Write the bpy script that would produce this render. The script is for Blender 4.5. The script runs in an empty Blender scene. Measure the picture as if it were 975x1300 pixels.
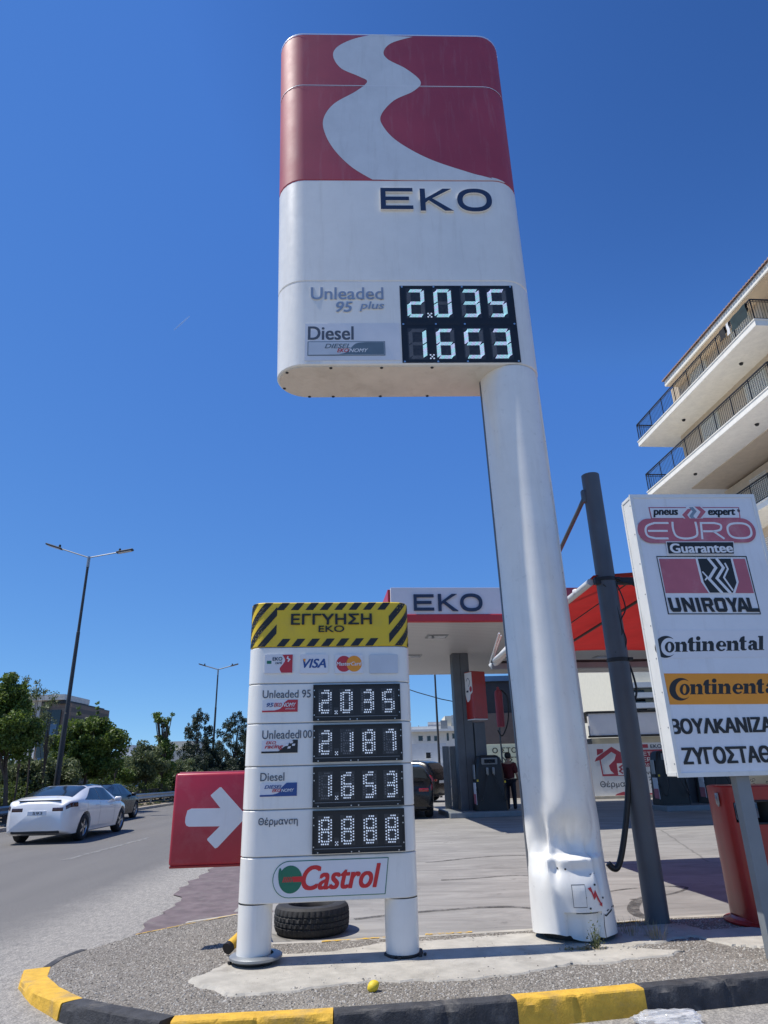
import bpy, bmesh, math, random
import numpy as np
from mathutils import Vector, Matrix, noise as mnoise
R = math.radians
SC = bpy.context.scene
COL = SC.collection
rng = random.Random(7)

# ------------------------------------------------------------------ camera
FPX, CX, CY, EYE = 840.0, 487.5, 650.0, 1.6
_u = Vector((430-CX, CY+1500, -FPX)).normalized()          # world up in camera axes
_f = (Vector((0, 0, -1)) - _u*(-_u.z)).normalized()
_r = _f.cross(_u)
ROT = Matrix((_r, _f, _u))
cam_d = bpy.data.cameras.new('camera')
cam_d.sensor_fit = 'VERTICAL'; cam_d.sensor_height = 36.0
cam_d.lens = FPX/1300*36.0
cam_d.clip_start = .05; cam_d.clip_end = 3000
cam = bpy.data.objects.new('camera', cam_d); COL.objects.link(cam)
cam.matrix_world = Matrix.Translation((0, 0, EYE)) @ ROT.to_4x4()
SC.camera = cam

# ------------------------------------------------------------------ sky, sun, exposure
SUN_EL, SUN_AZ = R(63.0), R(4.1)
to_sun = Vector((-math.cos(SUN_EL)*math.cos(SUN_AZ), -math.cos(SUN_EL)*math.sin(SUN_AZ), math.sin(SUN_EL)))
W = bpy.data.worlds.new('World'); SC.world = W; W.use_nodes = True
wn = W.node_tree.nodes; wl = W.node_tree.links
wn.clear()
sky = wn.new('ShaderNodeTexSky'); sky.sky_type = 'NISHITA'; sky.sun_disc = False
sky.sun_elevation = SUN_EL; sky.sun_rotation = math.atan2(to_sun.x, to_sun.y) % (2*math.pi)
sky.air_density = .7; sky.dust_density = 0; sky.ozone_density = 3; sky.altitude = 2000
# the camera's rendering of a clear sky: a tone curve per channel over the physical sky
bg = wn.new('ShaderNodeBackground'); bg.inputs['Strength'].default_value = .10
wo = wn.new('ShaderNodeOutputWorld'); sx = wn.new('ShaderNodeSeparateColor'); cx_ = wn.new('ShaderNodeCombineColor')
wl.new(sky.outputs[0], sx.inputs[0])
for i, (base, level, low, high) in enumerate(((.0747, .058, 2.6, .80), (.135, .180, 2.3, .64), (.289, .560, 2.0, .34))):
    def mth(op, a, b):
        m = wn.new('ShaderNodeMath'); m.operation = op
        for k, v in enumerate((a, b)):
            if isinstance(v, bpy.types.NodeSocket): wl.new(v, m.inputs[k])
            else: m.inputs[k].default_value = v
        return m.outputs[0]
    q = mth('MULTIPLY', sx.outputs[i], .13/base)
    dark = mth('POWER', mth('MINIMUM', q, 1.0), low); lightp = mth('POWER', mth('MAXIMUM', q, 1.0), high)
    wl.new(mth('MULTIPLY', mth('MULTIPLY', dark, lightp), level*10), cx_.inputs[i])
wl.new(cx_.outputs[0], bg.inputs[0]); wl.new(bg.outputs[0], wo.inputs[0])
sd = bpy.data.lights.new('sun', 'SUN'); sd.energy = 5.0; sd.angle = R(.53); sd.color = (1, .95, .86)
so = bpy.data.objects.new('sun', sd); COL.objects.link(so)
so.rotation_euler = to_sun.to_track_quat('Z', 'Y').to_euler()
so.location = (0, 0, 40)
vs = SC.view_settings
vs.view_transform = 'Standard'; vs.look = 'None'; vs.gamma = 1; vs.use_curve_mapping = False
vs.exposure = 0.12
SC.cycles.max_bounces = 6

# ------------------------------------------------------------------ photo -> world helpers
def ray(x, y): return ROT @ Vector((x-CX, CY-y, -FPX))
def gp(x, y, z=0.0):
    d = ray(x, y); t = (z-EYE)/d.z; return Vector((d.x*t, d.y*t, z))
def at(x, y, Y):
    d = ray(x, y); t = Y/d.y; return Vector((d.x*t, Y, EYE+d.z*t))
def gz(Y): return min(max(0, .018*(Y-9)), .27)              # the forecourt climbs gently to the pumps
def gz_pt(x, y):
    p = gp(x, y, 0)
    for _ in range(12): p = gp(x, y, gz(p.y))
    return p

# ------------------------------------------------------------------ materials
def _nt(name):
    m = bpy.data.materials.new(name); m.use_nodes = True
    nt = m.node_tree; b = nt.nodes['Principled BSDF']
    return m, nt, b
def _noise(nt, scale, detail=4, rough=.6, stretch=None, coord='Object', dist=0):
    tc = nt.nodes.new('ShaderNodeTexCoord'); mp = nt.nodes.new('ShaderNodeMapping')
    if stretch: mp.inputs['Scale'].default_value = stretch
    n = nt.nodes.new('ShaderNodeTexNoise'); n.inputs['Scale'].default_value = scale
    n.inputs['Detail'].default_value = detail; n.inputs['Roughness'].default_value = rough
    n.inputs['Distortion'].default_value = dist
    nt.links.new(tc.outputs[coord], mp.inputs['Vector']); nt.links.new(mp.outputs[0], n.inputs['Vector'])
    return n
def _ramp(nt, src, p0, p1, c0=(0, 0, 0, 1), c1=(1, 1, 1, 1)):
    r = nt.nodes.new('ShaderNodeValToRGB')
    r.color_ramp.elements[0].position = p0; r.color_ramp.elements[1].position = p1
    r.color_ramp.elements[0].color = c0; r.color_ramp.elements[1].color = c1
    nt.links.new(src, r.inputs[0]); return r.outputs[0]
def _mix(nt, fac, a, b, mode='MIX'):
    m = nt.nodes.new('ShaderNodeMix'); m.data_type = 'RGBA'; m.blend_type = mode
    for s, v in ((0, fac), (6, a), (7, b)):
        if hasattr(v, 'is_linked') or isinstance(v, bpy.types.NodeSocket): nt.links.new(v, m.inputs[s])
        elif s == 0: m.inputs[0].default_value = v
        else: m.inputs[s].default_value = (*v[:3], 1)
    return m.outputs[2]
def _math(nt, op, a, b=None, clamp=False):
    m = nt.nodes.new('ShaderNodeMath'); m.operation = op; m.use_clamp = clamp
    for i, v in enumerate((a, b)):
        if v is None: continue
        if isinstance(v, bpy.types.NodeSocket): nt.links.new(v, m.inputs[i])
        else: m.inputs[i].default_value = v
    return m.outputs[0]
def _bump(nt, b, h, strength=.3, dist=.01):
    bu = nt.nodes.new('ShaderNodeBump'); bu.inputs['Strength'].default_value = strength
    bu.inputs['Distance'].default_value = dist
    nt.links.new(h, bu.inputs['Height']); nt.links.new(bu.outputs[0], b.inputs['Normal'])
def mat(name, col, rough=.5, metal=0.0, var=.12, scale=3.0, bump=0, bscale=60, dirt=None, dirt_amt=.5, streak=False, coat=0, emis=0, spec=None):
    """one paint: colour with broad wear, optional dirt (rain streaks when streak) and fine bump"""
    m, nt, b = _nt(name)
    n = _noise(nt, scale, 5, .62)
    c0 = tuple(max(0, c*(1-var)) for c in col); c1 = tuple(min(1, c*(1+var)) for c in col)
    c = _ramp(nt, n.outputs[0], .3, .72, (*c0, 1), (*c1, 1))
    if dirt:
        d = _noise(nt, 2.2, 7, .7, (5, 5, .5) if streak else (1.6, 1.6, 1.6), dist=.3)
        f = _math(nt, 'MULTIPLY', _ramp(nt, d.outputs[0], .52, .8), dirt_amt)
        c = _mix(nt, f, c, dirt)
    nt.links.new(c, b.inputs['Base Color'])
    rn = _noise(nt, scale*4, 3)
    mr = nt.nodes.new('ShaderNodeMapRange'); mr.inputs['To Min'].default_value = max(.03, rough-.08); mr.inputs['To Max'].default_value = min(1, rough+.08)
    nt.links.new(rn.outputs[0], mr.inputs[0]); nt.links.new(mr.outputs[0], b.inputs['Roughness'])
    b.inputs['Metallic'].default_value = metal
    if coat: b.inputs['Coat Weight'].default_value = coat; b.inputs['Coat Roughness'].default_value = .06
    if spec is not None: b.inputs['Specular IOR Level'].default_value = spec
    if emis:
        b.inputs['Emission Color'].default_value = (*col, 1); b.inputs['Emission Strength'].default_value = emis
    if bump:
        h = _noise(nt, bscale, 4); _bump(nt, b, h.outputs[0], bump, .01)
    return m

def mat_asphalt():
    m, nt, b = _nt('asphalt')
    fine = _noise(nt, 62, 4, .8); mid = _noise(nt, 1.1, 5, .6, (1.3, .14, 1)); big = _noise(nt, .5, 4)
    c = _ramp(nt, mid.outputs[0], .3, .7, (.07, .07, .073, 1), (.135, .132, .128, 1))
    c = _mix(nt, _ramp(nt, fine.outputs[0], .35, .7), _mix(nt, .62, c, (.02, .02, .02)), _mix(nt, .5, c, (.42, .4, .38)))
    # pale dust gathered in the gutter beside the island and before the front kerb
    tc = nt.nodes.new('ShaderNodeTexCoord'); sp = nt.nodes.new('ShaderNodeSeparateXYZ')
    nt.links.new(tc.outputs['Object'], sp.inputs[0])
    wob = _noise(nt, 2.2, 8, .8); wv = _math(nt, 'MULTIPLY', _math(nt, 'SUBTRACT', wob.outputs[0], .5), 1.3)
    x = _math(nt, 'ADD', sp.outputs[0], wv); y = _math(nt, 'ADD', sp.outputs[1], wv)
    fx = nt.nodes.new('ShaderNodeMapRange'); fx.inputs[1].default_value = -4.7; fx.inputs[2].default_value = -3.7
    nt.links.new(x, fx.inputs[0])
    fy = nt.nodes.new('ShaderNodeMapRange'); fy.inputs[1].default_value = 6.7; fy.inputs[2].default_value = 5.6
    nt.links.new(y, fy.inputs[0])
    f = _math(nt, 'MAXIMUM', fx.outputs[0], fy.outputs[0])
    grit = _noise(nt, 58, 5, .85)
    dc = _ramp(nt, grit.outputs[0], .38, .64, (.15, .14, .125, 1), (.56, .53, .48, 1))
    f = _math(nt, 'MULTIPLY', f, _ramp(nt, _noise(nt, 14, 8, .8, (1.4, .6, 1)).outputs[0], .32, .56), clamp=True)
    c = _mix(nt, _math(nt, 'MULTIPLY', f, .9), c, dc)
    nt.links.new(c, b.inputs['Base Color']); b.inputs['Roughness'].default_value = .85
    _bump(nt, b, fine.outputs[0], .55, .012)
    return m
def mat_forecourt():
    m, nt, b = _nt('forecourt_concrete')
    st = _noise(nt, 1.3, 9, .72, (.45, 1.9, 1), dist=1.1); big = _noise(nt, .35, 5, .6); fine = _noise(nt, 70, 4, .7)
    c = _ramp(nt, st.outputs[0], .3, .7, (.195, .188, .177, 1), (.39, .376, .352, 1))
    c = _mix(nt, _ramp(nt, big.outputs[0], .45, .75), c, _mix(nt, .4, c, (.10, .095, .09)))
    c = _mix(nt, _math(nt, 'MULTIPLY', fine.outputs[0], .5), c, _mix(nt, .5, c, (.12, .11, .10)))
    tc = nt.nodes.new('ShaderNodeTexCoord'); vo = nt.nodes.new('ShaderNodeTexVoronoi'); vo.feature = 'DISTANCE_TO_EDGE'; vo.inputs['Scale'].default_value = .16
    wv = nt.nodes.new('ShaderNodeMix'); wv.data_type = 'VECTOR'; wv.inputs[0].default_value = .12
    nn = _noise(nt, 1.6, 6, .7); nt.links.new(tc.outputs['Object'], wv.inputs[4]); nt.links.new(nn.outputs['Color'], wv.inputs[5]); nt.links.new(wv.outputs[1], vo.inputs['Vector'])
    c = _mix(nt, _ramp(nt, vo.outputs['Distance'], .0015, .004, (.55, .55, .55, 1), (0, 0, 0, 1)), c, (.05, .047, .045))
    sp = _noise(nt, 2.4, 8, .75)
    c = _mix(nt, _math(nt, 'MULTIPLY', _ramp(nt, sp.outputs[0], .6, .72), .75), c, (.06, .055, .052))
    nt.links.new(c, b.inputs['Base Color']); b.inputs['Roughness'].default_value = .75
    _bump(nt, b, fine.outputs[0], .25, .01)
    return m
def mat_aggregate():
    m, nt, b = _nt('exposed_aggregate')
    tc = nt.nodes.new('ShaderNodeTexCoord')
    v = nt.nodes.new('ShaderNodeTexVoronoi'); v.inputs['Scale'].default_value = 62; v.inputs['Randomness'].default_value = 1
    nt.links.new(tc.outputs['Object'], v.inputs['Vector'])
    sep = nt.nodes.new('ShaderNodeSeparateColor'); nt.links.new(v.outputs['Color'], sep.inputs[0])
    r = nt.nodes.new('ShaderNodeValToRGB'); els = r.color_ramp.elements
    els[0].color = (.115, .103, .085, 1); els[1].color = (.55, .51, .45, 1); els[1].position = 1
    e = els.new(.45); e.color = (.235, .21, .178, 1)
    e = els.new(.85); e.color = (.33, .3, .26, 1)
    nt.links.new(sep.outputs[0], r.inputs[0])
    gap = _ramp(nt, v.outputs['Distance'], .28, .62)
    c = _mix(nt, gap, r.outputs[0], (.15, .135, .115))
    pat = _noise(nt, 1.3, 6, .65)
    c = _mix(nt, _math(nt, 'MULTIPLY', _ramp(nt, pat.outputs[0], .5, .72), .55), c, (.36, .33, .285))
    nt.links.new(c, b.inputs['Base Color']); b.inputs['Roughness'].default_value = .8
    inv = _math(nt, 'SUBTRACT', 1, v.outputs['Distance'])
    _bump(nt, b, inv, .9, .012)
    return m
def mat_leaf(name, dark, light):
    m, nt, b = _nt(name)
    n = _noise(nt, .9, 3); g = nt.nodes.new('ShaderNodeNewGeometry')
    mixf = _math(nt, 'ADD', _math(nt, 'MULTIPLY', n.outputs[0], .6), _math(nt, 'MULTIPLY', g.outputs['Random Per Island'], .5))
    c = _ramp(nt, mixf, .25, .85, (*dark, 1), (*light, 1))
    nt.links.new(c, b.inputs['Base Color']); b.inputs['Roughness'].default_value = .55
    tr = nt.nodes.new('ShaderNodeBsdfTranslucent'); nt.links.new(c, tr.inputs[0])
    mx = nt.nodes.new('ShaderNodeMixShader'); mx.inputs[0].default_value = .32
    out = nt.nodes['Material Output']
    nt.links.new(b.outputs[0], mx.inputs[1]); nt.links.new(tr.outputs[0], mx.inputs[2]); nt.links.new(mx.outputs[0], out.inputs[0])
    return m
def mat_fabric(name, col, tl=.45):
    m, nt, b = _nt(name)
    n = _noise(nt, 2.5, 4)
    c = _ramp(nt, n.outputs[0], .3, .7, tuple(x*.86 for x in col)+(1,), tuple(min(1, x*1.08) for x in col)+(1,))
    nt.links.new(c, b.inputs['Base Color']); b.inputs['Roughness'].default_value = .8
    tr = nt.nodes.new('ShaderNodeBsdfTranslucent'); nt.links.new(c, tr.inputs[0])
    mx = nt.nodes.new('ShaderNodeMixShader'); mx.inputs[0].default_value = tl
    nt.links.new(b.outputs[0], mx.inputs[1]); nt.links.new(tr.outputs[0], mx.inputs[2]); nt.links.new(mx.outputs[0], nt.nodes['Material Output'].inputs[0])
    return m
def mat_film(name):
    m, nt, b = _nt(name)
    b.inputs['Base Color'].default_value = (.85, .87, .9, 1); b.inputs['Roughness'].default_value = .18
    b.inputs['Alpha'].default_value = .3
    return m
def mat_worn(name, col, rough, lo, hi, scale, stretch=(1, 1, 1)):
    m, nt, b = _nt(name)
    n = _noise(nt, scale, 8, .8, stretch); f = _ramp(nt, n.outputs[0], lo, hi); c = _noise(nt, scale*2, 4)
    nt.links.new(_ramp(nt, c.outputs[0], .3, .7, tuple(x*.8 for x in col)+(1,), tuple(min(1, x*1.15) for x in col)+(1,)), b.inputs['Base Color'])
    b.inputs['Roughness'].default_value = rough; nt.links.new(f, b.inputs['Alpha']); return m
def mat_slats(name, col, pitch, axis=0, rough=.4):
    m, nt, b = _nt(name)
    w = nt.nodes.new('ShaderNodeTexWave'); w.wave_type = 'BANDS'; w.bands_direction = 'XYZ'[axis]; w.wave_profile = 'SAW'
    w.inputs['Scale'].default_value = math.pi*2/20/pitch
    tc = nt.nodes.new('ShaderNodeTexCoord'); nt.links.new(tc.outputs['Object'], w.inputs['Vector'])
    c = _ramp(nt, w.outputs['Fac'], .06, .14, (*[x*.45 for x in col], 1), (*col, 1))
    n = _noise(nt, 1.2, 4)
    c = _mix(nt, _math(nt, 'MULTIPLY', n.outputs[0], .3), c, tuple(x*.75 for x in col))
    nt.links.new(c, b.inputs['Base Color']); b.inputs['Roughness'].default_value = rough
    _bump(nt, b, w.outputs['Fac'], .3, .02)
    return m
def mat_brick():
    m, nt, b = _nt('brown_stone')
    tc = nt.nodes.new('ShaderNodeTexCoord'); mp = nt.nodes.new('ShaderNodeMapping'); mp.inputs['Rotation'].default_value = (R(90), 0, 0)
    br = nt.nodes.new('ShaderNodeTexBrick'); br.inputs['Scale'].default_value = 1.0
    br.inputs['Color1'].default_value = (.23, .17, .13, 1); br.inputs['Color2'].default_value = (.17, .12, .095, 1); br.inputs['Mortar'].default_value = (.12, .1, .085, 1)
    br.inputs['Brick Width'].default_value = 1.1; br.inputs['Row Height'].default_value = .4; br.inputs['Mortar Size'].default_value = .02
    nt.links.new(tc.outputs['Object'], mp.inputs[0]); nt.links.new(mp.outputs[0], br.inputs['Vector']); nt.links.new(br.outputs[0], b.inputs['Base Color'])
    b.inputs['Roughness'].default_value = .8
    return m

GRIME = (.33, .29, .23)
M = dict(
 white=mat('white_paint', (.79, .775, .73), .34, var=.04, dirt=(.45, .41, .34), dirt_amt=.26, streak=True, coat=.25),
 pole=mat('pole_white_paint', (.80, .785, .74), .3, var=.05, dirt=(.5, .47, .42), dirt_amt=.3, streak=True, coat=.25),
 soffit=mat('soffit_cream', (.66, .62, .55), .6, var=.08, dirt=(.35, .3, .24), dirt_amt=.5),
 maroon=mat('sun_faded_maroon', (.36, .05, .08), .6, var=.12, scale=1.2, dirt=(.42, .2, .22), dirt_amt=.4, streak=True),
 swoosh=mat('pale_grey_vinyl', (.66, .675, .68), .42, var=.06, dirt=(.3, .28, .25), dirt_amt=.25, streak=True),
 navy=mat('navy_vinyl', (.02, .035, .08), .4, var=.15),
 blackp=mat('black_plastic', (.012, .012, .013), .45, var=.3),
 blackm=mat('black_matt', (.02, .02, .021), .6, var=.25),
 darkcell=mat('digit_window', (.035, .035, .037), .35, var=.5, scale=30),
 unlit=mat('unlit_led', (.13, .13, .135), .5, var=.2),
 led=mat('lit_led', (.86, .93, 1), .4, var=.02, emis=.22),
 ledc=mat('lit_cyan_led', (.55, .95, .95), .4, var=.02, emis=.4),
 ledv=mat('lit_lilac_led', (.75, .78, 1), .4, var=.02, emis=.4),
 screw=mat('zinc_screw', (.6, .6, .6), .35, 1, var=.1),
 silver=mat('silver_letters', (.4, .42, .45), .3, .5, var=.15),
 greytext=mat('dark_grey_vinyl', (.085, .1, .125), .45, var=.12),
 slate=mat('slate_vinyl', (.12, .17, .21), .45, var=.12),
 paleblue=mat('pale_panel', (.55, .59, .64), .45, var=.06),
 redv=mat('red_vinyl', (.5, .03, .045), .4, var=.08),
 bluev=mat('blue_vinyl', (.02, .07, .25), .4, var=.08),
 orangev=mat('orange_vinyl', (.8, .3, .02), .45, var=.06),
 yellow=mat('yellow_sheet', (.72, .5, .02), .42, var=.06, dirt=(.3, .25, .12), dirt_amt=.3),
 black=mat('black_vinyl', (.014, .014, .015), .45, var=.2),
 green=mat('green_vinyl', (.01, .16, .09), .4, var=.06),
 castrol=mat('bright_red_vinyl', (.62, .02, .025), .4, var=.05),
 kerby=mat('kerb_yellow_paint', (.66, .39, .04), .75, var=.2, scale=11, bump=.6, bscale=70, dirt=(.24, .2, .14), dirt_amt=.9),
 kerbb=mat('kerb_black_paint', (.042, .043, .048), .8, var=.4, scale=11, bump=.7, bscale=70, dirt=(.27, .25, .22), dirt_amt=.85),
 agg=mat_aggregate(), asphalt=mat_asphalt(), fore=mat_forecourt(),
 pad=mat('concrete_pad', (.41, .385, .335), .88, var=.2, scale=5, bump=.5, bscale=80, dirt=(.22, .2, .17), dirt_amt=.9),
 earth=mat('dry_earth', (.2, .165, .12), .95, var=.3, bump=.5, bscale=20),
 apron=mat('worn_red_paint', (.145, .112, .116), .8, var=.3, scale=5, bump=.3, bscale=90, dirt=(.21, .19, .175), dirt_amt=1.0),
 line=mat_worn('white_road_paint', (.3, .3, .29), .75, .4, .62, 7),
 yline=mat_worn('yellow_road_paint', (.6, .37, .05), .75, .42, .52, 9),
 rubber=mat('tyre_rubber', (.022, .022, .023), .75, var=.3, scale=12, dirt=(.12, .11, .1), dirt_amt=.3),
 skid=mat_worn('rubber_mark', (.05, .047, .045), .85, .36, .66, 5),
 steel=mat('galvanised', (.33, .35, .36), .45, .7, var=.15),
 postgrey=mat('grey_steel_paint', (.2, .22, .235), .5, .1, var=.1, dirt=(.15, .13, .11), dirt_amt=.4, streak=True),
 dgrey=mat('dark_grey_steel', (.095, .103, .116), .5, .1, var=.12, dirt=(.16, .15, .14), dirt_amt=.3, streak=True),
 lampgrey=mat('dark_lamp_post', (.05, .052, .055), .55, .2, var=.2),
 binred=mat('bin_red', (.34, .014, .010), .35, var=.14, scale=2, dirt=(.2, .04, .03), dirt_amt=.5, streak=True, coat=.2),
 signred=mat('arrow_red', (.38, .012, .035), .38, var=.08, dirt=(.5, .3, .3), dirt_amt=.2, coat=.25),
 pinkred=mat('faded_and_sunlit_red', (.44, .12, .16), .5, var=.1, scale=5, dirt=(.62, .45, .46), dirt_amt=.5),  # faded prints, and the painted sunlight on the arrow box's top edge
 signwhite=mat('lightbox_white', (.72, .74, .77), .38, var=.04, dirt=(.48, .46, .42), dirt_amt=.3, streak=True),
 alu=mat('white_aluminium', (.72, .72, .69), .4, .1, var=.06, dirt=(.4, .37, .32), dirt_amt=.4),
 canwhite=mat('canopy_white', (.72, .72, .74), .4, var=.04),
 canred=mat('canopy_red', (.5, .03, .04), .4, var=.06),
 slats=mat_slats('ceiling_slats', (.62, .61, .6), .22, 1),
 awning=mat_fabric('red_awning_fabric', (.5, .02, .018), .2),
 pipe=mat('white_pipe', (.62, .62, .6), .45, .2, var=.1),
 concrete=mat('balcony_plaster', (.80, .77, .69), .8, var=.07, dirt=(.42, .36, .28), dirt_amt=.35, streak=True),
 plaster=mat('ochre_plaster', (.56, .46, .34), .85, var=.08),
 bwhite=mat('white_plaster', (.66, .66, .63), .8, var=.06, dirt=(.4, .37, .32), dirt_amt=.35, streak=True),
 bgrey=mat('pale_grey_plaster', (.5, .52, .54), .8, var=.06),
 terracotta=mat('terracotta', (.30, .20, .16), .75, var=.25, scale=6),
 iron=mat('black_iron', (.018, .018, .02), .5, .3, var=.2),
 brick=mat_brick(), glass=mat('dark_glass', (.015, .02, .025), .06, var=.2, spec=.7),
 bluglass=mat('blue_glass', (.09, .16, .26), .1, var=.2, scale=.7),
 cream=mat('cream_panel', (.66, .62, .5), .6, var=.06),
 darkwall=mat('charcoal_wall', (.045, .046, .05), .7, var=.15),
 brownwall=mat('mauve_brown_wall', (.16, .125, .115), .8, var=.12),
 paleyellow=mat('pale_banner', (.7, .74, .58), .6, var=.05),
 fencegrey=mat('fence_steel', (.2, .215, .225), .45, .3, var=.12, streak=True, dirt=(.12, .11, .1), dirt_amt=.3),
 carwhite=mat('car_white', (.8, .8, .8), .22, var=.02, coat=1.0),
 carblack=mat('car_black', (.005, .005, .007), .28, var=.2, coat=.25),
 carred=mat('tail_lamp', (.35, .008, .01), .15, var=.2, coat=1.0),
 smoke=mat('smoked_lamp', (.06, .01, .012), .12, var=.2, coat=1.0),
 rim=mat('alloy_rim', (.5, .5, .51), .3, .9, var=.1),
 skin=mat('skin', (.42, .25, .17), .55, var=.06), hair=mat('dark_hair', (.015, .012, .01), .6, var=.3),
 shirt=mat('dark_red_shirt', (.1, .012, .015), .85, var=.15), trouser=mat('navy_trousers', (.012, .014, .025), .85, var=.15),
 lemon=mat('lemon_peel', (.75, .55, .03), .45, var=.12, scale=40, bump=.3, bscale=260),
 film=mat_film('clear_plastic_film'),
 bark=mat('bark', (.09, .07, .055), .9, var=.3, bump=.6, bscale=25),
 leafA=mat_leaf('leaf_broad', (.035, .07, .014), (.19, .27, .045)),
 leafB=mat_leaf('leaf_olive', (.06, .085, .04), (.2, .24, .1)),
 leafC=mat_leaf('leaf_conifer', (.016, .03, .018), (.055, .08, .045)),
 leafD=mat_leaf('leaf_hedge', (.03, .055, .012), (.14, .19, .04)),
 weed=mat_leaf('leaf_weed', (.05, .07, .025), (.2, .22, .09)),
 straw=mat_leaf('dry_straw', (.22, .18, .1), (.42, .36, .22)),
 cloth1=mat('dark_green_cloth', (.015, .035, .04), .9, var=.3), cloth2=mat('black_cloth', (.02, .02, .022), .9, var=.2), cloth3=mat('white_cloth', (.7, .7, .7), .9, var=.06),
 poster=mat('poster_paper', (.6, .62, .66), .5, var=.12, scale=8),
)

# ------------------------------------------------------------------ object helpers
ORG = {}
class MB:
    """collects shapes; build() links them as one mesh object"""
    def __init__(s): s.v, s.f, s.m = [], [], []
    def add(s, vs, fs, mi=0):
        n = len(s.v); s.v += [Vector(p) for p in vs]; s.f += [tuple(i+n for i in f) for f in fs]; s.m += [mi]*len(fs); return s
    def quad(s, a, b, c, d, mi=0): return s.add([a, b, c, d], [(0, 1, 2, 3)], mi)
    def grid(s, rows, mi=0, closed=False):
        n = len(rows[0]); fs = []
        for i in range(len(rows)-1):
            for j in range(n if closed else n-1):
                k = (j+1) % n; fs.append((i*n+j, i*n+k, (i+1)*n+k, (i+1)*n+j))
        return s.add([p for r in rows for p in r], fs, mi)
    def box(s, c, size, X=None, Y=None, Z=None, mi=0, bevel=0, seg=2):
        X = Vector(X or (1, 0, 0)).normalized(); Z = Vector(Z or (0, 0, 1)).normalized()
        Y = Vector(Y).normalized() if Y else Z.cross(X); c = Vector(c); hx, hy, hz = [a/2 for a in size]
        bm = bmesh.new(); bmesh.ops.create_cube(bm, size=2)
        for v in bm.verts: v.co = Vector((v.co.x*hx, v.co.y*hy, v.co.z*hz))
        if bevel: bmesh.ops.bevel(bm, geom=bm.edges[:], offset=bevel, segments=seg, affect='EDGES', profile=.5)
        bm.verts.index_update()
        s.add([c+X*v.co.x+Y*v.co.y+Z*v.co.z for v in bm.verts], [[v.index for v in f.verts] for f in bm.faces], mi); bm.free(); return s
    def tube(s, pts, rad, n=8, mi=0, cap=True):
        pts = [Vector(p) for p in pts]; rr = rad if isinstance(rad, (list, tuple)) else [rad]*len(pts)
        rows = []; ref = None
        for i, p in enumerate(pts):
            d = (pts[min(i+1, len(pts)-1)]-pts[max(i-1, 0)]).normalized()
            if ref is None: ref = Vector((0, 0, 1)) if abs(d.z) < .9 else Vector((1, 0, 0))
            a = d.cross(ref).normalized(); b = a.cross(d).normalized(); ref = b
            rows.append([p+(a*math.cos(t)+b*math.sin(t))*rr[i] for t in [2*math.pi*k/n for k in range(n)]])
        s.grid(rows, mi, True)
        if cap:
            s.add(rows[0], [tuple(range(n))], mi); s.add(rows[-1], [tuple(reversed(range(n)))], mi)
        return s
    def lathe(s, prof, c=(0, 0, 0), n=32, mi=0, axis='Z'):
        c = Vector(c); rows = []
        for r, h in prof:
            row = []
            for k in range(n):
                t = 2*math.pi*k/n
                row.append(c+(Vector((r*math.cos(t), r*math.sin(t), h)) if axis == 'Z' else Vector((h, r*math.cos(t), r*math.sin(t)))))
            rows.append(row)
        return s.grid(rows, mi, True)
    def prism(s, poly, z0, z1, mi=0):
        n = len(poly); lo = [Vector((p[0], p[1], z0)) for p in poly]; hi = [Vector((p[0], p[1], z1)) for p in poly]
        return s.add(lo+hi, [tuple(range(n))[::-1], tuple(range(n, 2*n))]+[(i, (i+1) % n, n+(i+1) % n, n+i) for i in range(n)], mi)
    def build(s, name, mats, parent=None, smooth=None, origin=None, fixn=True):
        mats = mats if isinstance(mats, (list, tuple)) else [mats]
        if parent is not None: o = ORG[parent]
        elif origin is not None: o = Vector(origin)
        else:
            xs = [v.x for v in s.v]; ys = [v.y for v in s.v]
            o = Vector(((min(xs)+max(xs))/2, (min(ys)+max(ys))/2, min(v.z for v in s.v)))
        me = bpy.data.meshes.new(name); me.from_pydata([v-o for v in s.v], [], s.f)
        for m in mats: me.materials.append(M[m] if isinstance(m, str) else m)
        me.polygons.foreach_set('material_index', s.m)
        if fixn:
            bm = bmesh.new(); bm.from_mesh(me); bmesh.ops.recalc_face_normals(bm, faces=bm.faces); bm.to_mesh(me); bm.free()
        if smooth is not None:
            me.polygons.foreach_set('use_smooth', [True]*len(me.polygons)); me.set_sharp_from_angle(angle=R(smooth))
        me.update()
        ob = bpy.data.objects.new(name, me); COL.objects.link(ob)
        if parent is not None: ob.parent = parent
        else: ob.location = o
        ORG[ob] = o
        return ob
def tag(o, label=None, cat=None, group=None, kind=None):
    if label: o['label'] = label
    if cat: o['category'] = cat
    if group: o['group'] = group
    if kind: o['kind'] = kind
    return o
def thing(name, label, cat, loc, group=None):
    o = bpy.data.objects.new(name, None); COL.objects.link(o); o.location = loc; o.empty_display_size = .2
    ORG[o] = Vector(loc); return tag(o, label, cat, group)
def struct(ob): ob['kind'] = 'structure'; return ob
def copy_tree(o, loc=None, rz=None, parent=None):
    c = o.copy(); COL.objects.link(c)
    if parent is not None: c.parent = parent
    if loc is not None: c.location = loc
    if rz is not None: c.rotation_euler = (0, 0, rz)
    for ch in [x for x in COL.objects if x.parent == o]: copy_tree(ch, parent=c)
    return c

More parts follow.
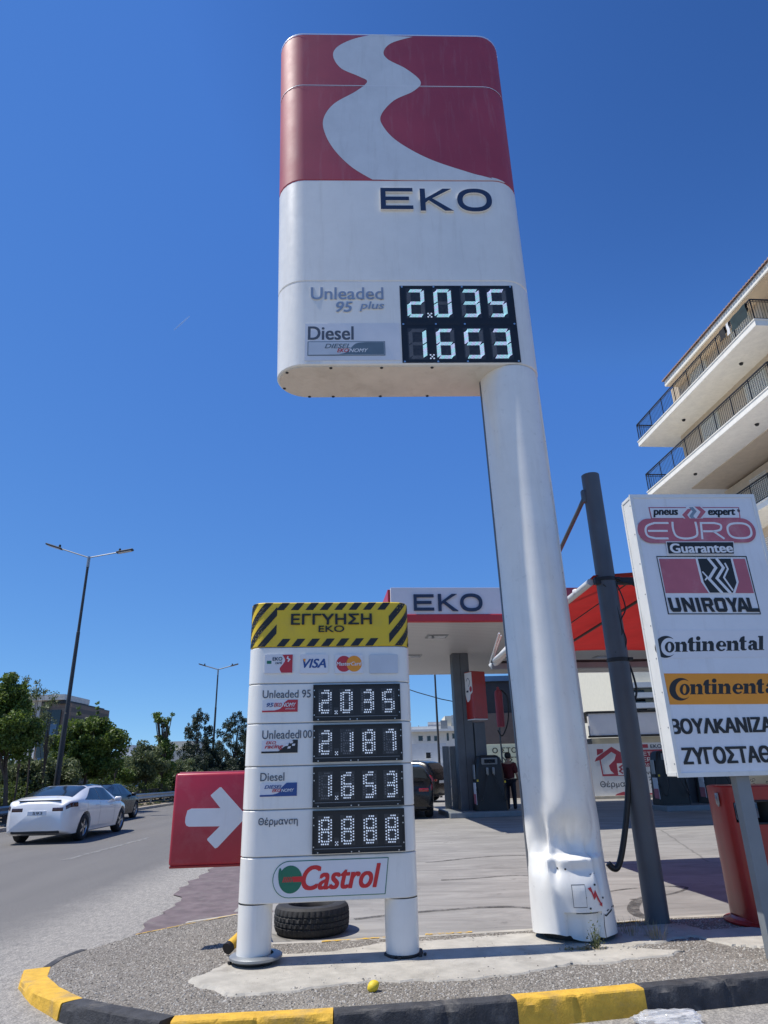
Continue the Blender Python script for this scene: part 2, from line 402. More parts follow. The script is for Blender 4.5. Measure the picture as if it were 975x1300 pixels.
# ------------------------------------------------------------------ flat lettering and shapes
class Frame:
    """a flat face: origin, right vector, up, outward normal"""
    def __init__(s, o, yaw, tilt=0):
        s.o = Vector(o); s.u = Vector((math.cos(yaw), math.sin(yaw), 0)); s.w = Vector((0, 0, 1)); s.n = s.u.cross(s.w)
    def p(s, u, v, d=0): return s.o+s.u*u+s.w*v+s.n*d
    def uv(s, x, y):
        d = ray(x, y); c = Vector((0, 0, EYE)); t = (s.o-c).dot(s.n)/d.dot(s.n); q = c+d*t-s.o
        return q.dot(s.u), q.z
def _curve_mesh(cu):
    o = bpy.data.objects.new('tmp', cu); me = o.to_mesh()
    vs_ = [v.co.copy() for v in me.vertices]; fs = [tuple(p.vertices) for p in me.polygons]
    o.to_mesh_clear(); bpy.data.objects.remove(o); bpy.data.curves.remove(cu)
    return vs_, fs
def shape2d(polys, depth):
    cu = bpy.data.curves.new('tmp', 'CURVE'); cu.dimensions = '2D'; cu.fill_mode = 'BOTH'; cu.extrude = depth/2
    for poly in polys:
        sp = cu.splines.new('POLY'); sp.points.add(len(poly)-1)
        for i, p in enumerate(poly): sp.points[i].co = (p[0], p[1], 0, 1)
        sp.use_cyclic_u = True
    v, f = _curve_mesh(cu); return [Vector((a.x, a.y, a.z+depth/2)) for a in v], f
def put(mb, fr, polys, d0, depth, mi=0):
    v, f = shape2d(polys, depth); return mb.add([fr.p(a.x, a.y, d0+a.z) for a in v], f, mi)
_tc = {}
def glyphs(t, bold, shear, spacing=1.0):
    k = (t, bold, shear, spacing)
    if k not in _tc:
        cu = bpy.data.curves.new('tmp', 'FONT'); cu.body = t; cu.offset = bold; cu.shear = shear; cu.extrude = .5; cu.resolution_u = 5; cu.space_character = spacing
        v, f = _curve_mesh(cu)
        x0 = min(a.x for a in v); x1 = max(a.x for a in v); y0 = min(a.y for a in v); y1 = max(a.y for a in v)
        _tc[k] = ([((a.x-x0)/(x1-x0), (a.y-y0)/(y1-y0), a.z+.5) for a in v], f)
    return _tc[k]
def text(mb, fr, t, u0, v0, u1, v1, d0, depth, bold=.01, shear=0, mi=0, sp=1.0, skew=0):
    b0 = 0; ex = bold; v, f = glyphs(t, b0, shear, sp)
    ex *= (v1-v0)*1.1
    off = [(0, 0)] if ex <= 0 else [(0, 0), (-ex, -ex*.5), (ex, ex*.5), (-ex, ex*.5), (ex, -ex*.5)]
    w, h = u1-u0-2*ex, v1-v0-ex
    for i, (dx, dy) in enumerate(off): mb.add([fr.p(u0+ex+dx+w*a+skew*b, v0+ex*.5+dy+h*b, d0+c*depth+i*.00025) for a, b, c in v], f, mi)
    return mb
def pxbox(fr, x0, y0, x1, y1):
    """photo rectangle -> face rectangle (u0, v0, u1, v1)"""
    ym, xm = (y0+y1)/2, (x0+x1)/2
    return fr.uv(x0, ym)[0], fr.uv(xm, y1)[1], fr.uv(x1, ym)[0], fr.uv(xm, y0)[1]
def ptext(mb, fr, t, box, d0, depth, bold=.01, shear=0, mi=0, sp=1.0):
    return text(mb, fr, t, *pxbox(fr, *box), d0, depth, bold, shear, mi, sp)
def rect(u0, v0, u1, v1): return [(u0, v0), (u1, v0), (u1, v1), (u0, v1)]
def rrect(u0, v0, u1, v1, r, n=6):
    out = []
    for cx, cy, a in ((u1-r, v0+r, -90), (u1-r, v1-r, 0), (u0+r, v1-r, 90), (u0+r, v0+r, 180)):
        out += [(cx+r*math.cos(R(a+90*k/n)), cy+r*math.sin(R(a+90*k/n))) for k in range(n+1)]
    return out
def ell(cx, cy, rx, ry, n=32, a0=0, a1=360): return [(cx+rx*math.cos(R(a0+(a1-a0)*k/n)), cy+ry*math.sin(R(a0+(a1-a0)*k/n))) for k in range(n if a1-a0 == 360 else n+1)]
def spline(pts, n=8):
    out = []
    for i in range(len(pts)-1):
        p0, p1, p2, p3 = [np.array(pts[min(max(k, 0), len(pts)-1)], float) for k in (i-1, i, i+1, i+2)]
        for t in np.linspace(0, 1, n, endpoint=False):
            out.append(tuple(.5*(2*p1+(p2-p0)*t+(2*p0-5*p1+4*p2-p3)*t*t+(3*p1-p0-3*p2+p3)*t**3)))
    return out+[tuple(pts[-1])]
def thick(pts, w):
    """open polyline -> mitred ribbon polygon"""
    L, Rr = [], []
    P = [Vector((p[0], p[1])) for p in pts]
    for i, p in enumerate(P):
        d0 = (p-P[i-1]).normalized() if i else (P[1]-P[0]).normalized()
        d1 = (P[i+1]-p).normalized() if i < len(P)-1 else d0
        n0 = Vector((-d0.y, d0.x)); n1 = Vector((-d1.y, d1.x)); m = (n0+n1)
        m = m.normalized() if m.length > 1e-6 else n0
        k = w/2/max(.35, m.dot(n0)); L.append(p+m*k); Rr.append(p-m*k)
    return [(q.x, q.y) for q in L]+[(q.x, q.y) for q in reversed(Rr)]

class Stadium:
    """long round-ended prism; s runs along the outline, s = 0 at the left tangent of the front face"""
    def __init__(s, p0, yaw, flat, r):
        s.fr = Frame((p0[0], p0[1], 0), yaw); s.flat = flat; s.r = r; s.flare = 0; s.z0 = 0   # flare: the left end leans outward with height
    def pt(s, a, z, d=0):
        f, r = s.fr, s.r
        if a < 0:
            t = a/r; c = f.p(-s.flare*max(0, z-s.z0), z)-f.n*r
            return c+(f.n*math.cos(t)+f.u*math.sin(t))*(r+d)
        if a > s.flat:
            t = (a-s.flat)/r; c = f.p(s.flat, z)-f.n*r
            return c+(f.n*math.cos(t)+f.u*math.sin(t))*(r+d)
        return f.p(a, z, d)
    def outline(s, n=14, d=0, z=0):
        q = math.pi*s.r
        return [s.pt(-q*(1-k/n)-1e-6, z, d) for k in range(n+1)]+[s.pt(s.flat+q*k/n, z, d) for k in range(n+1)]
    def body(s, mb, z0, z1, mi=0, n=14, bev=.012, inset=0):
        rows = []
        for z, d in ((z0, -bev), (z0+bev, 0), (z1-bev, 0), (z1, -bev)):
            rows.append([Vector((p.x, p.y, z)) for p in s.outline(n, d-inset, z)])
        mb.grid(rows, mi, True)
        m = len(rows[0]); mb.add(rows[0], [tuple(range(m))[::-1]], mi); mb.add(rows[-1], [tuple(range(m))], mi)
        return mb
    def wrap(s, mb, poly, d, mi=0, ds=.05, nz=1):
        """polygon in (s, z) laid on the curved skin by scan lines"""
        zs = sorted(set(round(p[1], 6) for p in poly)); zz = []
        for a, b in zip(zs, zs[1:]):
            k = max(1, int((b-a)/nz) if nz != 1 else 1); zz += [a+(b-a)*i/k for i in range(k)]
        zz.append(zs[-1])
        def cuts(z):
            xs = []
            for (x0, y0), (x1, y1) in zip(poly, poly[1:]+poly[:1]):
                if (y0 > z) != (y1 > z): xs.append(x0+(z-y0)/(y1-y0)*(x1-x0))
            return sorted(xs)
        for a, b in zip(zz, zz[1:]):
            e = (b-a)*1e-4; ca, cb = cuts(a+e), cuts(b-e)
            for i in range(0, min(len(ca), len(cb))-1, 2):
                k = max(1, int(max(ca[i+1]-ca[i], cb[i+1]-cb[i])/ds)+1)
                ra = [s.pt(ca[i]+(ca[i+1]-ca[i])*t/k, a, d) for t in range(k+1)]
                rb = [s.pt(cb[i]+(cb[i+1]-cb[i])*t/k, b, d) for t in range(k+1)]
                mb.grid([ra, rb], mi)
        return mb

# seven-segment numbers
SEG = {'0': 'abcdef', '1': 'bc', '2': 'abged', '3': 'abgcd', '4': 'fgbc', '5': 'afgcd', '6': 'afgecd', '7': 'abc', '8': 'abcdefg', '9': 'abcdfg'}
def seg_line(c, w, h, T):
    a = T/2; x0, x1, y0, y1, ym = a, w-a, a, h-a, h/2; g = T*.28
    return {'a': ((x0+g, y1), (x1-g, y1)), 'd': ((x0+g, y0), (x1-g, y0)), 'g': ((x0+g, ym), (x1-g, ym)),
            'f': ((x0, ym+g), (x0, y1-g)), 'b': ((x1, ym+g), (x1, y1-g)), 'e': ((x0, y0+g), (x0, ym-g)), 'c': ((x1, y0+g), (x1, ym-g))}[c]
def dots(mb, fr, u, v, w, h, segs, d, mi, style, alt=None, tk=.34):
    T = w*tk
    for c in segs:
        (ax, ay), (bx, by) = seg_line(c, w, h, T)
        horiz = abs(bx-ax) > abs(by-ay); L = abs(bx-ax)+abs(by-ay)
        if style == 'dot':
            n = max(3, round(L/(T*.52)))
            for i in range(n+1):
                for row in (-1, 1):
                    t = (i+(.25 if row > 0 else -.25))/n; t = min(max(t, -.02), 1.02)
                    x, y = ax+(bx-ax)*t, ay+(by-ay)*t
                    if horiz: y += row*T*.25
                    else: x += row*T*.25
                    if horiz and (i in (0,) and row > 0 and c == 'a'): continue
                    rr = T*.165
                    mb.add([fr.p(u+x+rr*math.cos(k*math.pi/4), v+y+rr*math.sin(k*math.pi/4), d) for k in range(8)], [tuple(range(8))], mi)
        else:
            n = max(4, round(L/(T*.27)))
            for i in range(n+1):
                t = i/n; x, y = ax+(bx-ax)*t, ay+(by-ay)*t
                k = T*.42; q = T*.085; sk = .55 if horiz else .75
                a = Vector((x-k*(sk if horiz else 1), y-k*(1 if horiz else sk))); b = Vector((x+k*(sk if horiz else 1), y+k*(1 if horiz else sk)))
                e = (b-a).normalized(); nn = Vector((-e.y, e.x))*q
                mb.quad(*[fr.p(u+z.x, v+z.y, d) for z in (a-nn, b-nn, b+nn, a+nn)], mi=(alt if alt is not None and rng.random() < .45 else mi))

# ================================================================== GROUND
def sheet(name, poly, z, m, sub=None):
    mb = MB(); mb.add([(p[0], p[1], z) for p in poly], [tuple(range(len(poly)))]); return struct(mb.build(name, m, origin=(0, 0, 0), fixn=False))
sheet('ground', [(-600, -60), (600, -60), (600, 900), (-600, 900)], -.012, 'earth')
sheet('road', [(-13.2, -20), (40, -20), (40, 8.2), (-2.2, 8.2), (-1.6, 13), (-1.6, 300), (-13.2, 300)], 0, 'asphalt')
mb = MB()
ys = [8, 9, 12, 15, 18, 21, 24, 40, 90]
mb.grid([[(-2.0 if y < 14 else -1.2, y, gz(y)+.004), (3, y, gz(y)+.004), (12, y, gz(y)+.004), (60, y, gz(y)+.004)] for y in ys])
mb.quad((-1.3, 6.7, .004), (60, 6.7, .004), (60, 8, .004), (-1.3, 8, .004))
struct(mb.build('forecourt', 'fore', origin=(0, 0, 0), fixn=False))
# worn red paint between the road and the island
ap = [gp(170, 1188), gp(215, 1158), gp(232, 1128), gp(262, 1108), gp(290, 1090), gp(330, 1072), gp(400, 1062), gp(400, 1110), gp(345, 1160), gp(300, 1163)]
pts = []
for i, p in enumerate(ap):
    q = ap[(i+1) % len(ap)]
    for k in range(7):
        a = p.lerp(q, k/7); j = .10 if i < 5 else .01
        pts.append((a.x+rng.uniform(-j, j), a.y+rng.uniform(-j, j)))
sheet('painted_apron', pts, .012, 'apron')
# lane dashes and edge line
def stripe(x0, y0, x1, y1, w, z, m, name='lane_line', jag=.02):
    d = Vector((x1-x0, y1-y0)).normalized(); n = Vector((-d.y, d.x)); L = math.hypot(x1-x0, y1-y0); k = max(2, int(L/.25))
    a = []; b = []
    for i in range(k+1):
        c = Vector((x0, y0))+d*L*i/k
        a.append(c+n*(w/2+rng.uniform(-jag, jag))); b.append(c-n*(w/2+rng.uniform(-jag, jag)))
    mb = MB(); mb.grid([[(p.x, p.y, z) for p in a], [(p.x, p.y, z) for p in b]]); return struct(mb.build(name, m, origin=(0, 0, 0), fixn=False))
for y in (15.6, 25, 35, 45, 56): stripe(-6.95, y, -6.85, y+5, .14, .005, 'line')
stripe(-12.75, 8, -12.75, 120, .12, .005, 'line')
# skid marks on the forecourt
def skid(px, w, name='skid_mark'):
    P = [gz_pt(*p) for p in spline(px, 6)]; rb = thick([(p.x, p.y) for p in P], w)
    mb = MB(); n = len(rb)//2
    mb.grid([[(x, y, gz(y)+.010) for x, y in rb[:n]], [(x, y, gz(y)+.010) for x, y in reversed(rb[n:])]]); struct(mb.build(name, 'skid', origin=(0, 0, 0), fixn=False))
skid([(770, 1133), (800, 1129), (850, 1126), (872, 1128), (850, 1136), (800, 1143)], .05)
skid([(824, 1138), (808, 1146), (804, 1156), (812, 1163), (824, 1166)], .14)
skid([(560, 1118), (600, 1116), (660, 1112), (700, 1118)], .05)
skid([(450, 1168), (540, 1158), (640, 1152), (690, 1156)], .09)
skid([(540, 1096), (620, 1088), (690, 1086)], .06)

# the raised island: kerb line (inner top edge), aggregate, concrete pad
KT = .15
front = [(1400, 1199), (975, 1233), (890, 1241), (805, 1249), (730, 1256), (648, 1263), (540, 1272), (423, 1280), (320, 1285), (222, 1290)]
nose = [(150, 1277), (105, 1268), (75, 1254), (60, 1240), (64, 1228), (82, 1216), (110, 1206), (172, 1188)]
zn = [.13, .10, .075, .055, .04, .028, .02, .012]
KP = [gp(x, y, KT) for x, y in front]+[gp(x, y, z) for (x, y), z in zip(nose, zn)]
def kerb_run(i0, i1, m, wide=.09):
    P = []
    for i in range(i0, i1):
        k_ = max(6, int((KP[i+1]-KP[i]).length/.022))
        for k in range(k_): P.append(KP[i].lerp(KP[i+1], k/k_))
    P.append(KP[i1]); mb = MB(); rows = []; run = 0
    for i, p in enumerate(P):
        lo, hi_ = max(i-6, 0), min(i+6, len(P)-1); d = (P[hi_]-P[lo]).normalized(); n = Vector((d.x, d.y, 0)).normalized(); n = Vector((-n.y, n.x, 0))
        if i: run += (p-P[i-1]).length
        joint = 1 if abs((run % .98)-.49) < .012 else 0
        chip = max(0, mnoise.noise(p*9+Vector((3, 0, 0)))-.18)*.05+max(0, mnoise.noise(p*31)-.2)*.018+joint*.012
        wob = mnoise.noise(p*4)*.005
        w = (.128 if wide > 0 else .07)+wob+wide*min(1, max(0, (.125-p.z)/.09)); h = p.z; q = []
        for o_, z_ in ((-.02, h-.03), (0, h+.004+wob*.5), (.06, h+.006+wob*.6-joint*.006), (w-.007-chip, h+.004-joint*.006), (w+.001-chip*.6, h-.005-chip*.7), (w+.004-joint*.01, h-.03), (w+.008-joint*.01, h*.45), (w+.014, -.02)):
            b = p+n*o_; q.append(Vector((b.x, b.y, min(z_, h+.008) if z_ > 0 else z_)))
        rows.append(q)
    mb.grid(rows); mb.add(rows[0], [tuple(range(8))]); mb.add(rows[-1], [tuple(range(8))])
    return struct(mb.build('kerb', m, smooth=28, origin=(0, 0, 0)))
for a, b, m in ((0, 3, 'kerbb'), (3, 5, 'kerby'), (5, 7, 'kerbb'), (7, 9, 'kerby'), (9, 11, 'kerbb'), (11, 14, 'kerby'), (14, 16, 'kerbb')): kerb_run(a, b, m, 0 if a == 14 else .09)
back = [gp(235, 1172, .08), gp(300, 1162, .12), gp(330, 1162, .14)]
B2 = [gp(345, 1199, KT), gp(408, 1197, KT), gp(500, 1192, KT), gp(600, 1186, KT), gp(700, 1180, KT), gp(790, 1172, KT), gp(850, 1166, KT), gp(920, 1163, KT), gp(1400, 1128, KT)]
outl = KP+back+B2
bm = bmesh.new(); vs_ = [bm.verts.new(p) for p in outl]; f = bm.faces.new(vs_)
bmesh.ops.triangulate(bm, faces=bm.faces[:]); bmesh.ops.subdivide_edges(bm, edges=bm.edges[:], cuts=5, use_grid_fill=True)
for v in bm.verts:
    if not v.is_boundary: v.co.z += mnoise.noise(v.co*1.3)*.004-.001
me = bpy.data.meshes.new('island'); bm.to_mesh(me); bm.free(); me.materials.append(M['agg']); me.polygons.foreach_set('use_smooth', [True]*len(me.polygons))
isl = bpy.data.objects.new('island', me); COL.objects.link(isl); struct(isl)
# back kerb of the island: a low face to the forecourt, with a thin worn yellow edge
mb = MB(); bb = back+B2
mb.grid([[Vector((p.x, p.y, p.z+.002)) for p in bb], [Vector((p.x, p.y+.09, p.z)) for p in bb], [Vector((p.x, p.y+.10, -.02)) for p in bb]])
struct(mb.build('back_kerb', 'pad', origin=(0, 0, 0)))
def edge_paint(p, q, w=.045):
    a = gp(*p, KT); b = gp(*q, KT); mb = MB(); n = 24; r0 = []; r1 = []
    for i in range(n+1):
        c = a.lerp(b, i/n); c.z = KT+.008; r0.append(c+Vector((0, rng.uniform(-.012, .012)+.01, 0))); r1.append(c+Vector((0, w+rng.uniform(-.012, .012), 0)))
    mb.grid([r0, r1]); struct(mb.build('edge_line', 'yline', origin=(0, 0, 0), fixn=False))
edge_paint((408, 1197), (502, 1191)); edge_paint((540, 1188), (600, 1185)); edge_paint((760, 1176), (822, 1170))
p0, p1 = gp(172, 1188, .03), gp(300, 1162, .12)
mb = MB(); n = 22; r0 = []; r1 = []
for i in range(n+1):
    c = p0.lerp(p1, i/n)+Vector((0, 0, .012)); r0.append(c+Vector((0, rng.uniform(-.02, .0), 0))); r1.append(c+Vector((0, .022+rng.uniform(-.012, .012), 0)))
mb.grid([r0, r1]); struct(mb.build('edge_line', 'yline', origin=(0, 0, 0), fixn=False))
# concrete pad poured round the sign legs, ragged edge
def pad_sheet(pts, h):
    mb = MB(); n = len(pts); A = sum(pts[i][0]*pts[(i+1) % n][1]-pts[(i+1) % n][0]*pts[i][1] for i in range(n)); sg = 1 if A > 0 else -1
    top = [(x, y, KT+h) for x, y in pts]; sk = []
    for i, (x, y) in enumerate(pts):
        a = Vector(pts[i-3]); b = Vector(pts[(i+3) % n]); d = (b-a).normalized(); sk.append((x+d.y*.03*sg, y-d.x*.03*sg, KT-.014))
    mb.add(top, [tuple(range(n))]); mb.grid([top, sk], closed=True); struct(mb.build('concrete_pad', 'pad', origin=(0, 0, 0)))
padp = [(245, 1243), (300, 1266), (380, 1258), (470, 1246), (560, 1246), (640, 1241), (700, 1229), (760, 1222), (850, 1214), (872, 1208), (800, 1204), (900, 1184), (860, 1174), (700, 1184), (600, 1192), (480, 1200), (400, 1212), (330, 1212), (285, 1225)]
P = [gp(x, y, KT) for x, y in padp]; pts = []
for i, p in enumerate(P):
    q = P[(i+1) % len(P)]; k = max(2, int((q-p).length/.05))
    for j in range(k):
        a = p.lerp(q, j/k); a += Vector((mnoise.noise(a*5), mnoise.noise(a*5+Vector((9, 0, 0))), 0))*.07+Vector((rng.uniform(-1, 1), rng.uniform(-1, 1), 0))*.012; pts.append((a.x, a.y))
pad_sheet(pts, .011)
p2 = [gp(x, y, KT) for x, y in ((868, 1186), (905, 1182), (1040, 1172), (1040, 1200), (975, 1203), (930, 1201))]
pts = []
for i, p in enumerate(p2):
    q = p2[(i+1) % len(p2)]
    for j in range(10):
        a = p.lerp(q, j/10); pts.append((a.x+rng.uniform(-.015, .015), a.y+rng.uniform(-.02, .02)))
pad_sheet(pts, .0125)
# loose and half-embedded pebbles on the island
from mathutils.geometry import tessellate_polygon
def inside(x, y, poly):
    c = False
    for (x0, y0), (x1, y1) in zip(poly, poly[1:]+poly[:1]):
        if (y0 > y) != (y1 > y) and x < x0+(y-y0)/(y1-y0)*(x1-x0): c = not c
    return c
op = [(p.x, p.y) for p in outl]; pp = [(a[0], a[1]) for a in [(p.x, p.y) for p in P]]
import mathutils
tri = mathutils.bvhtree.BVHTree.FromPolygons([v.co for v in isl.data.vertices], [tuple(p.vertices) for p in isl.data.polygons])
mb = MB(); cnt = 0
kd = mathutils.kdtree.KDTree(len(pp))
for i_, q in enumerate(pp): kd.insert((q[0], q[1], 0), i_)
kd.balance()
while cnt < 11000:
    x, y = rng.uniform(-3, 4), rng.uniform(5.1, 8.3)
    if not inside(x, y, op): continue
    onpad = inside(x, y, pp); ed = kd.find((x, y, 0))[2]
    if onpad and rng.random() > .02+.9*max(0, 1-ed/.11)**1.5: continue
    if rng.random() < .35+.5*mnoise.noise(Vector((x*1.7, y*1.7, 3))): continue
    h = tri.ray_cast(Vector((x, y, 1)), Vector((0, 0, -1)))[0]
    if h is None: continue
    s = rng.uniform(.004, .0085)*(1.5 if rng.random() < .06 else 1); a = rng.uniform(0, 6.3); ca, sa = math.cos(a), math.sin(a); l = rng.uniform(1, 1.7)
    pv = []
    for k in range(5):
        t = k*1.2566+rng.uniform(-.3, .3); px_, py_ = math.cos(t)*s*l, math.sin(t)*s
        pv.append((h.x+px_*ca-py_*sa, h.y+px_*sa+py_*ca, h.z-.001+(.0115 if onpad else 0)))
    top = [(h.x+(q[0]-h.x)*.55, h.y+(q[1]-h.y)*.55, h.z+(.0115 if onpad else 0)+s*rng.uniform(.45, .8)) for q in pv]
    mb.add(pv+top, [(0, 1, 6, 5), (1, 2, 7, 6), (2, 3, 8, 7), (3, 4, 9, 8), (4, 0, 5, 9), (5, 6, 7, 8, 9)]); cnt += 1
m, nt, b = _nt('pebbles'); g_ = nt.nodes.new('ShaderNodeNewGeometry')
r_ = nt.nodes.new('ShaderNodeValToRGB'); r_.color_ramp.elements[0].color = (.11, .098, .08, 1); r_.color_ramp.elements[1].color = (.5, .47, .42, 1)
nt.links.new(g_.outputs['Random Per Island'], r_.inputs[0]); nt.links.new(r_.outputs[0], b.inputs['Base Color']); b.inputs['Roughness'].default_value = .8
gr = mb.build('gravel', m, fixn=False); tag(gr, 'loose grey and cream pebbles bedded over the roadside island', 'gravel', kind='stuff')

# ================================================================== BIG PRICE SIGN
SF = 2.47
st = Stadium((-.88, 6.60), R(2.2), SF, .37)
st.flare, st.z0 = .023, 6.06
fr = st.fr
sign = thing('fuel_sign', 'tall white and maroon fuel sign on one thick dented pole with two lit prices', 'sign', (1.53, 6.95, KT))
zb = 6.06
def fz(x, y): return fr.uv(x, y)[1]
z_mid = fz(480, 357); z_red = fz(480, 229); z_top = fz(450, 44); z_seam = fz(560, 110)
st.body(MB(), zb, z_mid-.004).build('lower_panel', 'white', sign, smooth=40)
st.body(MB(), z_mid+.004, z_red-.006).build('upper_panel', 'white', sign, smooth=40)
hd = MB(); st.body(hd, z_red+.006, z_seam-.004); st.body(hd, z_seam+.004, z_top)
hd = hd.build('header', 'maroon', sign, smooth=40)
mb = MB(); st.body(mb, zb+.02, z_top-.02, bev=.001, inset=.012)
mb.build('core', 'canwhite', sign, smooth=40)
mb = MB()          # light strip along the top edge and the joint
for z0, z1 in ((z_top-.012, z_top+.006), (z_seam-.006, z_seam+.006)): st.wrap(mb, rect(-1.0, z0, st.flat+1.0, z1), .0045)
mb.build('joint_strip', 'canwhite', hd, fixn=False)
# the pale road-like wave across the header
def SZ(pts): return [fr.uv(x, y) for x, y in pts]
lw = SZ(spline([(474, 44), (448, 50), (428, 60), (423, 72), (433, 87), (455, 97), (466, 104), (452, 116), (424, 132), (411, 150), (412, 168), (424, 190), (446, 212), (473, 228.5)]))
rw = SZ(spline([(524, 47), (497, 55), (487, 66), (493, 76), (516, 88), (534, 104), (525, 116), (500, 128), (484, 146), (486, 160), (505, 180), (545, 202), (595, 219), (612, 223.5)]))
rw += [(fr.uv(625, 227)[0], fr.uv(625, 227)[1]), (SF-.02, z_red+.06), (SF+.18, z_red+.012)]
poly = lw[::-1]+rw
poly = [(u, min(max(z, z_red+.010), z_top-.004)) for u, z in poly]
mb = MB(); st.wrap(mb, poly, .004); mb.build('wave_emblem', 'swoosh', hd, fixn=False)
# base plate under the panel with screws
mb = MB(); o = st.outline(14, -.03); mb.prism([(p.x, p.y) for p in o], zb-.012, zb+.004)
bp = mb.build('underside', 'soffit', sign)
mb = MB()
ol = st.outline(8, -.05)
for i in range(0, len(ol), 3):
    p = ol[i]; mb.lathe([(0, -.022), (.018, -.02), (.02, -.012)], (p.x, p.y, zb), 8)
for u in (.3, .9, 1.5):
    for dd in (.05, .69): p = fr.p(u, 0, -dd); mb.lathe([(0, -.022), (.018, -.02), (.02, -.012)], (p.x, p.y, zb), 8)
mb.build('screw', 'blackm', bp)
# raised letters E, K, O
def word_eko(parent, frm, boxes, d0, depth, m_face, m_side, name='letter', rim=.012):
    for ch, bx in zip('EKO', boxes):
        u0, v0, u1, v1 = bx; w, h = u1-u0, v1-v0; s = h*.175
        if ch == 'E':
            sh = [[(0, 0), (w, 0), (w, s), (s*1.05, s), (s*1.05, (h-s)/2), (w*.88, (h-s)/2), (w*.88, (h+s)/2), (s*1.05, (h+s)/2), (s*1.05, h-s), (w, h-s), (w, h), (0, h)]]
        elif ch == 'K':
            sh = [[(0, 0), (s*1.05, 0), (s*1.05, h*.36), (w*.26, h*.47), (w*.74, 0), (w, 0), (w*.37, h*.56), (w*.97, h), (w*.70, h), (s*1.05, h*.55), (s*1.05, h), (0, h)]]
        else:
            def sup(rx, ry): return [(w/2+rx*abs(math.cos(t))**.86*math.copysign(1, math.cos(t)), h/2+ry*abs(math.sin(t))**.86*math.copysign(1, math.sin(t))) for t in [2*math.pi*k/40 for k in range(40)]]
            sh = [sup(w/2, h/2), sup(w/2-s*1.05, h/2-s)]
        sh = [[(u0+a, v0+b) for a, b in p] for p in sh]
        mb = MB()
        v, f = shape2d(sh, depth); n0 = len(mb.v)
        for q in f: pass
        mb.add([frm.p(a.x, a.y, d0+a.z) for a in v], f, 1)
        # white returns: a slightly larger shell behind the navy face
        big = []
        for p in sh:
            cxs = sum(a for a, b in p)/len(p); big.append(p)
        fcol = mb.f; mi = []
        for fi, q in enumerate(fcol):
            zs = [v[i].z for i in q]; mi.append(0 if min(zs) > depth*.9 else 1)
        mb.m = mi
        mb.build(name, [m_face, m_side], parent)
b_e, b_k, b_o = pxbox(fr, 483, 241, 524, 268), pxbox(fr, 533, 242, 575, 270), pxbox(fr, 580, 242, 624, 271)
word_eko(sign, fr, (b_e, b_k, b_o), .003, .03, 'navy', 'white')
# fuel names
for nm, t_, bx_, bd, sh_ in (('fuel_lettering', 'Unleaded', (394, 365, 487, 381), .022, 0), ('grade_lettering', '95', (426, 383, 448, 397), .04, .2), ('grade_lettering', 'plus', (456, 383, 488, 396), .022, .2)):
    mb = MB(); ptext(mb, fr, t_, bx_, .002, .006, bd+.022, sh_, 1); ptext(mb, fr, t_, (bx_[0]+.8, bx_[1]+.6, bx_[2]-.4, bx_[3]-.2), .010, .002, bd*.5, sh_, 0); mb.build(nm, ['silver', 'white'], sign)
u0, v0, u1, v1 = pxbox(fr, 387, 411, 508, 458)
mb = MB(); put(mb, fr, [rect(u0, v0, u1, v1)], .002, .005); dp = mb.build('diesel_plate', 'canwhite', sign)
mb = MB(); ptext(mb, fr, 'Diesel', (391, 415, 449, 432), .008, .002, .02); mb.build('diesel_lettering', 'greytext', dp)
u0, v0, u1, v1 = pxbox(fr, 390.5, 434, 489, 452)
mb = MB(); put(mb, fr, [rect(u0, v0, u1, v1)], .008, .003); w, h = u1-u0, v1-v0
put(mb, fr, [rect(u0+.01, v0+.01, u1-.01, v1-.01)], .0115, .0006, 1)
sw = [(u0+.012, v0+.014)]+spline([(u0+w*.4, v0+.016), (u0+w*.5, v0+h*.22), (u0+w*.56, v0+h*.55), (u0+w*.63, v0+h*.85), (u0+w*.75, v1-.014)], 6)+[(u1-.014, v1-.014), (u1-.014, v0+.014)]
put(mb, fr, [sw], .0127, .0006, 2)
text(mb, fr, 'DIESEL', u0+w*.22, v0+h*.5, u0+w*.55, v0+h*.82, .0139, .0006, .02, .3, 2)
text(mb, fr, 'EKO', u0+w*.38, v0+h*.22, u0+w*.53, v0+h*.48, .0139, .0006, .02, .3, 3); text(mb, fr, 'NOMY', u0+w*.535, v0+h*.22, u0+w*.78, v0+h*.48, .0139, .0006, .02, .3, 4)
mb.build('fuel_badge', ['slate', 'paleblue', 'slate', 'redv', 'canwhite'], sign)
# the lit price display
u0, v0, u1, v1 = pxbox(fr, 509, 363, 656, 460.5)
mb = MB(); put(mb, fr, [rrect(u0, v0, u1, v1, .02)], .0008, .002)
w, h = u1-u0, v1-v0
for a, b, c, d in ((u0, v1-.02, u1, v1), (u0, v0, u1, v0+.02), (u0, v0+.02, u0+.02, v1-.02), (u1-.02, v0+.02, u1, v1-.02), (u0+.02, v0+h*.49-.015, u1-.02, v0+h*.49+.015)): put(mb, fr, [rect(a, b, c, d)], .0032, .0012)
for a in (.02, .3, .55, .98):
    for b in (.015, .49, .985): mb.add([fr.p(u0+w*a+.013*math.cos(k*.785), v0+h*b+.013*math.sin(k*.785), .0052) for k in range(8)], [tuple(range(8))], 1)
DX = [(.058, .215), (.292, .452), (.532, .700), (.765, .935)]
for (b0, b1) in ((.575, .955), (.045, .43)):
    for a0, a1 in DX:
        put(mb, fr, [rect(u0+w*a0-.008, v0+h*b0-.01, u0+w*a1+.008, v0+h*b1+.01)], .0031, .0004, 2)
disp = mb.build('price_display', ['blackp', 'screw', 'darkcell'], sign)
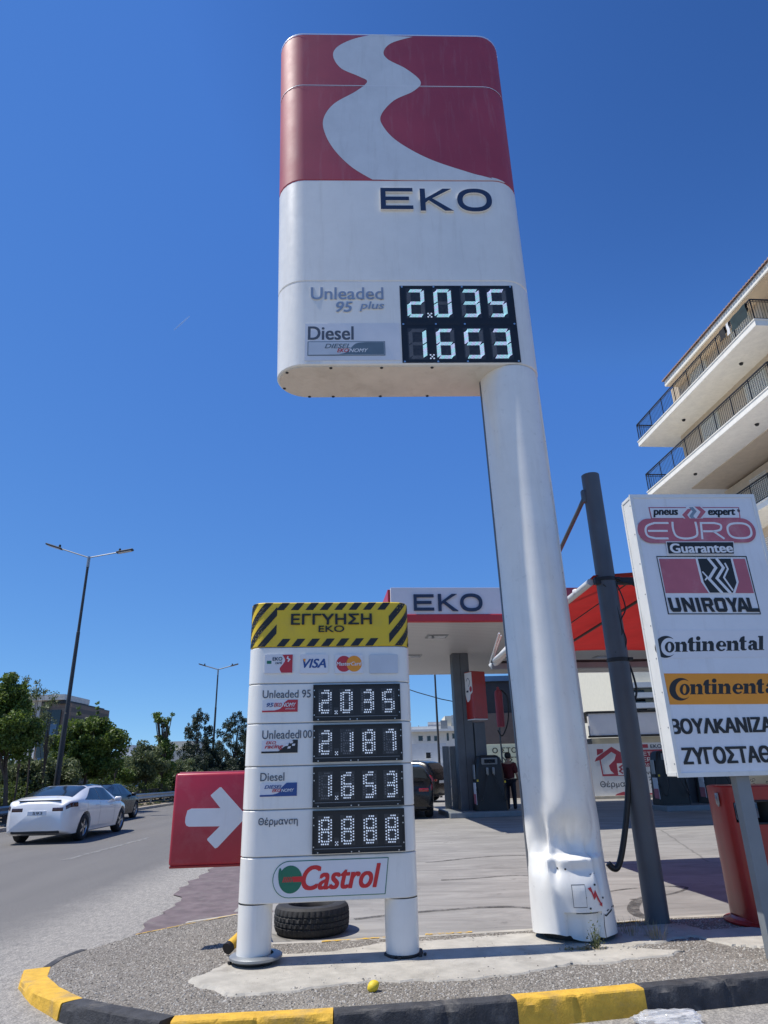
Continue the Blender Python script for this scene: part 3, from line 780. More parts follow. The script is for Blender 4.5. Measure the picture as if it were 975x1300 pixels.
for num, (b0, b1) in (('2035', (.575, .955)), ('1653', (.045, .43))):
    for ch, (a0, a1) in zip(num, DX):
        mb = MB(); cw, chh = w*(a1-a0), h*(b1-b0)
        rest = ''.join(c for c in 'abcdefg' if c not in SEG[ch])
        dots(mb, fr, u0+w*a0, v0+h*b0, cw, chh, SEG[ch], 0.0043, 0, 'tick', 1, .25)
        dots(mb, fr, u0+w*a0, v0+h*b0, cw, chh, rest, 0.0039, 2, 'tick', 2, .25)
        if ch in '21' and a0 < .1:
            cx_, cy_ = u0+w*.253, v0+h*(b0+.03)
            for i, j in ((-1, -1), (1, 1), (-1, 1), (1, -1), (0, 0)): mb.add([fr.p(cx_+i*.02+.011*math.cos(k*.785), cy_+j*.024+.011*math.sin(k*.785), 0.0043) for k in range(8)], [tuple(range(8))], 3)
        mb.build('digit', ['ledc', 'ledv', 'unlit', 'led'], disp, fixn=False)

# the pole: hollow cladding with a black stub for its dark inside, crushed near the foot
pc = fr.p(SF+.012, 0, -.374)
PHW, PHD = .355, .37
def gs(x, m, s): return math.exp(-.5*((x-m)/s)**2)
def sst(x, a, b):
    t = min(1, max(0, (x-a)/(b-a))); return t*t*(3-2*t)
mb = MB(); rows = []
NA = 150; zs = [KT+.055+k*.013 for k in range(0, 92)]+[KT+1.26+k*.1 for k in range(0, 47)]
zs = [z for z in zs if z < zb-.012]+[zb-.012]
for z in zs:
    row = []
    for k in range(NA):
        t = 2*math.pi*k/NA        # t = 0 at the front, positive to the right
        s_, c_ = math.sin(t), math.cos(t); ta = t if t < math.pi else t-2*math.pi
        x = PHW*math.copysign(abs(s_)**.97, s_); y = PHD*math.copysign(abs(c_)**1.2, c_)
        h = z-KT; d = 0
        # scoop above the hatch ending in a sharp crease, puckers on the left, bulged skirt, pocket at the foot
        lip = sst(h, .70, .655)                               # 1 below the horizontal crease
        d -= .125*gs(ta, -.02, .45)*gs(h, .79, .13)*(1-lip)
        d -= .070*gs(ta, -.90, .17)*gs(h, .82, .17)*(1-.6*lip)
        d += .022*sst(h, .70, .665)*sst(h, .56, .64)*gs(ta, -.05, .42)
        d += .048*gs(ta, -.66, .065)*gs(h, .74, .13)
        d -= .030*gs(ta, -.52, .07)*gs(h, .60, .07)
        d -= .022*lip*gs(ta, .05, .38)*gs(h, .60, .06)
        d += .026*gs(ta, -.1, .5)*gs(h, .44, .10)
        d += .030*gs(ta, -.95, .40)*sst(h, .72, .50)
        d -= .036*gs(ta, .52, .05)*gs(h, .60, .12)
        d += .018*gs(ta, .40, .07)*gs(h, .60, .12)
        d += .038*sst(h, .85, .1)*(.25+.75*max(0, math.cos(ta-1.2)))
        d += .012*mnoise.noise(Vector((s_*2.2, c_*2.2, z*2.4)))*gs(h, .75, .45)
        d += (.0035*mnoise.noise(Vector((s_*1.2, c_*1.2, z*.8)))+.0025*mnoise.noise(Vector((s_*3, c_*3, z*1.9))))*sst(h, 5.6, 3.5)
        d -= .022*(1-min(1, 3.2*abs(mnoise.noise(Vector((ta*1.6+4, h*2.6, 7))))))*gs(h, .78, .22)*gs(ta, -.15, .75)
        if h < .25: d -= .050*sst(ta, -.44, -.37)*(1 if ta < .43 else 0)*sst(h, .25, .24)
        zz = z
        if h < .12: zz = z-.014*math.sin(ta*2.3+.4)-.010*math.cos(ta*5)-(.016 if -.3 < ta < .34 else 0)
        r_ = 1+d/.34
        row.append(Vector((pc.x+.05*(1-h/5.9), pc.y, zz))+fr.u*(x*r_)+fr.n*(y*r_))
    rows.append(row)
PROWS, PZS = rows, list(zs)
mb.grid(rows, 0, True); pole = mb.build('pole', 'pole', sign, smooth=38, fixn=True)
import bisect
def _pp(ta, h):
    z = KT+h; i = min(max(bisect.bisect_right(PZS, z)-1, 0), len(PZS)-2); fz_ = min(max((z-PZS[i])/(PZS[i+1]-PZS[i]), 0), 1)
    kk = (ta % (2*math.pi))/(2*math.pi)*NA; k = int(kk); fk = kk-k; k0, k1 = k % NA, (k+1) % NA
    return PROWS[i][k0].lerp(PROWS[i][k1], fk).lerp(PROWS[i+1][k0].lerp(PROWS[i+1][k1], fk), fz_)
def pole_pt(ta, h, off=.003):
    p = _pp(ta, h); n = (_pp(ta+.02, h)-_pp(ta-.02, h)).cross(_pp(ta, h+.008)-_pp(ta, h-.008)).normalized()
    return p+n*off
def pole_px(x, y):
    q = at(x, y, pc.y-.33); return math.asin(max(-1, min(1, (q.x-pc.x)/PHW))), q.z-KT
mb = MB(); e0 = Vector((pc.x, pc.y, 0))-fr.u*(PHW+.004)
mb.box((e0.x+.034, e0.y+.01, (zb+KT+.03)/2), (.022, .06, zb-KT-.05), X=(1, .04, .05/5.9), Y=(-.04, 1, 0), Z=(-.05/5.9, 0, 1), bevel=.004); mb.build('edge_channel', 'dgrey', sign)
mb = MB(); mb.lathe([(.27, 0), (.27, .3)], (pc.x+.05, pc.y, KT), 24); mb.build('dark_inside', 'blackm', sign)  # black stub stands in for the darkness below the torn edge
# hatch, holes, torn seam and warning arrow on the cladding
def skin_strip(mb, pts, w, off, mi=0):
    a = [pole_pt(t-w[0]/2, h-w[1]/2, off) for t, h in pts]; b = [pole_pt(t+w[0]/2, h+w[1]/2, off) for t, h in pts]; mb.grid([a, b], mi)
def skin_patch(mb, t0, t1, h0, h1, off, n=8, mi=0):
    mb.grid([[pole_pt(t0+(t1-t0)*i/n, h0+(h1-h0)*j/n, off) for i in range(n+1)] for j in range(n+1)], mi)
ha, hb_ = pole_px(719, 1150), pole_px(729.5, 1122.5)
mb = MB(); skin_patch(mb, ha[0], hb_[0], ha[1], hb_[1], .007); hatch = mb.build('hatch', 'pole', sign, fixn=False)
mb = MB(); skin_patch(mb, ha[0]-.012, hb_[0]+.012, ha[1]-.007, hb_[1]+.007, .002); mb.build('hatch_gap', 'dgrey', sign, fixn=False)
def skin_poly(mb, pts, off, mi=0):
    mb.add([pole_pt(t, h, off) for t, h in pts], [tuple(range(len(pts)))], mi)
bolt = [(733.1, 1126.5), (737, 1125), (740.2, 1134.5), (742, 1128.7), (747.7, 1141), (750.6, 1145.8), (752.2, 1145.5), (752.5, 1151), (748.2, 1148.2), (749.3, 1147), (746.2, 1142.5), (743.6, 1137), (741.5, 1141.5), (737.5, 1132)]
mb = MB(); tt = [pole_px(*p) for p in bolt]
tc_ = (sum(t for t, h in tt)/len(tt), sum(h for t, h in tt)/len(tt))
for tri_ in tessellate_polygon([[Vector((t*.335, h, 0)) for t, h in tt]]): skin_poly(mb, [tt[i] for i in tri_], .006)
mb.build('warning_arrow', 'redv', sign, fixn=False)
mb = MB()
for x, y in ((731, 1138), (742, 1122.5), (737, 1152), (754, 1140), (700, 1102.5), (709, 1103)):
    t, h = pole_px(x, y); skin_poly(mb, [(t+.028*math.cos(k*1.05), h+.009*math.sin(k*1.05)) for k in range(6)], .004)
skin_strip(mb, [pole_px(*p) for p in ((722, 1159), (735, 1159.5), (748, 1159), (760, 1157), (770, 1154), (783, 1150))], (0, .010), .004)
skin_strip(mb, [pole_px(*p) for p in ((752, 1160), (758, 1163), (766, 1158), (775, 1155))], (0, .014), .0045)
skin_strip(mb, [pole_px(*p) for p in ((754.5, 1160), (755, 1175), (757, 1190), (760, 1201))], (.012, 0), .004)
skin_strip(mb, [pole_px(*p) for p in ((738, 1110), (744, 1108.5), (748, 1112))], (0, .005), .004)
mb.build('torn_seam', 'blackm', sign, fixn=False)

# ================================================================== LOW PRICE SIGN
PF = 1.232
ps = Stadium((-1.155, 6.235), R(5.5), PF, .143)
fr2 = ps.fr
LX = (.0, PF)
low = thing('price_sign', 'low white price board on two round legs with a black and yellow striped header', 'sign', (-.55, 6.5, KT))
def z2(x, y): return fr2.uv(x, y)[1]
zz = [z2(420, 1145), z2(420, 1085.5), z2(420, 1026), z2(420, 971), z2(420, 917), z2(420, 867), z2(420, 821), z2(420, 764.5)]
mats_ = ['white']*7
panel_objs = []
for i in range(6):
    o = ps.body(MB(), zz[i]+.004, zz[i+1]-.004, bev=.006).build('panel', 'white', low, smooth=40); panel_objs.append(o)
mb = MB(); ps.body(mb, zz[0]+.02, zz[6]+.02, bev=.001, inset=.012); mb.build('core', 'postgrey', low, smooth=40)
head = ps.body(MB(), zz[6]+.003, zz[7], bev=.01).build('header', 'yellow', low, smooth=40)
# black stripes
mb = MB(); za, zb2 = zz[6]+.006, zz[7]-.006; hh = zb2-za; hb = hh*.17
U = lambda x: fr2.uv(x, 790)[0]
ul, ur = U(353), U(492)
step = (U(518)-U(332))/9.9; bw = step*.52
def clipx(poly, ua=-.36, ub=PF+.36): return [(min(max(a, ua), ub), b) for a, b in poly]
for k in range(9):                                   # short slanted bars along top and bottom
    u = U(350)+k*step*.98
    if u+bw+.05 < U(497): ps.wrap(mb, [(u, zb2-hb), (u+bw, zb2-hb), (u+bw+hb*.8, zb2), (u+hb*.8, zb2)], .003, nz=.03)
    u = U(352)+k*step*.98
    if u+bw < U(490): ps.wrap(mb, [(u, za), (u+bw, za), (u+bw+hb*.8, za+hb), (u+hb*.8, za+hb)], .003, nz=.03)
for k in range(5):                                   # long diagonal bars round both ends
    u = U(333)-.62+k*step*1.02
    lim = ul
    poly = [(u, za), (u+bw, za), (u+bw+hh*.85, zb2), (u+hh*.85, zb2)]
    poly2 = []
    # keep what lies left of the plain field
    def cut(poly, lim, keep_left):
        out = []
        for (x0, y0), (x1, y1) in zip(poly, poly[1:]+poly[:1]):
            i0 = x0 <= lim if keep_left else x0 >= lim; i1 = x1 <= lim if keep_left else x1 >= lim
            if i0: out.append((x0, y0))
            if i0 != i1: t = (lim-x0)/(x1-x0); out.append((lim, y0+t*(y1-y0)))
        return out
    q = cut(cut(poly, lim-.012, True), -.37, False)
    if len(q) > 2 and max(b for a, b in q)-min(b for a, b in q) > .02: ps.wrap(mb, q, .003, nz=.03)
for k in range(5):
    u = U(470)+k*step*1.02-.06
    poly = [(u, za), (u+bw, za), (u+bw+hh*.85, zb2), (u+hh*.85, zb2)]
    q = cut(cut(poly, ur+.012, False), PF+.38, True)
    if len(q) > 2 and max(b for a, b in q)-min(b for a, b in q) > .02: ps.wrap(mb, q, .003, nz=.03)
mb.build('hazard_stripe', 'black', head, fixn=False)
mb = MB(); ptext(mb, fr2, 'ΕΓΓΥΗΣΗ', (369.5, 779.5, 472, 793), .003, .012, .03); ptext(mb, fr2, 'EKO', (404.5, 794.5, 437, 802.5), .003, .01, .01)
mb.build('header_lettering', 'black', head)
# payment cards
def card(x0, x1, mats, extra):
    bx = pxbox(fr2, x0, 831, x1, 855); mb = MB(); put(mb, fr2, [rrect(*bx, .012)], .001, .014)
    extra(mb, bx); o = mb.build('payment_card', mats, panel_objs[5]); return o
def ca(mb, b):
    u0, v0, u1, v1 = b; w, h = u1-u0, v1-v0
    q = [(u1-.004, v0+.004), (u0+w*.6, v0+.004)]+spline([(u0+w*.6, v0+.004), (u0+w*.54, v0+h*.25), (u0+w*.66, v0+h*.5), (u0+w*.72, v0+h*.7), (u0+w*.62, v0+h*.97)], 6)[1:]+[(u1-.004, v1-.004)]
    put(mb, fr2, [q], .016, .001, 1)
    text(mb, fr2, 'EKO', u0+w*.28, v0+h*.66, u0+w*.62, v0+h*.85, .018, .001, .02, 0, 2); text(mb, fr2, 'card', u0+w*.38, v0+h*.48, u0+w*.6, v0+h*.62, .018, .001, .005, 0, 2)
    put(mb, fr2, [rrect(u0+w*.08, v0+h*.5, u0+w*.24, v0+h*.66, .004)], .016, .001, 3)
    put(mb, fr2, [rect(u0+w*.76, v0+h*.55, u0+w*.95, v0+h*.9)], .018, .001, 1); put(mb, fr2, [thick([(u0+w*.82, v0+h*.88), (u0+w*.8, v0+h*.78), (u0+w*.88, v0+h*.72), (u0+w*.82, v0+h*.6)], .012)], .0195, .001, 0)
card(336, 372, ['canwhite', 'redv', 'navy', 'green'], ca)
def cb(mb, b):
    u0, v0, u1, v1 = b; w, h = u1-u0, v1-v0
    text(mb, fr2, 'VISA', u0+w*.10, v0+h*.28, u0+w*.93, v0+h*.76, .016, .001, .03, .28, 1); put(mb, fr2, [[(u0+w*.10, v0+h*.76), (u0+w*.2, v0+h*.76), (u0+w*.17, v0+h*.58)]], .0185, .001, 2)
card(381, 416.5, ['canwhite', 'bluev', 'orangev'], cb)
def cc(mb, b):
    u0, v0, u1, v1 = b; w, h = u1-u0, v1-v0
    put(mb, fr2, [ell(u0+w*.32, v0+h*.5, w*.27, h*.42)], .016, .001, 1); put(mb, fr2, [ell(u0+w*.68, v0+h*.5, w*.27, h*.42)], .0175, .001, 2)
    text(mb, fr2, 'MasterCard', u0+w*.06, v0+h*.4, u0+w*.94, v0+h*.6, .020, .001, .02, .15, 0)
card(425, 461, ['canwhite', 'redv', 'orangev'], cc)
card(469, 505, ['paleblue'], lambda mb, b: None)
# fuel names and badges
mb = MB(); ptext(mb, fr2, 'Unleaded 95', (333.5, 876, 394.5, 886), .001, .003, .006); mb.build('fuel_lettering', 'greytext', panel_objs[4])
mb = MB(); ptext(mb, fr2, 'Unleaded', (333, 927, 380, 938), .001, .003, .006); ptext(mb, fr2, '100', (381, 927, 396, 937), .001, .003, .006); mb.build('fuel_lettering', 'greytext', panel_objs[3])
mb = MB(); ptext(mb, fr2, 'Diesel', (330.5, 981, 361, 991.5), .001, .003, .006); mb.build('fuel_lettering', 'greytext', panel_objs[2])
mb = MB(); ptext(mb, fr2, 'Θέρμανση', (328, 1037.5, 378, 1049.5), .001, .003, .012); mb.build('fuel_lettering', 'greytext', panel_objs[1])
def badge(par, box, kind):
    u0, v0, u1, v1 = pxbox(fr2, *box); w, h = u1-u0, v1-v0; mb = MB(); put(mb, fr2, [rect(u0, v0, u1, v1)], .001, .003, 0)
    if kind == 'race':
        put(mb, fr2, [[(u0, v0), (u1, v0), (u1, v0+h*.14), (u0, v0+h*.14)]], .005, .001, 3)
        put(mb, fr2, [[(u0+w*.45, v0+h*.1), (u1, v0+h*.1), (u1, v1), (u0+w*.88, v1)]], .0055, .001, 3)
        for i in range(4):
            for j in range(3):
                if (i+j) % 2: put(mb, fr2, [[(u0+w*(.62+.095*i+.03*j), v0+h*(.32+.2*j)), (u0+w*(.70+.095*i+.03*j), v0+h*(.34+.2*j)), (u0+w*(.72+.09*i+.03*j), v0+h*(.5+.2*j)), (u0+w*(.64+.09*i+.03*j), v0+h*(.48+.2*j))]], .0075, .001, 0) if u0+w*(.72+.095*i+.03*j) < u1 and .5+.2*j < 1.0 else None
        text(mb, fr2, 'EKO', u0+w*.12, v0+h*.68, u0+w*.4, v0+h*.92, .007, .001, .02, .3, 1); text(mb, fr2, 'racing', u0+w*.09, v0+h*.26, u0+w*.6, v0+h*.66, .007, .001, .03, .3, 1)
    else:
        c = 1 if kind == 'red' else 2
        sw = [(u0, v0), (u0, v0+h*.13)]+spline([(u0+w*.35, v0+h*.14), (u0+w*.52, v0+h*.3), (u0+w*.6, v0+h*.7), (u0+w*.72, v1)], 6)+[(u1, v1), (u1, v0)]
        put(mb, fr2, [sw], .005, .001, c)
        if kind == 'red':
            text(mb, fr2, '95', u0+w*.12, v0+h*.42, u0+w*.32, v0+h*.75, .008, .001, .02, .3, 2); text(mb, fr2, 'EKO', u0+w*.33, v0+h*.42, u0+w*.55, v0+h*.75, .008, .001, .02, .3, 1); text(mb, fr2, 'NOMY', u0+w*.56, v0+h*.42, u0+w*.95, v0+h*.75, .008, .001, .02, .3, 0)
            text(mb, fr2, 'unleaded', u0+w*.65, v0+h*.2, u0+w*.93, v0+h*.34, .008, .001, 0, .2, 0)
        else:
            text(mb, fr2, 'DIESEL', u0+w*.12, v0+h*.58, u0+w*.6, v0+h*.85, .008, .001, .02, .3, 2); text(mb, fr2, 'EKO', u0+w*.33, v0+h*.32, u0+w*.56, v0+h*.56, .008, .001, .02, .3, 1); text(mb, fr2, 'NOMY', u0+w*.57, v0+h*.32, u0+w*.92, v0+h*.56, .008, .001, .02, .3, 0)
    mb.build('fuel_badge', ['canwhite', 'redv', 'bluev', 'black'], par)
badge(panel_objs[4], (333, 888.5, 378, 904), 'red'); badge(panel_objs[3], (332, 939.5, 378, 956), 'race'); badge(panel_objs[2], (330, 994, 377, 1011), 'blue')
# four dot-matrix displays
for num, box in (('2035', (397.5, 869, 508, 914.5)), ('2187', (397.3, 919.5, 510.5, 966.5)), ('1653', (397, 972.3, 512, 1023.5)), ('8888', (396.5, 1027.5, 513.5, 1082))):
    u0, v0, u1, v1 = pxbox(fr2, *box); w, h = u1-u0, v1-v0
    mb = MB(); put(mb, fr2, [rrect(u0, v0, u1, v1, .006)], .002, .018)
    for a, b, c, d in ((u0, v1-.008, u1, v1), (u0, v0, u1, v0+.008), (u0, v0+.008, u0+.010, v1-.008), (u1-.010, v0+.008, u1, v1-.008)): put(mb, fr2, [rect(a, b, c, d)], .0205, .012)
    put(mb, fr2, [rect(u0+.02, v0+h*.105, u1-.03, v0+h*.118)], .0205, .006, 3)
    for a, b in ((.015, .16), (.015, .66), (.012, .84), (.985, .2), (.982, .66), (.985, .82), (.06, .03), (.42, .03), (.5, .03), (.93, .03)):
        mb.add([fr2.p(u0+w*a+.0055*math.cos(k*.785), v0+h*b+.0055*math.sin(k*.785), .034) for k in range(8)], [tuple(range(8))], 1)
    D2 = [(.062, .215), (.305, .455), (.547, .700), (.785, .937)]; b0, b1 = .185, .865
    for a0, a1 in D2: put(mb, fr2, [rect(u0+w*a0-.004, v0+h*b0-.004, u0+w*a1+.004, v0+h*b1+.004)], .0203, .001, 2)
    put(mb, fr2, [rect(u0+w*.235, v0+h*.17, u0+w*.29, v0+h*.36)], .0203, .001, 2)
    dsp = mb.build('price_display', ['blackp', 'screw', 'darkcell', 'postgrey'], low)
    for ch, (a0, a1) in zip(num, D2):
        mb = MB(); cw, chh = w*(a1-a0), h*(b1-b0)
        dots(mb, fr2, u0+w*a0, v0+h*b0, cw, chh, SEG[ch], .0225, 0, 'dot')
        dots(mb, fr2, u0+w*a0, v0+h*b0, cw, chh, ''.join(c for c in 'abcdefg' if c not in SEG[ch]), .022, 1, 'dot')
        if a0 < .1:
            cx_, cy_ = u0+w*.262, v0+h*.225
            for i, j in ((-1, -1), (1, 1), (-1, 1), (1, -1), (0, 0)): mb.add([fr2.p(cx_+i*.009+.005*math.cos(k*.785), cy_+j*.011+.005*math.sin(k*.785), .0225) for k in range(8)], [tuple(range(8))], 0)
        mb.build('digit', ['led', 'unlit'], dsp, fixn=False)
# oil brand plate
u0, v0, u1, v1 = pxbox(fr2, 346, 1091, 494, 1138); w, h = u1-u0, v1-v0
def lozenge(k):
    r = h/2-k; c = [(u0+h*.5+r*math.cos(R(a)), v0+h/2+r*math.sin(R(a))) for a in range(90, 271, 12)]
    return c+[(u1-w*.035-k*1.1, v0+k), (u1-k*1.2, v1-k)]
mb = MB(); put(mb, fr2, [lozenge(.0)], .001, .003, 0); put(mb, fr2, [lozenge(.006)], .0045, .001, 1)
rc = h*.33; ccx, ccy = u0+h*.56, v0+h*.5
put(mb, fr2, [ell(ccx-h*.02, ccy, rc*1.08, rc*1.14)], .006, .001, 0)
put(mb, fr2, [[p for p in ell(ccx, ccy, rc, rc*1.08, 48) if p[1] > ccy+rc*.36]], .0075, .001, 2); put(mb, fr2, [[p for p in ell(ccx, ccy, rc, rc*1.08, 48) if p[1] < ccy-rc*.36]], .0075, .001, 2)
put(mb, fr2, [ell(ccx-rc*1.02, ccy+rc*.35, rc*.16, rc*.62)], .0075, .001, 2)
put(mb, fr2, [rect(ccx+rc*.15, ccy-rc*.22, ccx+rc*1.05, ccy+rc*.22)], .0075, .001, 3)
for k in range(5): put(mb, fr2, [[(ccx-rc*.8+k*rc*.18, ccy-rc*.22), (ccx-rc*.7+k*rc*.18, ccy-rc*.22), (ccx-rc*.55+k*rc*.18, ccy+rc*.22), (ccx-rc*.65+k*rc*.18, ccy+rc*.22)]], .0075, .001, 3)
text(mb, fr2, 'Castrol', u0+w*.245, v0+h*.19, u0+w*.93, v0+h*.86, .006, .001, .032, .28, 3)
mb.build('oil_plate', ['green', 'canwhite', 'green', 'castrol'], panel_objs[0])
# two round legs and their bases
for i, u in enumerate(LX):
    c = fr2.p(u, 0, -.143)
    mb = MB(); mb.lathe([(.138, .03), (.141, .05), (.141, .12), (.1415, zz[0]-KT-.004)], (c.x, c.y, KT), 40); mb.build('leg', 'white', low, smooth=40)
    mb = MB(); mb.lathe([(0, .004), (.15, .006), (.152, .03), (.12, .045)], (c.x, c.y, KT), 32)
    for k in range(14):
        a = rng.uniform(0, 6.28); r_ = rng.uniform(.13, .19); mb.box((c.x+r_*math.cos(a), c.y+r_*math.sin(a), KT+.022), (rng.uniform(.02, .07), rng.uniform(.01, .025), .02), X=(math.cos(a+1.3), math.sin(a+1.3), .2), bevel=.004)
    mb.build('dark_gap_debris', 'blackm', low)  # black disc stands in for the dark gap under the leg, plus debris
    if i == 0:
        mb = MB(); mb.lathe([(.13, .045), (.20, .04), (.215, .05), (.215, .066), (.2, .074), (.142, .078)], (c.x+.02, c.y, KT), 36); mb.build('base_flange', 'steel', low, smooth=40)
    else:
        mb = MB(); mb.lathe([(.0, .003), (.2, .003), (.2, .012), (.14, .018)], (c.x, c.y-.03, KT), 24); mb.build('base_flange', 'pad', low, smooth=40)

# ================================================================== RED ARROW SIGN
c0 = Frame((-2.10, 7.05, 0), R(4))
ar = thing('arrow_sign', 'square red box sign with a white arrow on a thin grey post', 'sign', (-1.45, 7.15, KT))
zt, zl = 1.625, .80
mb = MB(); mb.box(c0.p(.42, (zt+zl)/2, -.10), (.92, .20, zt-zl), X=c0.u, bevel=.03, seg=3); mb.build('box', 'signred', ar, smooth=35)
mb = MB(); mb.box(c0.p(.42, zt+.004, -.115), (.86, .12, .012), X=c0.u, bevel=.004); mb.build('sunlit_edge', 'pinkred', ar)  # pink strip stands in for sunlight on the rounded top edge
mb = MB(); mb.box(c0.p(.42, zl-.008, -.10), (.90, .18, .02), X=c0.u, bevel=.004); mb.build('bottom_trim', 'binred', ar)
A = lambda x, y: c0.uv(x, y)
cx_a = [(235, 1044), (235.5, 1038), (238, 1029), (243, 1026.5), (280, 1026), (268, 1011), (267.5, 1009.5), (279, 999.5), (281, 999.5), (308, 1030), (311, 1036), (308, 1042), (276, 1076), (273, 1077), (263.5, 1067), (263, 1065), (279, 1049), (240, 1049.5), (236.5, 1048)]
mb = MB(); put(mb, c0, [[A(*p) for p in cx_a]], .0, .003); mb.build('arrow', 'signwhite', ar)
pb = c0.p(.655, 0, -.10); mb = MB(); mb.box((pb.x, pb.y, (KT+zl)/2), (.05, .05, zl-KT), X=c0.u, bevel=.004); mb.build('post', 'postgrey', ar)
# fallen yellow pipe stub beside the post
mb = MB(); a = gp(290, 1203, KT+.05); b = a+Vector((.16, .32, .12)); mb.tube([a, b], .045, 18)
fp = mb.build('pipe_stub', ['kerby'], None, smooth=40); tag(fp, 'short yellow pipe stub tilted on the gravel behind the board leg', 'pipe')
ORG[fp] = ORG[fp]; d = (b-a).normalized(); mb = MB(); mb.tube([a-d*.02, a+d*.02], .047, 18); mb.build('end_cap', 'blackp', fp, smooth=40)

# ================================================================== TYRE SHOP LIGHTBOX
KS = 5.95/6.76
fu = Frame((2.715*KS, 5.95, 0), R(3.6))
ub = thing('lightbox_sign', 'tall white lightbox full of tyre names on a square grey post', 'sign', (3.0, 6.1, KT))
zt, zl, UW, UD = EYE+(4.36-EYE)*KS, EYE+(1.475-EYE)*KS, 1.405*KS, .20
mb = MB(); mb.box(fu.p(UW/2, (zt+zl)/2, -UD/2-.006), (UW, UD, zt-zl), X=fu.u, bevel=.004); mb.build('case', 'alu', ub)
mb = MB()
for a, b, c, d in ((-.006, zl-.006, UW+.006, zl+.03), (-.006, zt-.03, UW+.006, zt+.006), (-.006, zl+.03, .024, zt-.03), (UW-.024, zl+.03, UW+.006, zt-.03)): put(mb, fu, [rect(a, b, c, d)], -.008, .016)
for z_ in np.linspace(zl+.1, zt-.1, 9):
    for dd in (-.03, -UD+.02): q = fu.p(-.0005, z_, dd); mb.box(q, (.006, .012, .012), X=fu.u, bevel=.002, mi=1)
for a in np.linspace(.1, UW-.1, 7): mb.box(fu.p(a, zl-.006, -.05), (.012, .012, .006), X=fu.u, mi=1)
fl = [fu.p(-.003, zl+.02, -.02), fu.p(-.003, zl+.02, -UD+.01), fu.p(-.003, zt-.02, -UD+.01), fu.p(-.003, zt-.02, -.02)]
for a, b in ((0, 1), (2, 3), (1, 2)): mb.box((fl[a]+fl[b])/2, ((fl[a]-fl[b]).length, .006, .03), X=(fl[b]-fl[a]), Z=(fu.n if a == 1 else Vector((0, 0, 1))), bevel=.001)
mb.build('frame', ['alu', 'postgrey'], ub)
mb = MB(); put(mb, fu, [rect(.02, zl+.025, UW-.02, zt-.025)], -.004, .004); face = mb.build('face', 'signwhite', ub)
B = lambda *b: pxbox(fu, *b)
V = lambda x, y: fu.uv(x, y)
# «pneus expert»
mb = MB()
q = [V(823, 644), V(938, 644), V(940, 658.5), V(826.5, 659)]
put(mb, fu, [q], .002, .001, 0)
ins = [V(824.6, 645.3), V(936.8, 645.2), V(938.4, 657.4), V(827.6, 657.8)]
put(mb, fu, [ins], .0035, .001, 1)
ptext(mb, fu, 'pneus', (828.5, 647.5, 861, 657), .005, .001, .05, .22, 2); ptext(mb, fu, 'expert', (898.5, 646.5, 933.5, 657), .005, .001, .05, .22, 2)
ptext(mb, fu, '®', (935.5, 646.5, 938.8, 650.5), .005, .001, .01, 0, 2)
put(mb, fu, [[V(863, 654.5), V(872, 642.5), V(888, 642), V(897.5, 650), V(890, 661), V(872, 662)]], .0055, .001, 1)
put(mb, fu, [[V(865.5, 654), V(872.5, 646.5), V(878, 646.5), V(872, 654), V(877, 661), V(872, 661)]], .007, .001, 0)
put(mb, fu, [[V(881, 643.5), V(888, 643.5), V(895.5, 650), V(889, 658), V(884, 658), V(889, 650)]], .007, .001, 0)
put(mb, fu, [[V(874, 644.5), V(879, 644), V(884, 649.5), V(879.5, 655.5), V(884.5, 661), V(879.5, 661), V(874.5, 655.5), V(879, 649.5)]], .0072, .001, 3)
# the outlined word below it
a0, a1 = V(809, 674)[0], V(958.5, 674)[0]; zc = V(884, 674)[1]; rh = (V(884, 658.5)[1]-V(884, 689.5)[1])/2
put(mb, fu, [rrect(a0, zc-rh, a1, zc+rh, rh*.98, 10)], .009, .001, 0)
ww = .0195
def ln(px, w_=ww, close=False): put(mb, fu, [thick([V(*p) for p in px], w_)], .011, .001, 1)
ln([(848, 664.5)]+[(x, y) for x, y in spline([(830, 664.5), (821, 668), (819, 674), (822, 681), (832, 684)], 5)]+[(848, 684)]); ln([(822, 674.5), (847, 674.5)])
ln(spline([(853, 663), (854, 673), (858, 681), (867, 684), (877, 683.5), (884, 680), (884, 672), (882, 663)], 5))
ln([(891, 685), (889, 664.5)]+spline([(906, 664.5), (914, 667), (913.5, 673), (905, 675)], 5)+[(892, 675)]); ln([(905, 675), (919, 684.5)])
u_, v_ = V(938, 674.2); rx, ry = (V(954, 674)[0]-V(922, 674)[0])/2, (V(938, 663.5)[1]-V(938, 685)[1])/2
put(mb, fu, [[(u_+rx*abs(math.cos(t))**.75*math.copysign(1, math.cos(t)), v_+ry*abs(math.sin(t))**.75*math.copysign(1, math.sin(t))) for t in np.linspace(0, 2*math.pi, 40, endpoint=False)], [(u_+(rx-ww)*abs(math.cos(t))**.75*math.copysign(1, math.cos(t)), v_+(ry-ww)*abs(math.sin(t))**.75*math.copysign(1, math.sin(t))) for t in np.linspace(0, 2*math.pi, 40, endpoint=False)]], .011, .001, 1)
# «Guarantee»
put(mb, fu, [[V(844.5, 688), V(930.5, 688), V(931.5, 704.5), V(847, 704.5)]], .013, .001, 1); put(mb, fu, [[V(845.5, 689), V(929.6, 689), V(930.6, 703.5), V(848, 703.5)]], .015, .001, 2)
ptext(mb, fu, 'Guarantee', (849.5, 690.5, 929, 702.5), .017, .001, .04, 0, 1)
mb.build('guarantee_graphic', ['pinkred', 'signwhite', 'black', 'steel'], face)
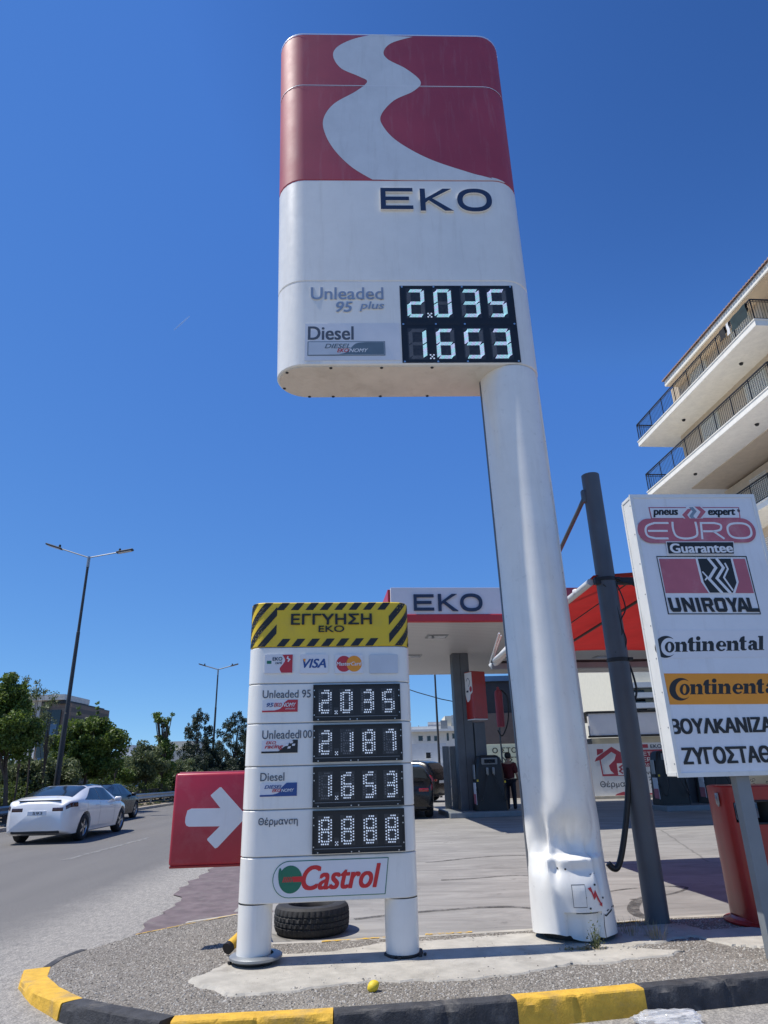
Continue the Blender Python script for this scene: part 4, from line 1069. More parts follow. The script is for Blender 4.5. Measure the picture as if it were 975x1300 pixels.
# the tread shield and its name
mb = MB()
put(mb, fu, [[V(833, 706), V(947.5, 706), V(966, 780), V(848, 780)], [V(834.2, 707.2), V(946.6, 707.2), V(964.6, 778.8), V(849.2, 778.8)]], .002, .001, 2)
put(mb, fu, [[V(836.5, 709.5), V(945.5, 709.5), V(957, 753), V(845, 753)]], .002, .001, 0)
put(mb, fu, [[V(882.5, 708.5), V(929.5, 708.5), V(937.5, 739), V(933, 753.6), V(900, 753.6), V(890, 739)]], .004, .001, 1)
put(mb, fu, [[V(885.5, 709.5), V(927, 709.5), V(934.6, 740), V(930, 752.6), V(901, 752.6), V(893, 739)]], .006, .001, 2)
zw = V(900, 730)[0]-V(896.6, 730)[0]
for dz_, zp, w_ in ((0, [(898, 708.8), (908.2, 721), (899.5, 735), (916.5, 753.4)], 1.0), (.0003, [(908.5, 708.8), (917.8, 721), (909.5, 734.5), (927, 753.4)], 1.0), (.0006, [(919.5, 715), (923.4, 722.5), (918.3, 733.5), (930, 750)], .62), (.0009, [(891, 726), (897.5, 733), (894.5, 737)], .5)):
    put(mb, fu, [thick([V(*q) for q in zp], zw*w_)], .008+dz_, .001, 1)
def blk(px): put(mb, fu, [[V(*p) for p in px]], .006, .001, 2)
def Ls(x, w, top=759, bot=777, lean=5):   # helpers for slanted block capitals
    return lambda a, b: (x+a*w+(b)*lean-0, top+b*(bot-top))
g = Ls(847, 14); blk([g(0, 0), g(.3, 0), g(.3, .72), g(.7, .72), g(.7, 0), g(1, 0), g(1, .8), g(.85, 1), g(.15, 1), g(0, .8)])
g = Ls(863.5, 15); blk([g(0, 0), g(.3, 0), g(.72, .58), g(.72, 0), g(1, 0), g(1, 1), g(.72, 1), g(.28, .42), g(.28, 1), g(0, 1)])
g = Ls(881.5, 4.6); blk([g(0, 0), g(1, 0), g(1, 1), g(0, 1)])
g = Ls(888.8, 14); put(mb, fu, [[V(*p) for p in (g(0, 0), g(.85, 0), g(1, .15), g(1, .5), g(.8, .6), g(1.02, 1), g(.7, 1), g(.5, .62), g(.3, .62), g(.3, 1), g(0, 1))], [V(*p) for p in (g(.3, .22), g(.7, .22), g(.7, .42), g(.3, .42))]], .006, .001, 2)
g = Ls(904.8, 14.5); put(mb, fu, [[V(*p) for p in (g(.15, 0), g(.85, 0), g(1, .15), g(1, .85), g(.85, 1), g(.15, 1), g(0, .85), g(0, .15))], [V(*p) for p in (g(.3, .24), g(.7, .24), g(.7, .76), g(.3, .76))]], .006, .001, 2)
g = Ls(920, 15); blk([g(0, 0), g(.32, 0), g(.5, .36), g(.7, 0), g(1, 0), g(.65, .6), g(.65, 1), g(.35, 1), g(.35, .6)])
g = Ls(931.5, 16); put(mb, fu, [[V(*p) for p in (g(.36, 0), g(.68, 0), g(1, 1), g(.7, 1), g(.65, .82), g(.36, .82), g(.3, 1), g(0, 1))], [V(*p) for p in (g(.5, .25), g(.6, .6), g(.42, .6))]], .006, .001, 2)
g = Ls(946.5, 13); blk([g(0, 0), g(.32, 0), g(.32, .74), g(1, .74), g(1, 1), g(0, 1)])
mb.build('tread_graphic', ['pinkred', 'signwhite', 'black'], face)
# the serif word, twice
def serif_word(fr_, x, y, s, mi, word, d, y_end):
    """x, y: photo point of the baseline start; s: photo x-height"""
    cx, cy = x+13.0*s/12, y-6.0*s/12
    r = 13.5*s/12
    def E(px_, py_, rx, ry, a0, a1, n=26): return [(px_+rx*math.cos(R(a0+(a1-a0)*k/n)), py_-ry*math.sin(R(a0+(a1-a0)*k/n))) for k in range(n+1)]
    out = E(cx, cy, r, r, 48, 318); inn = E(cx+r*.30, cy, r*.74, r*.82, 308, 60)
    put(mb, fr_, [[V(*p) for p in out+inn]], d, .001, mi)
    put(mb, fr_, [[V(*p) for p in E(cx+r*.36, cy+r*.02, r*.44, r*.50, 0, 359)], [V(*p) for p in E(cx+r*.34, cy+r*.02, r*.16, r*.38, 0, 359)]], d, .001, mi)
    L = cx+r*.86; k = s/12.0*1.25; t = 3.9*k
    def st_(x0, y0, y1, w_=t): put(mb, fr_, [[V(x0-.7*k, y1), V(x0+w_, y1+.0), V(x0+w_, y0-.9*k), V(x0+w_+1.1*k, y0-.6*k), V(x0+w_+1.1*k, y0), V(x0-1.1*k, y0), V(x0-1.1*k, y0-.6*k), V(x0, y0-.9*k), V(x0, y1+1.4*k), V(x0-1.2*k, y1+1.5*k)]], d, .001, mi)
    def n_(x0, yb):
        st_(x0, yb, yb-s)
        arch = [(x0+t*.9, yb-s+2.4*k), (x0+t*1.5, yb-s-.3*k), (x0+t*2.3, yb-s-.3*k), (x0+t*2.75, yb-s+2.2*k), (x0+t*2.75, yb-.9*k), (x0+t*2.75+1.1*k, yb-.5*k), (x0+t*2.75+1.1*k, yb), (x0+t*1.75-1.*k, yb), (x0+t*1.75-1.*k, yb-.5*k), (x0+t*1.75, yb-.9*k), (x0+t*1.75, yb-s+3*k), (x0+t*1.5, yb-s+2*k)]
        put(mb, fr_, [[V(*p) for p in arch]], d+.0004, .001, mi); return x0+t*3.35
    def t_(x0, yb):
        put(mb, fr_, [[V(x0, yb-s*1.32), V(x0+t*.6, yb-s*1.45), V(x0+t, yb-s*1.45), V(x0+t, yb-s), V(x0+t+1.8*k, yb-s), V(x0+t+1.8*k, yb-s+1.3*k), V(x0+t, yb-s+1.3*k), V(x0+t, yb-2.2*k), V(x0+t+.8*k, yb-1.1*k), V(x0+t+1.9*k, yb-1.8*k), V(x0+t+1.9*k, yb-.6*k), V(x0+t+.6*k, yb), V(x0+t*.4, yb), V(x0, yb-1.4*k), V(x0, yb-s+1.3*k), V(x0-1.4*k, yb-s+1.3*k), V(x0-1.4*k, yb-s)]], d, .001, mi); return x0+t*1.85
    def i_(x0, yb):
        st_(x0, yb, yb-s); put(mb, fr_, [[V(*p) for p in E(x0+t*.45, yb-s-3.1*k, t*.56, t*.56, 0, 340, 10)]], d, .001, mi); return x0+t*1.62
    def e_(x0, yb):
        ec = (x0+4.9*k, yb-s/2); o_ = E(ec[0], ec[1], 5.1*k, s/2+.3*k, 8, 325); i_2 = E(ec[0]+.7*k, ec[1]+.3*k, 2.6*k, s/2-1.5*k, 318, 190)
        put(mb, fr_, [[V(*p) for p in o_+i_2+[(ec[0]-1.9*k, ec[1]+.7*k), (ec[0]+5.0*k, ec[1]+.7*k)]], [V(*p) for p in E(ec[0]+.6*k, ec[1]-s*.22, 1.5*k, s*.17, 0, 345, 12)]], d, .001, mi); return x0+11.0*k
    def a_(x0, yb):
        put(mb, fr_, [[V(x0+.4*k, yb-s+2.6*k), V(x0+2*k, yb-s), V(x0+5.5*k, yb-s-.2*k), V(x0+8.3*k, yb-s+1.2*k), V(x0+8.8*k, yb-s+3*k), V(x0+8.8*k, yb-1.6*k), V(x0+10.2*k, yb-1*k), V(x0+10*k, yb), V(x0+6.5*k, yb), V(x0+5*k, yb-1*k), V(x0+3*k, yb+.1*k), V(x0+.8*k, yb-.7*k), V(x0, yb-2.8*k), V(x0+.6*k, yb-4.6*k), V(x0+4.9*k, yb-6.6*k), V(x0+4.9*k, yb-s+2.2*k), V(x0+3.6*k, yb-s+1.7*k), V(x0+2.8*k, yb-s+3.4*k)], [V(*p) for p in E(x0+4.*k, yb-3*k, .9*k, 1.7*k, 0, 340, 8)]], d, .001, mi); return x0+10.9*k
    def l_(x0, yb): st_(x0, yb, yb-s*1.45); return x0+t*1.6
    fn = dict(n=n_, t=t_, i=i_, e=e_, a=a_, l=l_); xx = L+.6*k
    n = len(word)
    for j, ch in enumerate(word): xx = fn[ch](xx, y+(y_end-y)*j/n)
mb = MB(); put(mb, fu, [[V(836, 800), V(975, 800), V(983, 834), V(842, 836)]], .0015, .001, 1)
serif_word(fu, 831.5, 827.5, 12.4, 0, 'ntinental', .003, 825)
mb.build('brand_lettering', ['black', 'canwhite'], face)
mb = MB(); put(mb, fu, [[V(842.5, 855), V(1003, 855), V(1010, 893.5), V(850.3, 894.5)]], .0015, .001, 1)
serif_word(fu, 850, 881.5, 12.8, 0, 'ntinental', .003, 880)
mb.build('brand_panel', ['black', 'orangev'], face)
mb = MB(); ptext(mb, fu, 'ΒΟΥΛKΑΝΙΖΑ', (850.5, 911, 981, 931), .002, .002, .045, 0, 0, .96); mb.build('trade_lettering', 'black', face); mb = MB(); ptext(mb, fu, 'ΖΥΓΟΣΤΑΘ', (866, 947.5, 979, 969.5), .002, .002, .045, 0, 0, .98)
mb.build('trade_lettering', 'black', face)
pq = Vector((3.36*KS, 5.95+UD/2+.03, 0)); mb = MB(); mb.box((pq.x, pq.y, (KT+zl)/2-.003), (.12, .09, zl-KT-.006), X=Frame((0, 0, 0), R(3.6)).u, bevel=.006); mb.build('post', 'postgrey', ub)

# ================================================================== GREY POLE, CABLES, AWNING
gpole = thing('utility_pole', 'plain dark grey steel pole between the white fuel sign pole and the lightbox', 'pole', (2.565, 7.5, KT))
mb = MB(); mb.tube([(2.565, 7.5, KT-.01), (2.565, 7.5, 3.62)], .115, 32); mb.build('lower_tube', 'dgrey', gpole, smooth=40)
mb = MB(); mb.tube([(2.565, 7.5, 3.62), (2.565, 7.5, 4.94)], .107, 32); mb.build('upper_tube', 'dgrey', gpole, smooth=40)
for z in (3.60, 2.68):
    mb = MB(); mb.lathe([(.113, -.022), (.122, -.02), (.122, .02), (.105, .022)], (2.565, 7.5, z), 28)
    mb.box((2.68, 7.43, z), (.05, .05, .035), bevel=.006); mb.build('band', 'blackm', gpole, smooth=40)
mb = MB(); mb.tube([(2.44, 7.5, 4.62), (2.20, 8.6, 4.02), (2.06, 10.2, 3.52)], [.026, .026, .02], 10); mb.box((2.45, 7.5, 4.66), (.05, .07, .16), bevel=.006); mb.build('brace', 'dgrey', gpole, smooth=40)
def cable(name, pts, r, m, label, parent=None, n=10):
    P = spline(pts, n); mb = MB(); mb.tube(P, r, 8); o = mb.build(name, m, parent, smooth=60)
    if parent is None: tag(o, label, 'cable')
    return o
def chain3(px, Y): return [tuple(at(x, y, Y)) for x, y in px]
cable('cable', chain3([(768, 727), (777, 733), (786, 748), (794, 772), (788, 790), (795, 812), (792, 828)], 7.42), .008, 'blackm', 'thin black cable looping loose beside the top band of the grey pole')
cable('cable', chain3([(770, 735), (782, 737), (800, 741), (806, 744)], 7.44), .010, 'blackm', 'short black cable running from grey pole to the red awning')
cable('cable', chain3([(766, 742), (776, 752), (783, 770), (790, 800), (785, 815), (791, 826), (781, 828)], 7.40), .007, 'blackm', 'black cable dropping in a hooked loop against the red awning')
cable('cable', chain3([(798, 842), (804, 858), (808, 880), (800, 905)], 7.46), .012, 'blackm', 'frayed black cable hanging from the lower band of the grey pole')
cable('conduit', chain3([(798, 975), (797, 1010), (794, 1050), (789, 1085), (784, 1101), (778, 1102), (772, 1096)], 7.45), .031, 'blackp', 'thick black hose hanging in a bend beside the grey pole')

aw = thing('awning', 'red fabric awning on a white pipe frame beyond the grey pole', 'awning', (3.6, 10, gz(10)))
AL = lambda t: Vector((2.41-.094*(t-7.45), t, 3.58-.03*(t-7.45))); uA = Vector((1, .09, 0)).normalized()
mb = MB(); mb.tube([AL(7.55)+Vector((0, 0, .02)), AL(12.4)], .042, 14); mb.build('edge_pipe', 'pipe', aw, smooth=40)
mb = MB()
for t in (8.0, 9.5, 11): mb.lathe([(.05, -.03), (.056, -.02), (.056, .02), (.05, .03)], AL(t)+Vector((0, 0, .03)), 14)
mb.build('pipe_clip', 'canwhite', aw, smooth=40)
mb = MB(); a = AL(12.4); mb.box(a+uA*2.1+Vector((0, 0, -.10)), (4.3, .09, .11), X=uA, bevel=.008); mb.box(a+uA*2.1+Vector((0, 0, -.02)), (4.3, .12, .03), X=uA, bevel=.004, mi=1); mb.build('back_beam', ['postgrey', 'blackm'], aw)
rows = []
for i in range(16):
    t = 7.45+4.9*i/15; row = []
    for j in range(16):
        s_ = 4.2*j/15; row.append(AL(t)+uA*s_+Vector((0, 0, .07+.10*math.sin(math.pi*j/15)-.035*math.sin(math.pi*((i/15*3) % 1)))))
    rows.append(row)
mb = MB(); mb.grid(rows); mb.build('fabric', 'awning', aw, smooth=60, fixn=False)
for s_, r_ in ((.50, .008), (.98, .02)):
    mb = MB(); mb.tube([AL(t)+uA*s_+Vector((0, 0, .035)) for t in (7.45, 10, 12.35)], r_, 8); mb.build('rib', 'blackm', aw, smooth=40)
for t in (7.45,): mb = MB(); mb.box(AL(t)+uA*2.1+Vector((0, 0, .0)), (4.2, .07, .08), X=uA, bevel=.005); mb.build('cross_beam', 'blackm', aw)
mb = MB(); a = AL(12.45); mb.tube([a+Vector((-.03, 0, -.10)), a+Vector((.3, -.25, .22))], .07, 14); mb.tube([a+Vector((-.05, 0, -.02)), a+Vector((.02, -.85, .36))], .018, 8); mb.tube([a+Vector((-.02, 0, -.02)), a+Vector((.06, -.8, .33))], .014, 8); mb.build('roller_arm', 'pipe', aw, smooth=40)
q = AL(12.4)+uA*4.2; mb = MB(); mb.tube([(q.x, q.y, gz(q.y)), (q.x, q.y, 3.3)], .05, 14); mb.build('support_post', 'dgrey', aw, smooth=40)

# ================================================================== RED BIN
bn = thing('litter_bin', 'tall round red litter bin with a dark letterbox opening behind the lightbox post', 'bin', (3.56, 7.42, KT))
bc = Vector((3.615, 7.42, 0)); BR, BH = .31, 1.19
mb = MB(); nA = 96; hz = [0, .3, .6, .845, .86, .90, .95, 1.0, 1.04, 1.055, 1.10, 1.15, 1.18, 1.19]
def bp(a, h, r):
    f_ = (abs(math.sin(a))**3+abs(math.cos(a))**3)**(-1/3)
    return Vector((bc.x+r*f_*math.sin(a), bc.y-r*f_*math.cos(a), KT+.03+h))
for shell, rr in ((0, BR), (1, BR-.02)):
    V0 = len(mb.v)
    for h in hz:
        for k in range(nA):
            r_ = rr*(.99+.01*math.sin(min(1, h/.9)*1.57))-(.012 if h >= 1.185 else 0); mb.v.append(bp(2*math.pi*k/nA-.45, h, r_))
    for i in range(len(hz)-1):
        for k in range(nA):
            a = ((2*math.pi*(k+.5)/nA-.45)+math.pi) % (2*math.pi)-math.pi; h = (hz[i]+hz[i+1])/2
            al = abs(a+.15); lim = .60 if .86 < h < 1.04 else .53
            if .845 < h < 1.055 and (al < lim or al > math.pi-lim): continue
            k2 = (k+1) % nA; mb.f.append((V0+i*nA+k, V0+i*nA+k2, V0+(i+1)*nA+k2, V0+(i+1)*nA+k)); mb.m.append(shell)
top = [bp(2*math.pi*k/nA, 1.19, BR-.012) for k in range(nA)]; mb.add(top, [tuple(range(nA))], 0)
mb.build('drum', ['binred', 'blackm'], bn, smooth=35)
mb = MB(); mb.lathe([(.30, 0), (.40, .004), (.405, .02), (.345, .035), (.33, .06)], (bc.x, bc.y, KT), 48); mb.build('base_flange', 'binred', bn, smooth=40)
mb = MB()
for sgn in (0,):
    ring = [(-.75, .845), (-.75, 1.055)]
    pts_ = [bp(-.15+.56*c_, .95+.1*s_, BR+.004) for c_, s_ in [(math.copysign(abs(math.cos(t))**.35, math.cos(t)), math.copysign(abs(math.sin(t))**.5, math.sin(t))) for t in np.linspace(0, 2*math.pi, 48, endpoint=True)]]
    mb.tube(pts_, .011, 6)
mb.build('slot_rim', 'blackm', bn, smooth=60)
mb = MB(); q = bp(-1.3, 1.07, BR+.012); mb.box(q, (.02, .05, .11), bevel=.006); mb.tube([q+Vector((0, 0, .04)), q+Vector((-.02, -.02, 0)), q+Vector((0, -.01, -.07))], .01, 6); mb.build('latch', 'steel', bn, smooth=40)
mb = MB(); mb.grid([[bp(.27+.2*i/6, .66+.11*j, BR+.003) for i in range(7)] for j in range(2)]); mb.build('sticker', 'pinkred', bn, fixn=False)

# ================================================================== STATION CANOPY
YW = R(6.0); cu_ = Vector((math.cos(YW), math.sin(YW), 0)); cv_ = Vector((-math.sin(YW), math.cos(YW), 0))
C0 = Vector((.12, 17.1, 0)); CW, CD, CB, CT = 15.0, 10.3, 5.2, 6.12
cp = lambda a, b, z: C0+cu_*a+cv_*b+Vector((0, 0, z))
can = thing('station_canopy', 'long flat white fuel station canopy with a red stripe and dark blue letters', 'canopy', cp(3.4, 5.4, gz(22)))
mb = MB(); mb.box(cp(CW/2, CD/2, CB+.12), (CW-.06, CD-.06, .2), X=cu_); mb.build('soffit', 'slats', can)
fsp = cp(4.42, 0, 0)
mb = MB(); mb.box(cp(2.21, .06, (CB+.2+CT)/2), (4.42, .12, CT-CB-.2), X=cu_, bevel=.004); mb.build('white_fascia', 'canwhite', can)
mb = MB(); mb.box(cp(4.43+(CW-4.43)/2, .06, (CB+.2+CT)/2), (CW-4.43, .12, CT-CB-.2), X=cu_, bevel=.004); mb.build('red_fascia', 'maroon', can)
mb = MB(); mb.box(cp(CW/2, .04, CB+.095), (CW+.02, .16, .2), X=cu_, bevel=.02); mb.box(cp(CW/2, -.02, CB+.03), (CW, .03, .03), X=cu_, bevel=.004); mb.build('red_stripe', 'canred', can)
mb = MB(); mb.box(cp(-.003, CD/2+.1, (CB+CT)/2), (.12, CD-.2, CT-CB-.004), X=cu_, bevel=.01); mb.build('side_fascia', 'canred', can)
mb = MB(); mb.box(cp(CW/2, CD, (CB+CT)/2), (CW, .1, CT-CB-.01), X=cu_); mb.box(cp(CW, CD/2, (CB+CT)/2), (.1, CD-.2, CT-CB-.01), X=cu_); mb.box(cp(CW/2, CD/2, CT-.12), (CW-.2, CD-.2, .05), X=cu_); mb.build('back_fascia', 'canwhite', can)
ff = Frame(cp(0, 0, 0), YW)
word_eko(can, ff, (pxbox(ff, 525, 755, 550.5, 775.5), pxbox(ff, 556, 754.5, 581, 776), pxbox(ff, 584, 754, 612, 776.5)), .004, .05, 'navy', 'navy')
for a, b in ((1.55, 2.1), (1.3, 5.6), (4.4, 2.2), (4.6, 6), (8, 2.4), (8.3, 6.2), (11.5, 3)):
    mb = MB(); mb.box(cp(a, b, CB+.012), (.62, .5, .03), X=cu_, bevel=.006); mb.box(cp(a, b, CB-.004), (.5, .38, .01), X=cu_, mi=1); mb.build('flood_light', ['steel', 'glass'], can)
for a in (2.86, 10.35):
    mb = MB(); mb.box(cp(a, 5.35, (CB+.03+gz(22.5))/2), (.56, .42, CB-gz(22.5)+.02), X=cu_, bevel=.03); mb.box(cp(a-.02, 5.14, (CB+gz(22.5))/2), (.012, .012, CB-gz(22.5)), X=cu_, mi=1); mb.build('column', ['dgrey', 'blackm'], can)

# pump islands (raised kerbs), pumps, hanging totem
def island_slab(a0, a1, b0, b1):
    mb = MB(); c = cp((a0+a1)/2, (b0+b1)/2, gz(22)+.07); mb.box(c, (a1-a0, b1-b0, .17), X=cu_, bevel=.03, seg=3); return struct(mb.build('pump_island', 'postgrey'))
island_slab(2.05, 4.6, 4.2, 6.3); island_slab(8.6, 12.4, 3.9, 5.6)
IT = gz(22)+.155
def make_pump(label, a, b, rz=0):
    o = cp(a, b, IT); t = thing('fuel_pump', label, 'fuel pump', o, 'fuel pumps under the canopy')
    q = lambda x, y, z: o+cu_*x+cv_*y+Vector((0, 0, z))
    mb = MB(); rows = []
    for z, w, d in ((0, .50, .30), (.04, .50, .30), (1.2, .42, .26), (1.48, .36, .24), (1.56, .30, .2), (1.58, .22, .16)): rows.append([q(x*w, y*d, z) for x, y in ((-1, -.75), (-.86, -1), (.86, -1), (1, -.75), (1, .75), (.86, 1), (-.86, 1), (-1, .75))])
    mb.grid(rows, 0, True); mb.add(rows[-1], [tuple(range(8))]); mb.build('cabinet', 'blackp', t, smooth=30)
    mb = MB(); mb.box(q(0, -.27, 1.40), (.5, .06, .20), X=cu_, Z=Vector((0, -.25, 1)).normalized(), bevel=.02); mb.build('head', 'postgrey', t)
    mb = MB(); mb.box(q(0, -.305, 1.40), (.34, .02, .11), X=cu_, Z=Vector((0, -.25, 1)).normalized()); mb.build('screen', 'glass', t)
    for sx in (-.16, .16):
        mb = MB(); mb.box(q(sx*.6, -.30, 1.12), (.07, .10, .2), X=cu_, bevel=.02); mb.tube([q(sx*.6, -.33, 1.2), q(sx*.6, -.40, 1.12), q(sx*.6, -.36, 1.0)], .016, 8); mb.build('nozzle', 'steel', t, smooth=40)
        mb = MB(); mb.tube(spline([tuple(q(sx*.6, -.34, 1.04)), tuple(q(sx*1.6, -.50, .5)), tuple(q(sx*2.4, -.46, .28)), tuple(q(sx*2.9, -.2, .7)), tuple(q(sx*2.4, -.02, 1.3))], 8), .018, 8); mb.build('hose', 'blackm', t, smooth=60)
    mb = MB(); mb.box(q(-.475, -.10, .48), (.02, .30, .62), X=cu_, bevel=.004); mb.box(q(-.488, -.10, .33), (.006, .3, .28), X=cu_, mi=1); mb.box(q(-.46, -.05, 1.1), (.03, .22, .42), X=cu_, bevel=.008, mi=2); mb.build('poster', ['poster', 'pinkred', 'steel'], t)
    mb = MB(); mb.box(q(-.42, -.3, .85), (.05, .02, .06), X=cu_); mb.box(q(.45, -.22, .8), (.05, .04, .06), X=cu_); mb.build('yellow_tag', 'yellow', t)
    return t
pm = make_pump('black fuel pump beside the grey canopy column, a man behind it', 3.42, 4.75)
tot = thing('pump_topper', 'hanging red and white box sign on a grey post above the fuel pump', 'sign', cp(3.33, 5.15, IT), )
q = lambda x, y, z: cp(3.33, 5.15, IT)+cu_*x+cv_*y+Vector((0, 0, z))
mb = MB(); mb.box(q(.02, .1, 1.3), (.36, .26, 2.6), X=cu_, bevel=.02); mb.build('post', 'dgrey', tot)
bx = at(616, 850, 21.9).z; bz = at(618, 911, 21.9).z
ax = Vector((math.cos(R(40)), math.sin(R(40)), 0))
bxx = Vector((math.cos(R(-32)), math.sin(R(-32)), 0))
mb = MB(); mb.box(q(-.05, -.12, (bx+bz)/2-IT), (.52, .44, bx-bz), X=Vector((math.cos(R(28)), math.sin(R(28)), 0)), bevel=.015); tb = mb.build('box', 'binred', tot)
mb = MB(); X2 = Vector((math.cos(R(28)), math.sin(R(28)), 0)); Y2 = Vector((-math.sin(R(28)), math.cos(R(28)), 0)); cb_ = q(-.05, -.12, 0); 
lf = Frame(cb_-X2*.262+Y2*.22, R(28)-math.pi/2); lf.o.z = bz
HH = bx-bz
put(mb, lf, [[(.02, HH*.52), (.42, HH*.56), (.42, HH-.03), (.02, HH-.03)]], .002, .004, 0); put(mb, lf, [spline([(.02, HH*.52), (.10, HH*.36), (.25, HH*.40), (.30, HH*.5), (.42, HH*.56), (.22, HH*.60), (.02, HH*.54)], 4)], .003, .004, 0)
put(mb, lf, [thick(spline([(.10, HH*.80), (.2, HH*.86), (.3, HH*.78), (.22, HH*.68)], 5), .02)], .0075, .001, 1); put(mb, lf, [rect(.08, HH*.56, .2, HH*.6)], .0085, .001, 1); put(mb, lf, [ell(.33, HH*.62, .07, .09)], .0075, .001, 2)
mb.build('artwork', ['canwhite', 'navy', 'maroon'], tb)
mb = MB(); mb.box(Vector((cb_.x, cb_.y, bz-.02)), (.5, .42, .03), X=X2); mb.build('base_trim', 'canwhite', tot)
pm2 = copy_tree(pm, cp(9.15, 4.6, IT)); pm2['label'] = 'black fuel pump glimpsed below the lightbox sign, left of a grey column'
pm3 = copy_tree(pm, cp(10.75, 4.75, IT)); pm3['label'] = 'black fuel pump glimpsed between the lightbox post and the red bin'

# ================================================================== PEOPLE
def skin_mesh(verts, edges, radii, root, name, m, parent, sub=2):
    me = bpy.data.meshes.new(name); me.from_pydata([Vector(v) for v in verts], edges, [])
    ob = bpy.data.objects.new(name, me); COL.objects.link(ob)
    md = ob.modifiers.new('s', 'SKIN'); md.use_smooth_shade = True
    for i, r_ in enumerate(radii):
        sv = me.skin_vertices[0].data[i]; sv.radius = r_ if isinstance(r_, tuple) else (r_, r_); sv.use_root = (i == root)
    s2 = ob.modifiers.new('u', 'SUBSURF'); s2.levels = sub; s2.render_levels = sub
    dg = bpy.context.evaluated_depsgraph_get(); ev = ob.evaluated_get(dg); nm = bpy.data.meshes.new_from_object(ev)
    bpy.data.objects.remove(ob); bpy.data.meshes.remove(me)
    nm.materials.clear(); nm.materials.append(M[m]); nm.polygons.foreach_set('use_smooth', [True]*len(nm.polygons)); nm.name = name
    o = bpy.data.objects.new(name, nm); COL.objects.link(o)
    if parent is not None: o.parent = parent
    return o
def person(label, loc, rz):
    t = thing('person', label, 'person', loc); t.rotation_euler = (0, 0, rz)
    V_ = [(0, 0, .95), (0, 0, 1.12), (0, .01, 1.30), (0, .015, 1.42), (0, .0, 1.50), (0, -.015, 1.57), (0, -.03, 1.66), (0, -.02, 1.73),
          (-.10, 0, .90), (-.11, -.01, .50), (-.12, .02, .10), (-.13, -.10, .035), (.10, 0, .90), (.11, -.02, .50), (.12, .01, .10), (.14, -.11, .035),
          (-.19, .01, 1.40), (-.25, .02, 1.14), (-.22, -.16, .98), (-.20, -.24, .97), (.19, .01, 1.40), (.26, .0, 1.14), (.22, -.2, 1.02), (.20, -.28, 1.02)]
    E_ = [(0, 1), (1, 2), (2, 3), (3, 4), (4, 5), (5, 6), (6, 7), (0, 8), (8, 9), (9, 10), (10, 11), (0, 12), (12, 13), (13, 14), (14, 15), (3, 16), (16, 17), (17, 18), (18, 19), (3, 20), (20, 21), (21, 22), (22, 23)]
    Rr_ = [(.16, .11), (.15, .105), (.17, .115), (.15, .10), .055, .06, .095, .06, .085, .06, .042, .04, .085, .06, .042, .04, .06, .045, .034, .036, .06, .045, .034, .036]
    body = skin_mesh(V_, E_, Rr_, 0, 'body', 'skin', t)
    for sx in (-1, 1):           # fingers, nose and ears grow out of small chains
        pass
    def grow(idx, add, name, m):
        mp = {v: i for i, v in enumerate(idx)}; e = [(mp[a], mp[b]) for a, b in E_ if a in mp and b in mp]
        r_ = [tuple(x+add for x in (Rr_[i] if isinstance(Rr_[i], tuple) else (Rr_[i], Rr_[i]))) for i in idx]
        return skin_mesh([V_[i] for i in idx], e, r_, 0, name, m, t)
    grow([0, 1, 2, 3, 16, 17, 20, 21], .034, 'shirt', 'shirt'); grow([0, 8, 9, 10, 12, 13, 14], .016, 'trousers', 'trouser')
    mb = MB(); mb.lathe([(.0, .10), (.06, .09), (.095, .05), (.103, 0), (.098, -.05), (.07, -.09)], (0, -.0, 1.69), 20)
    h = mb.build('hair', 'hair', None, smooth=60, origin=(0, 0, 0)); h.location = (0, 0, 0); h.parent = t
    mb = MB()
    for sx in (-1, 1):
        for k in range(4): mb.tube([(sx*.20+(k-1.5)*.018, -.25-.02*(sx > 0), 1.0), (sx*.20+(k-1.5)*.019, -.30, .985), (sx*.20+(k-1.5)*.019, -.325, .96)], [.010, .009, .007], 6)
        mb.tube([(sx*.17, -.23, 1.0), (sx*.15, -.27, 1.0), (sx*.155, -.30, .985)], [.012, .01, .008], 6)
    mb.lathe([(0, .02), (.012, .01), (.016, -.01), (0, -.02)], (0, -.125, 1.645), 8)
    for sx in (-1, 1): mb.lathe([(0, .03), (.014, .02), (.016, -.01), (0, -.028)], (sx*.098, -.02, 1.65), 8)
    f_ = mb.build('features', 'skin', None, smooth=60, origin=(0, 0, 0)); f_.location = (0, 0, 0); f_.parent = t
    mb = MB()
    for sx in (-1, 1): mb.box((sx*.125, -.07, .045), (.095, .27, .085), bevel=.03, seg=3)
    s_ = mb.build('shoes', 'blackm', None, smooth=40, origin=(0, 0, 0)); s_.location = (0, 0, 0); s_.parent = t
    return t
pl = at(651, 1036, 22.6); person('man in a dark red shirt and navy trousers standing beside the fuel pump', (pl.x, 22.6, gz(22.6)+.02), R(150))

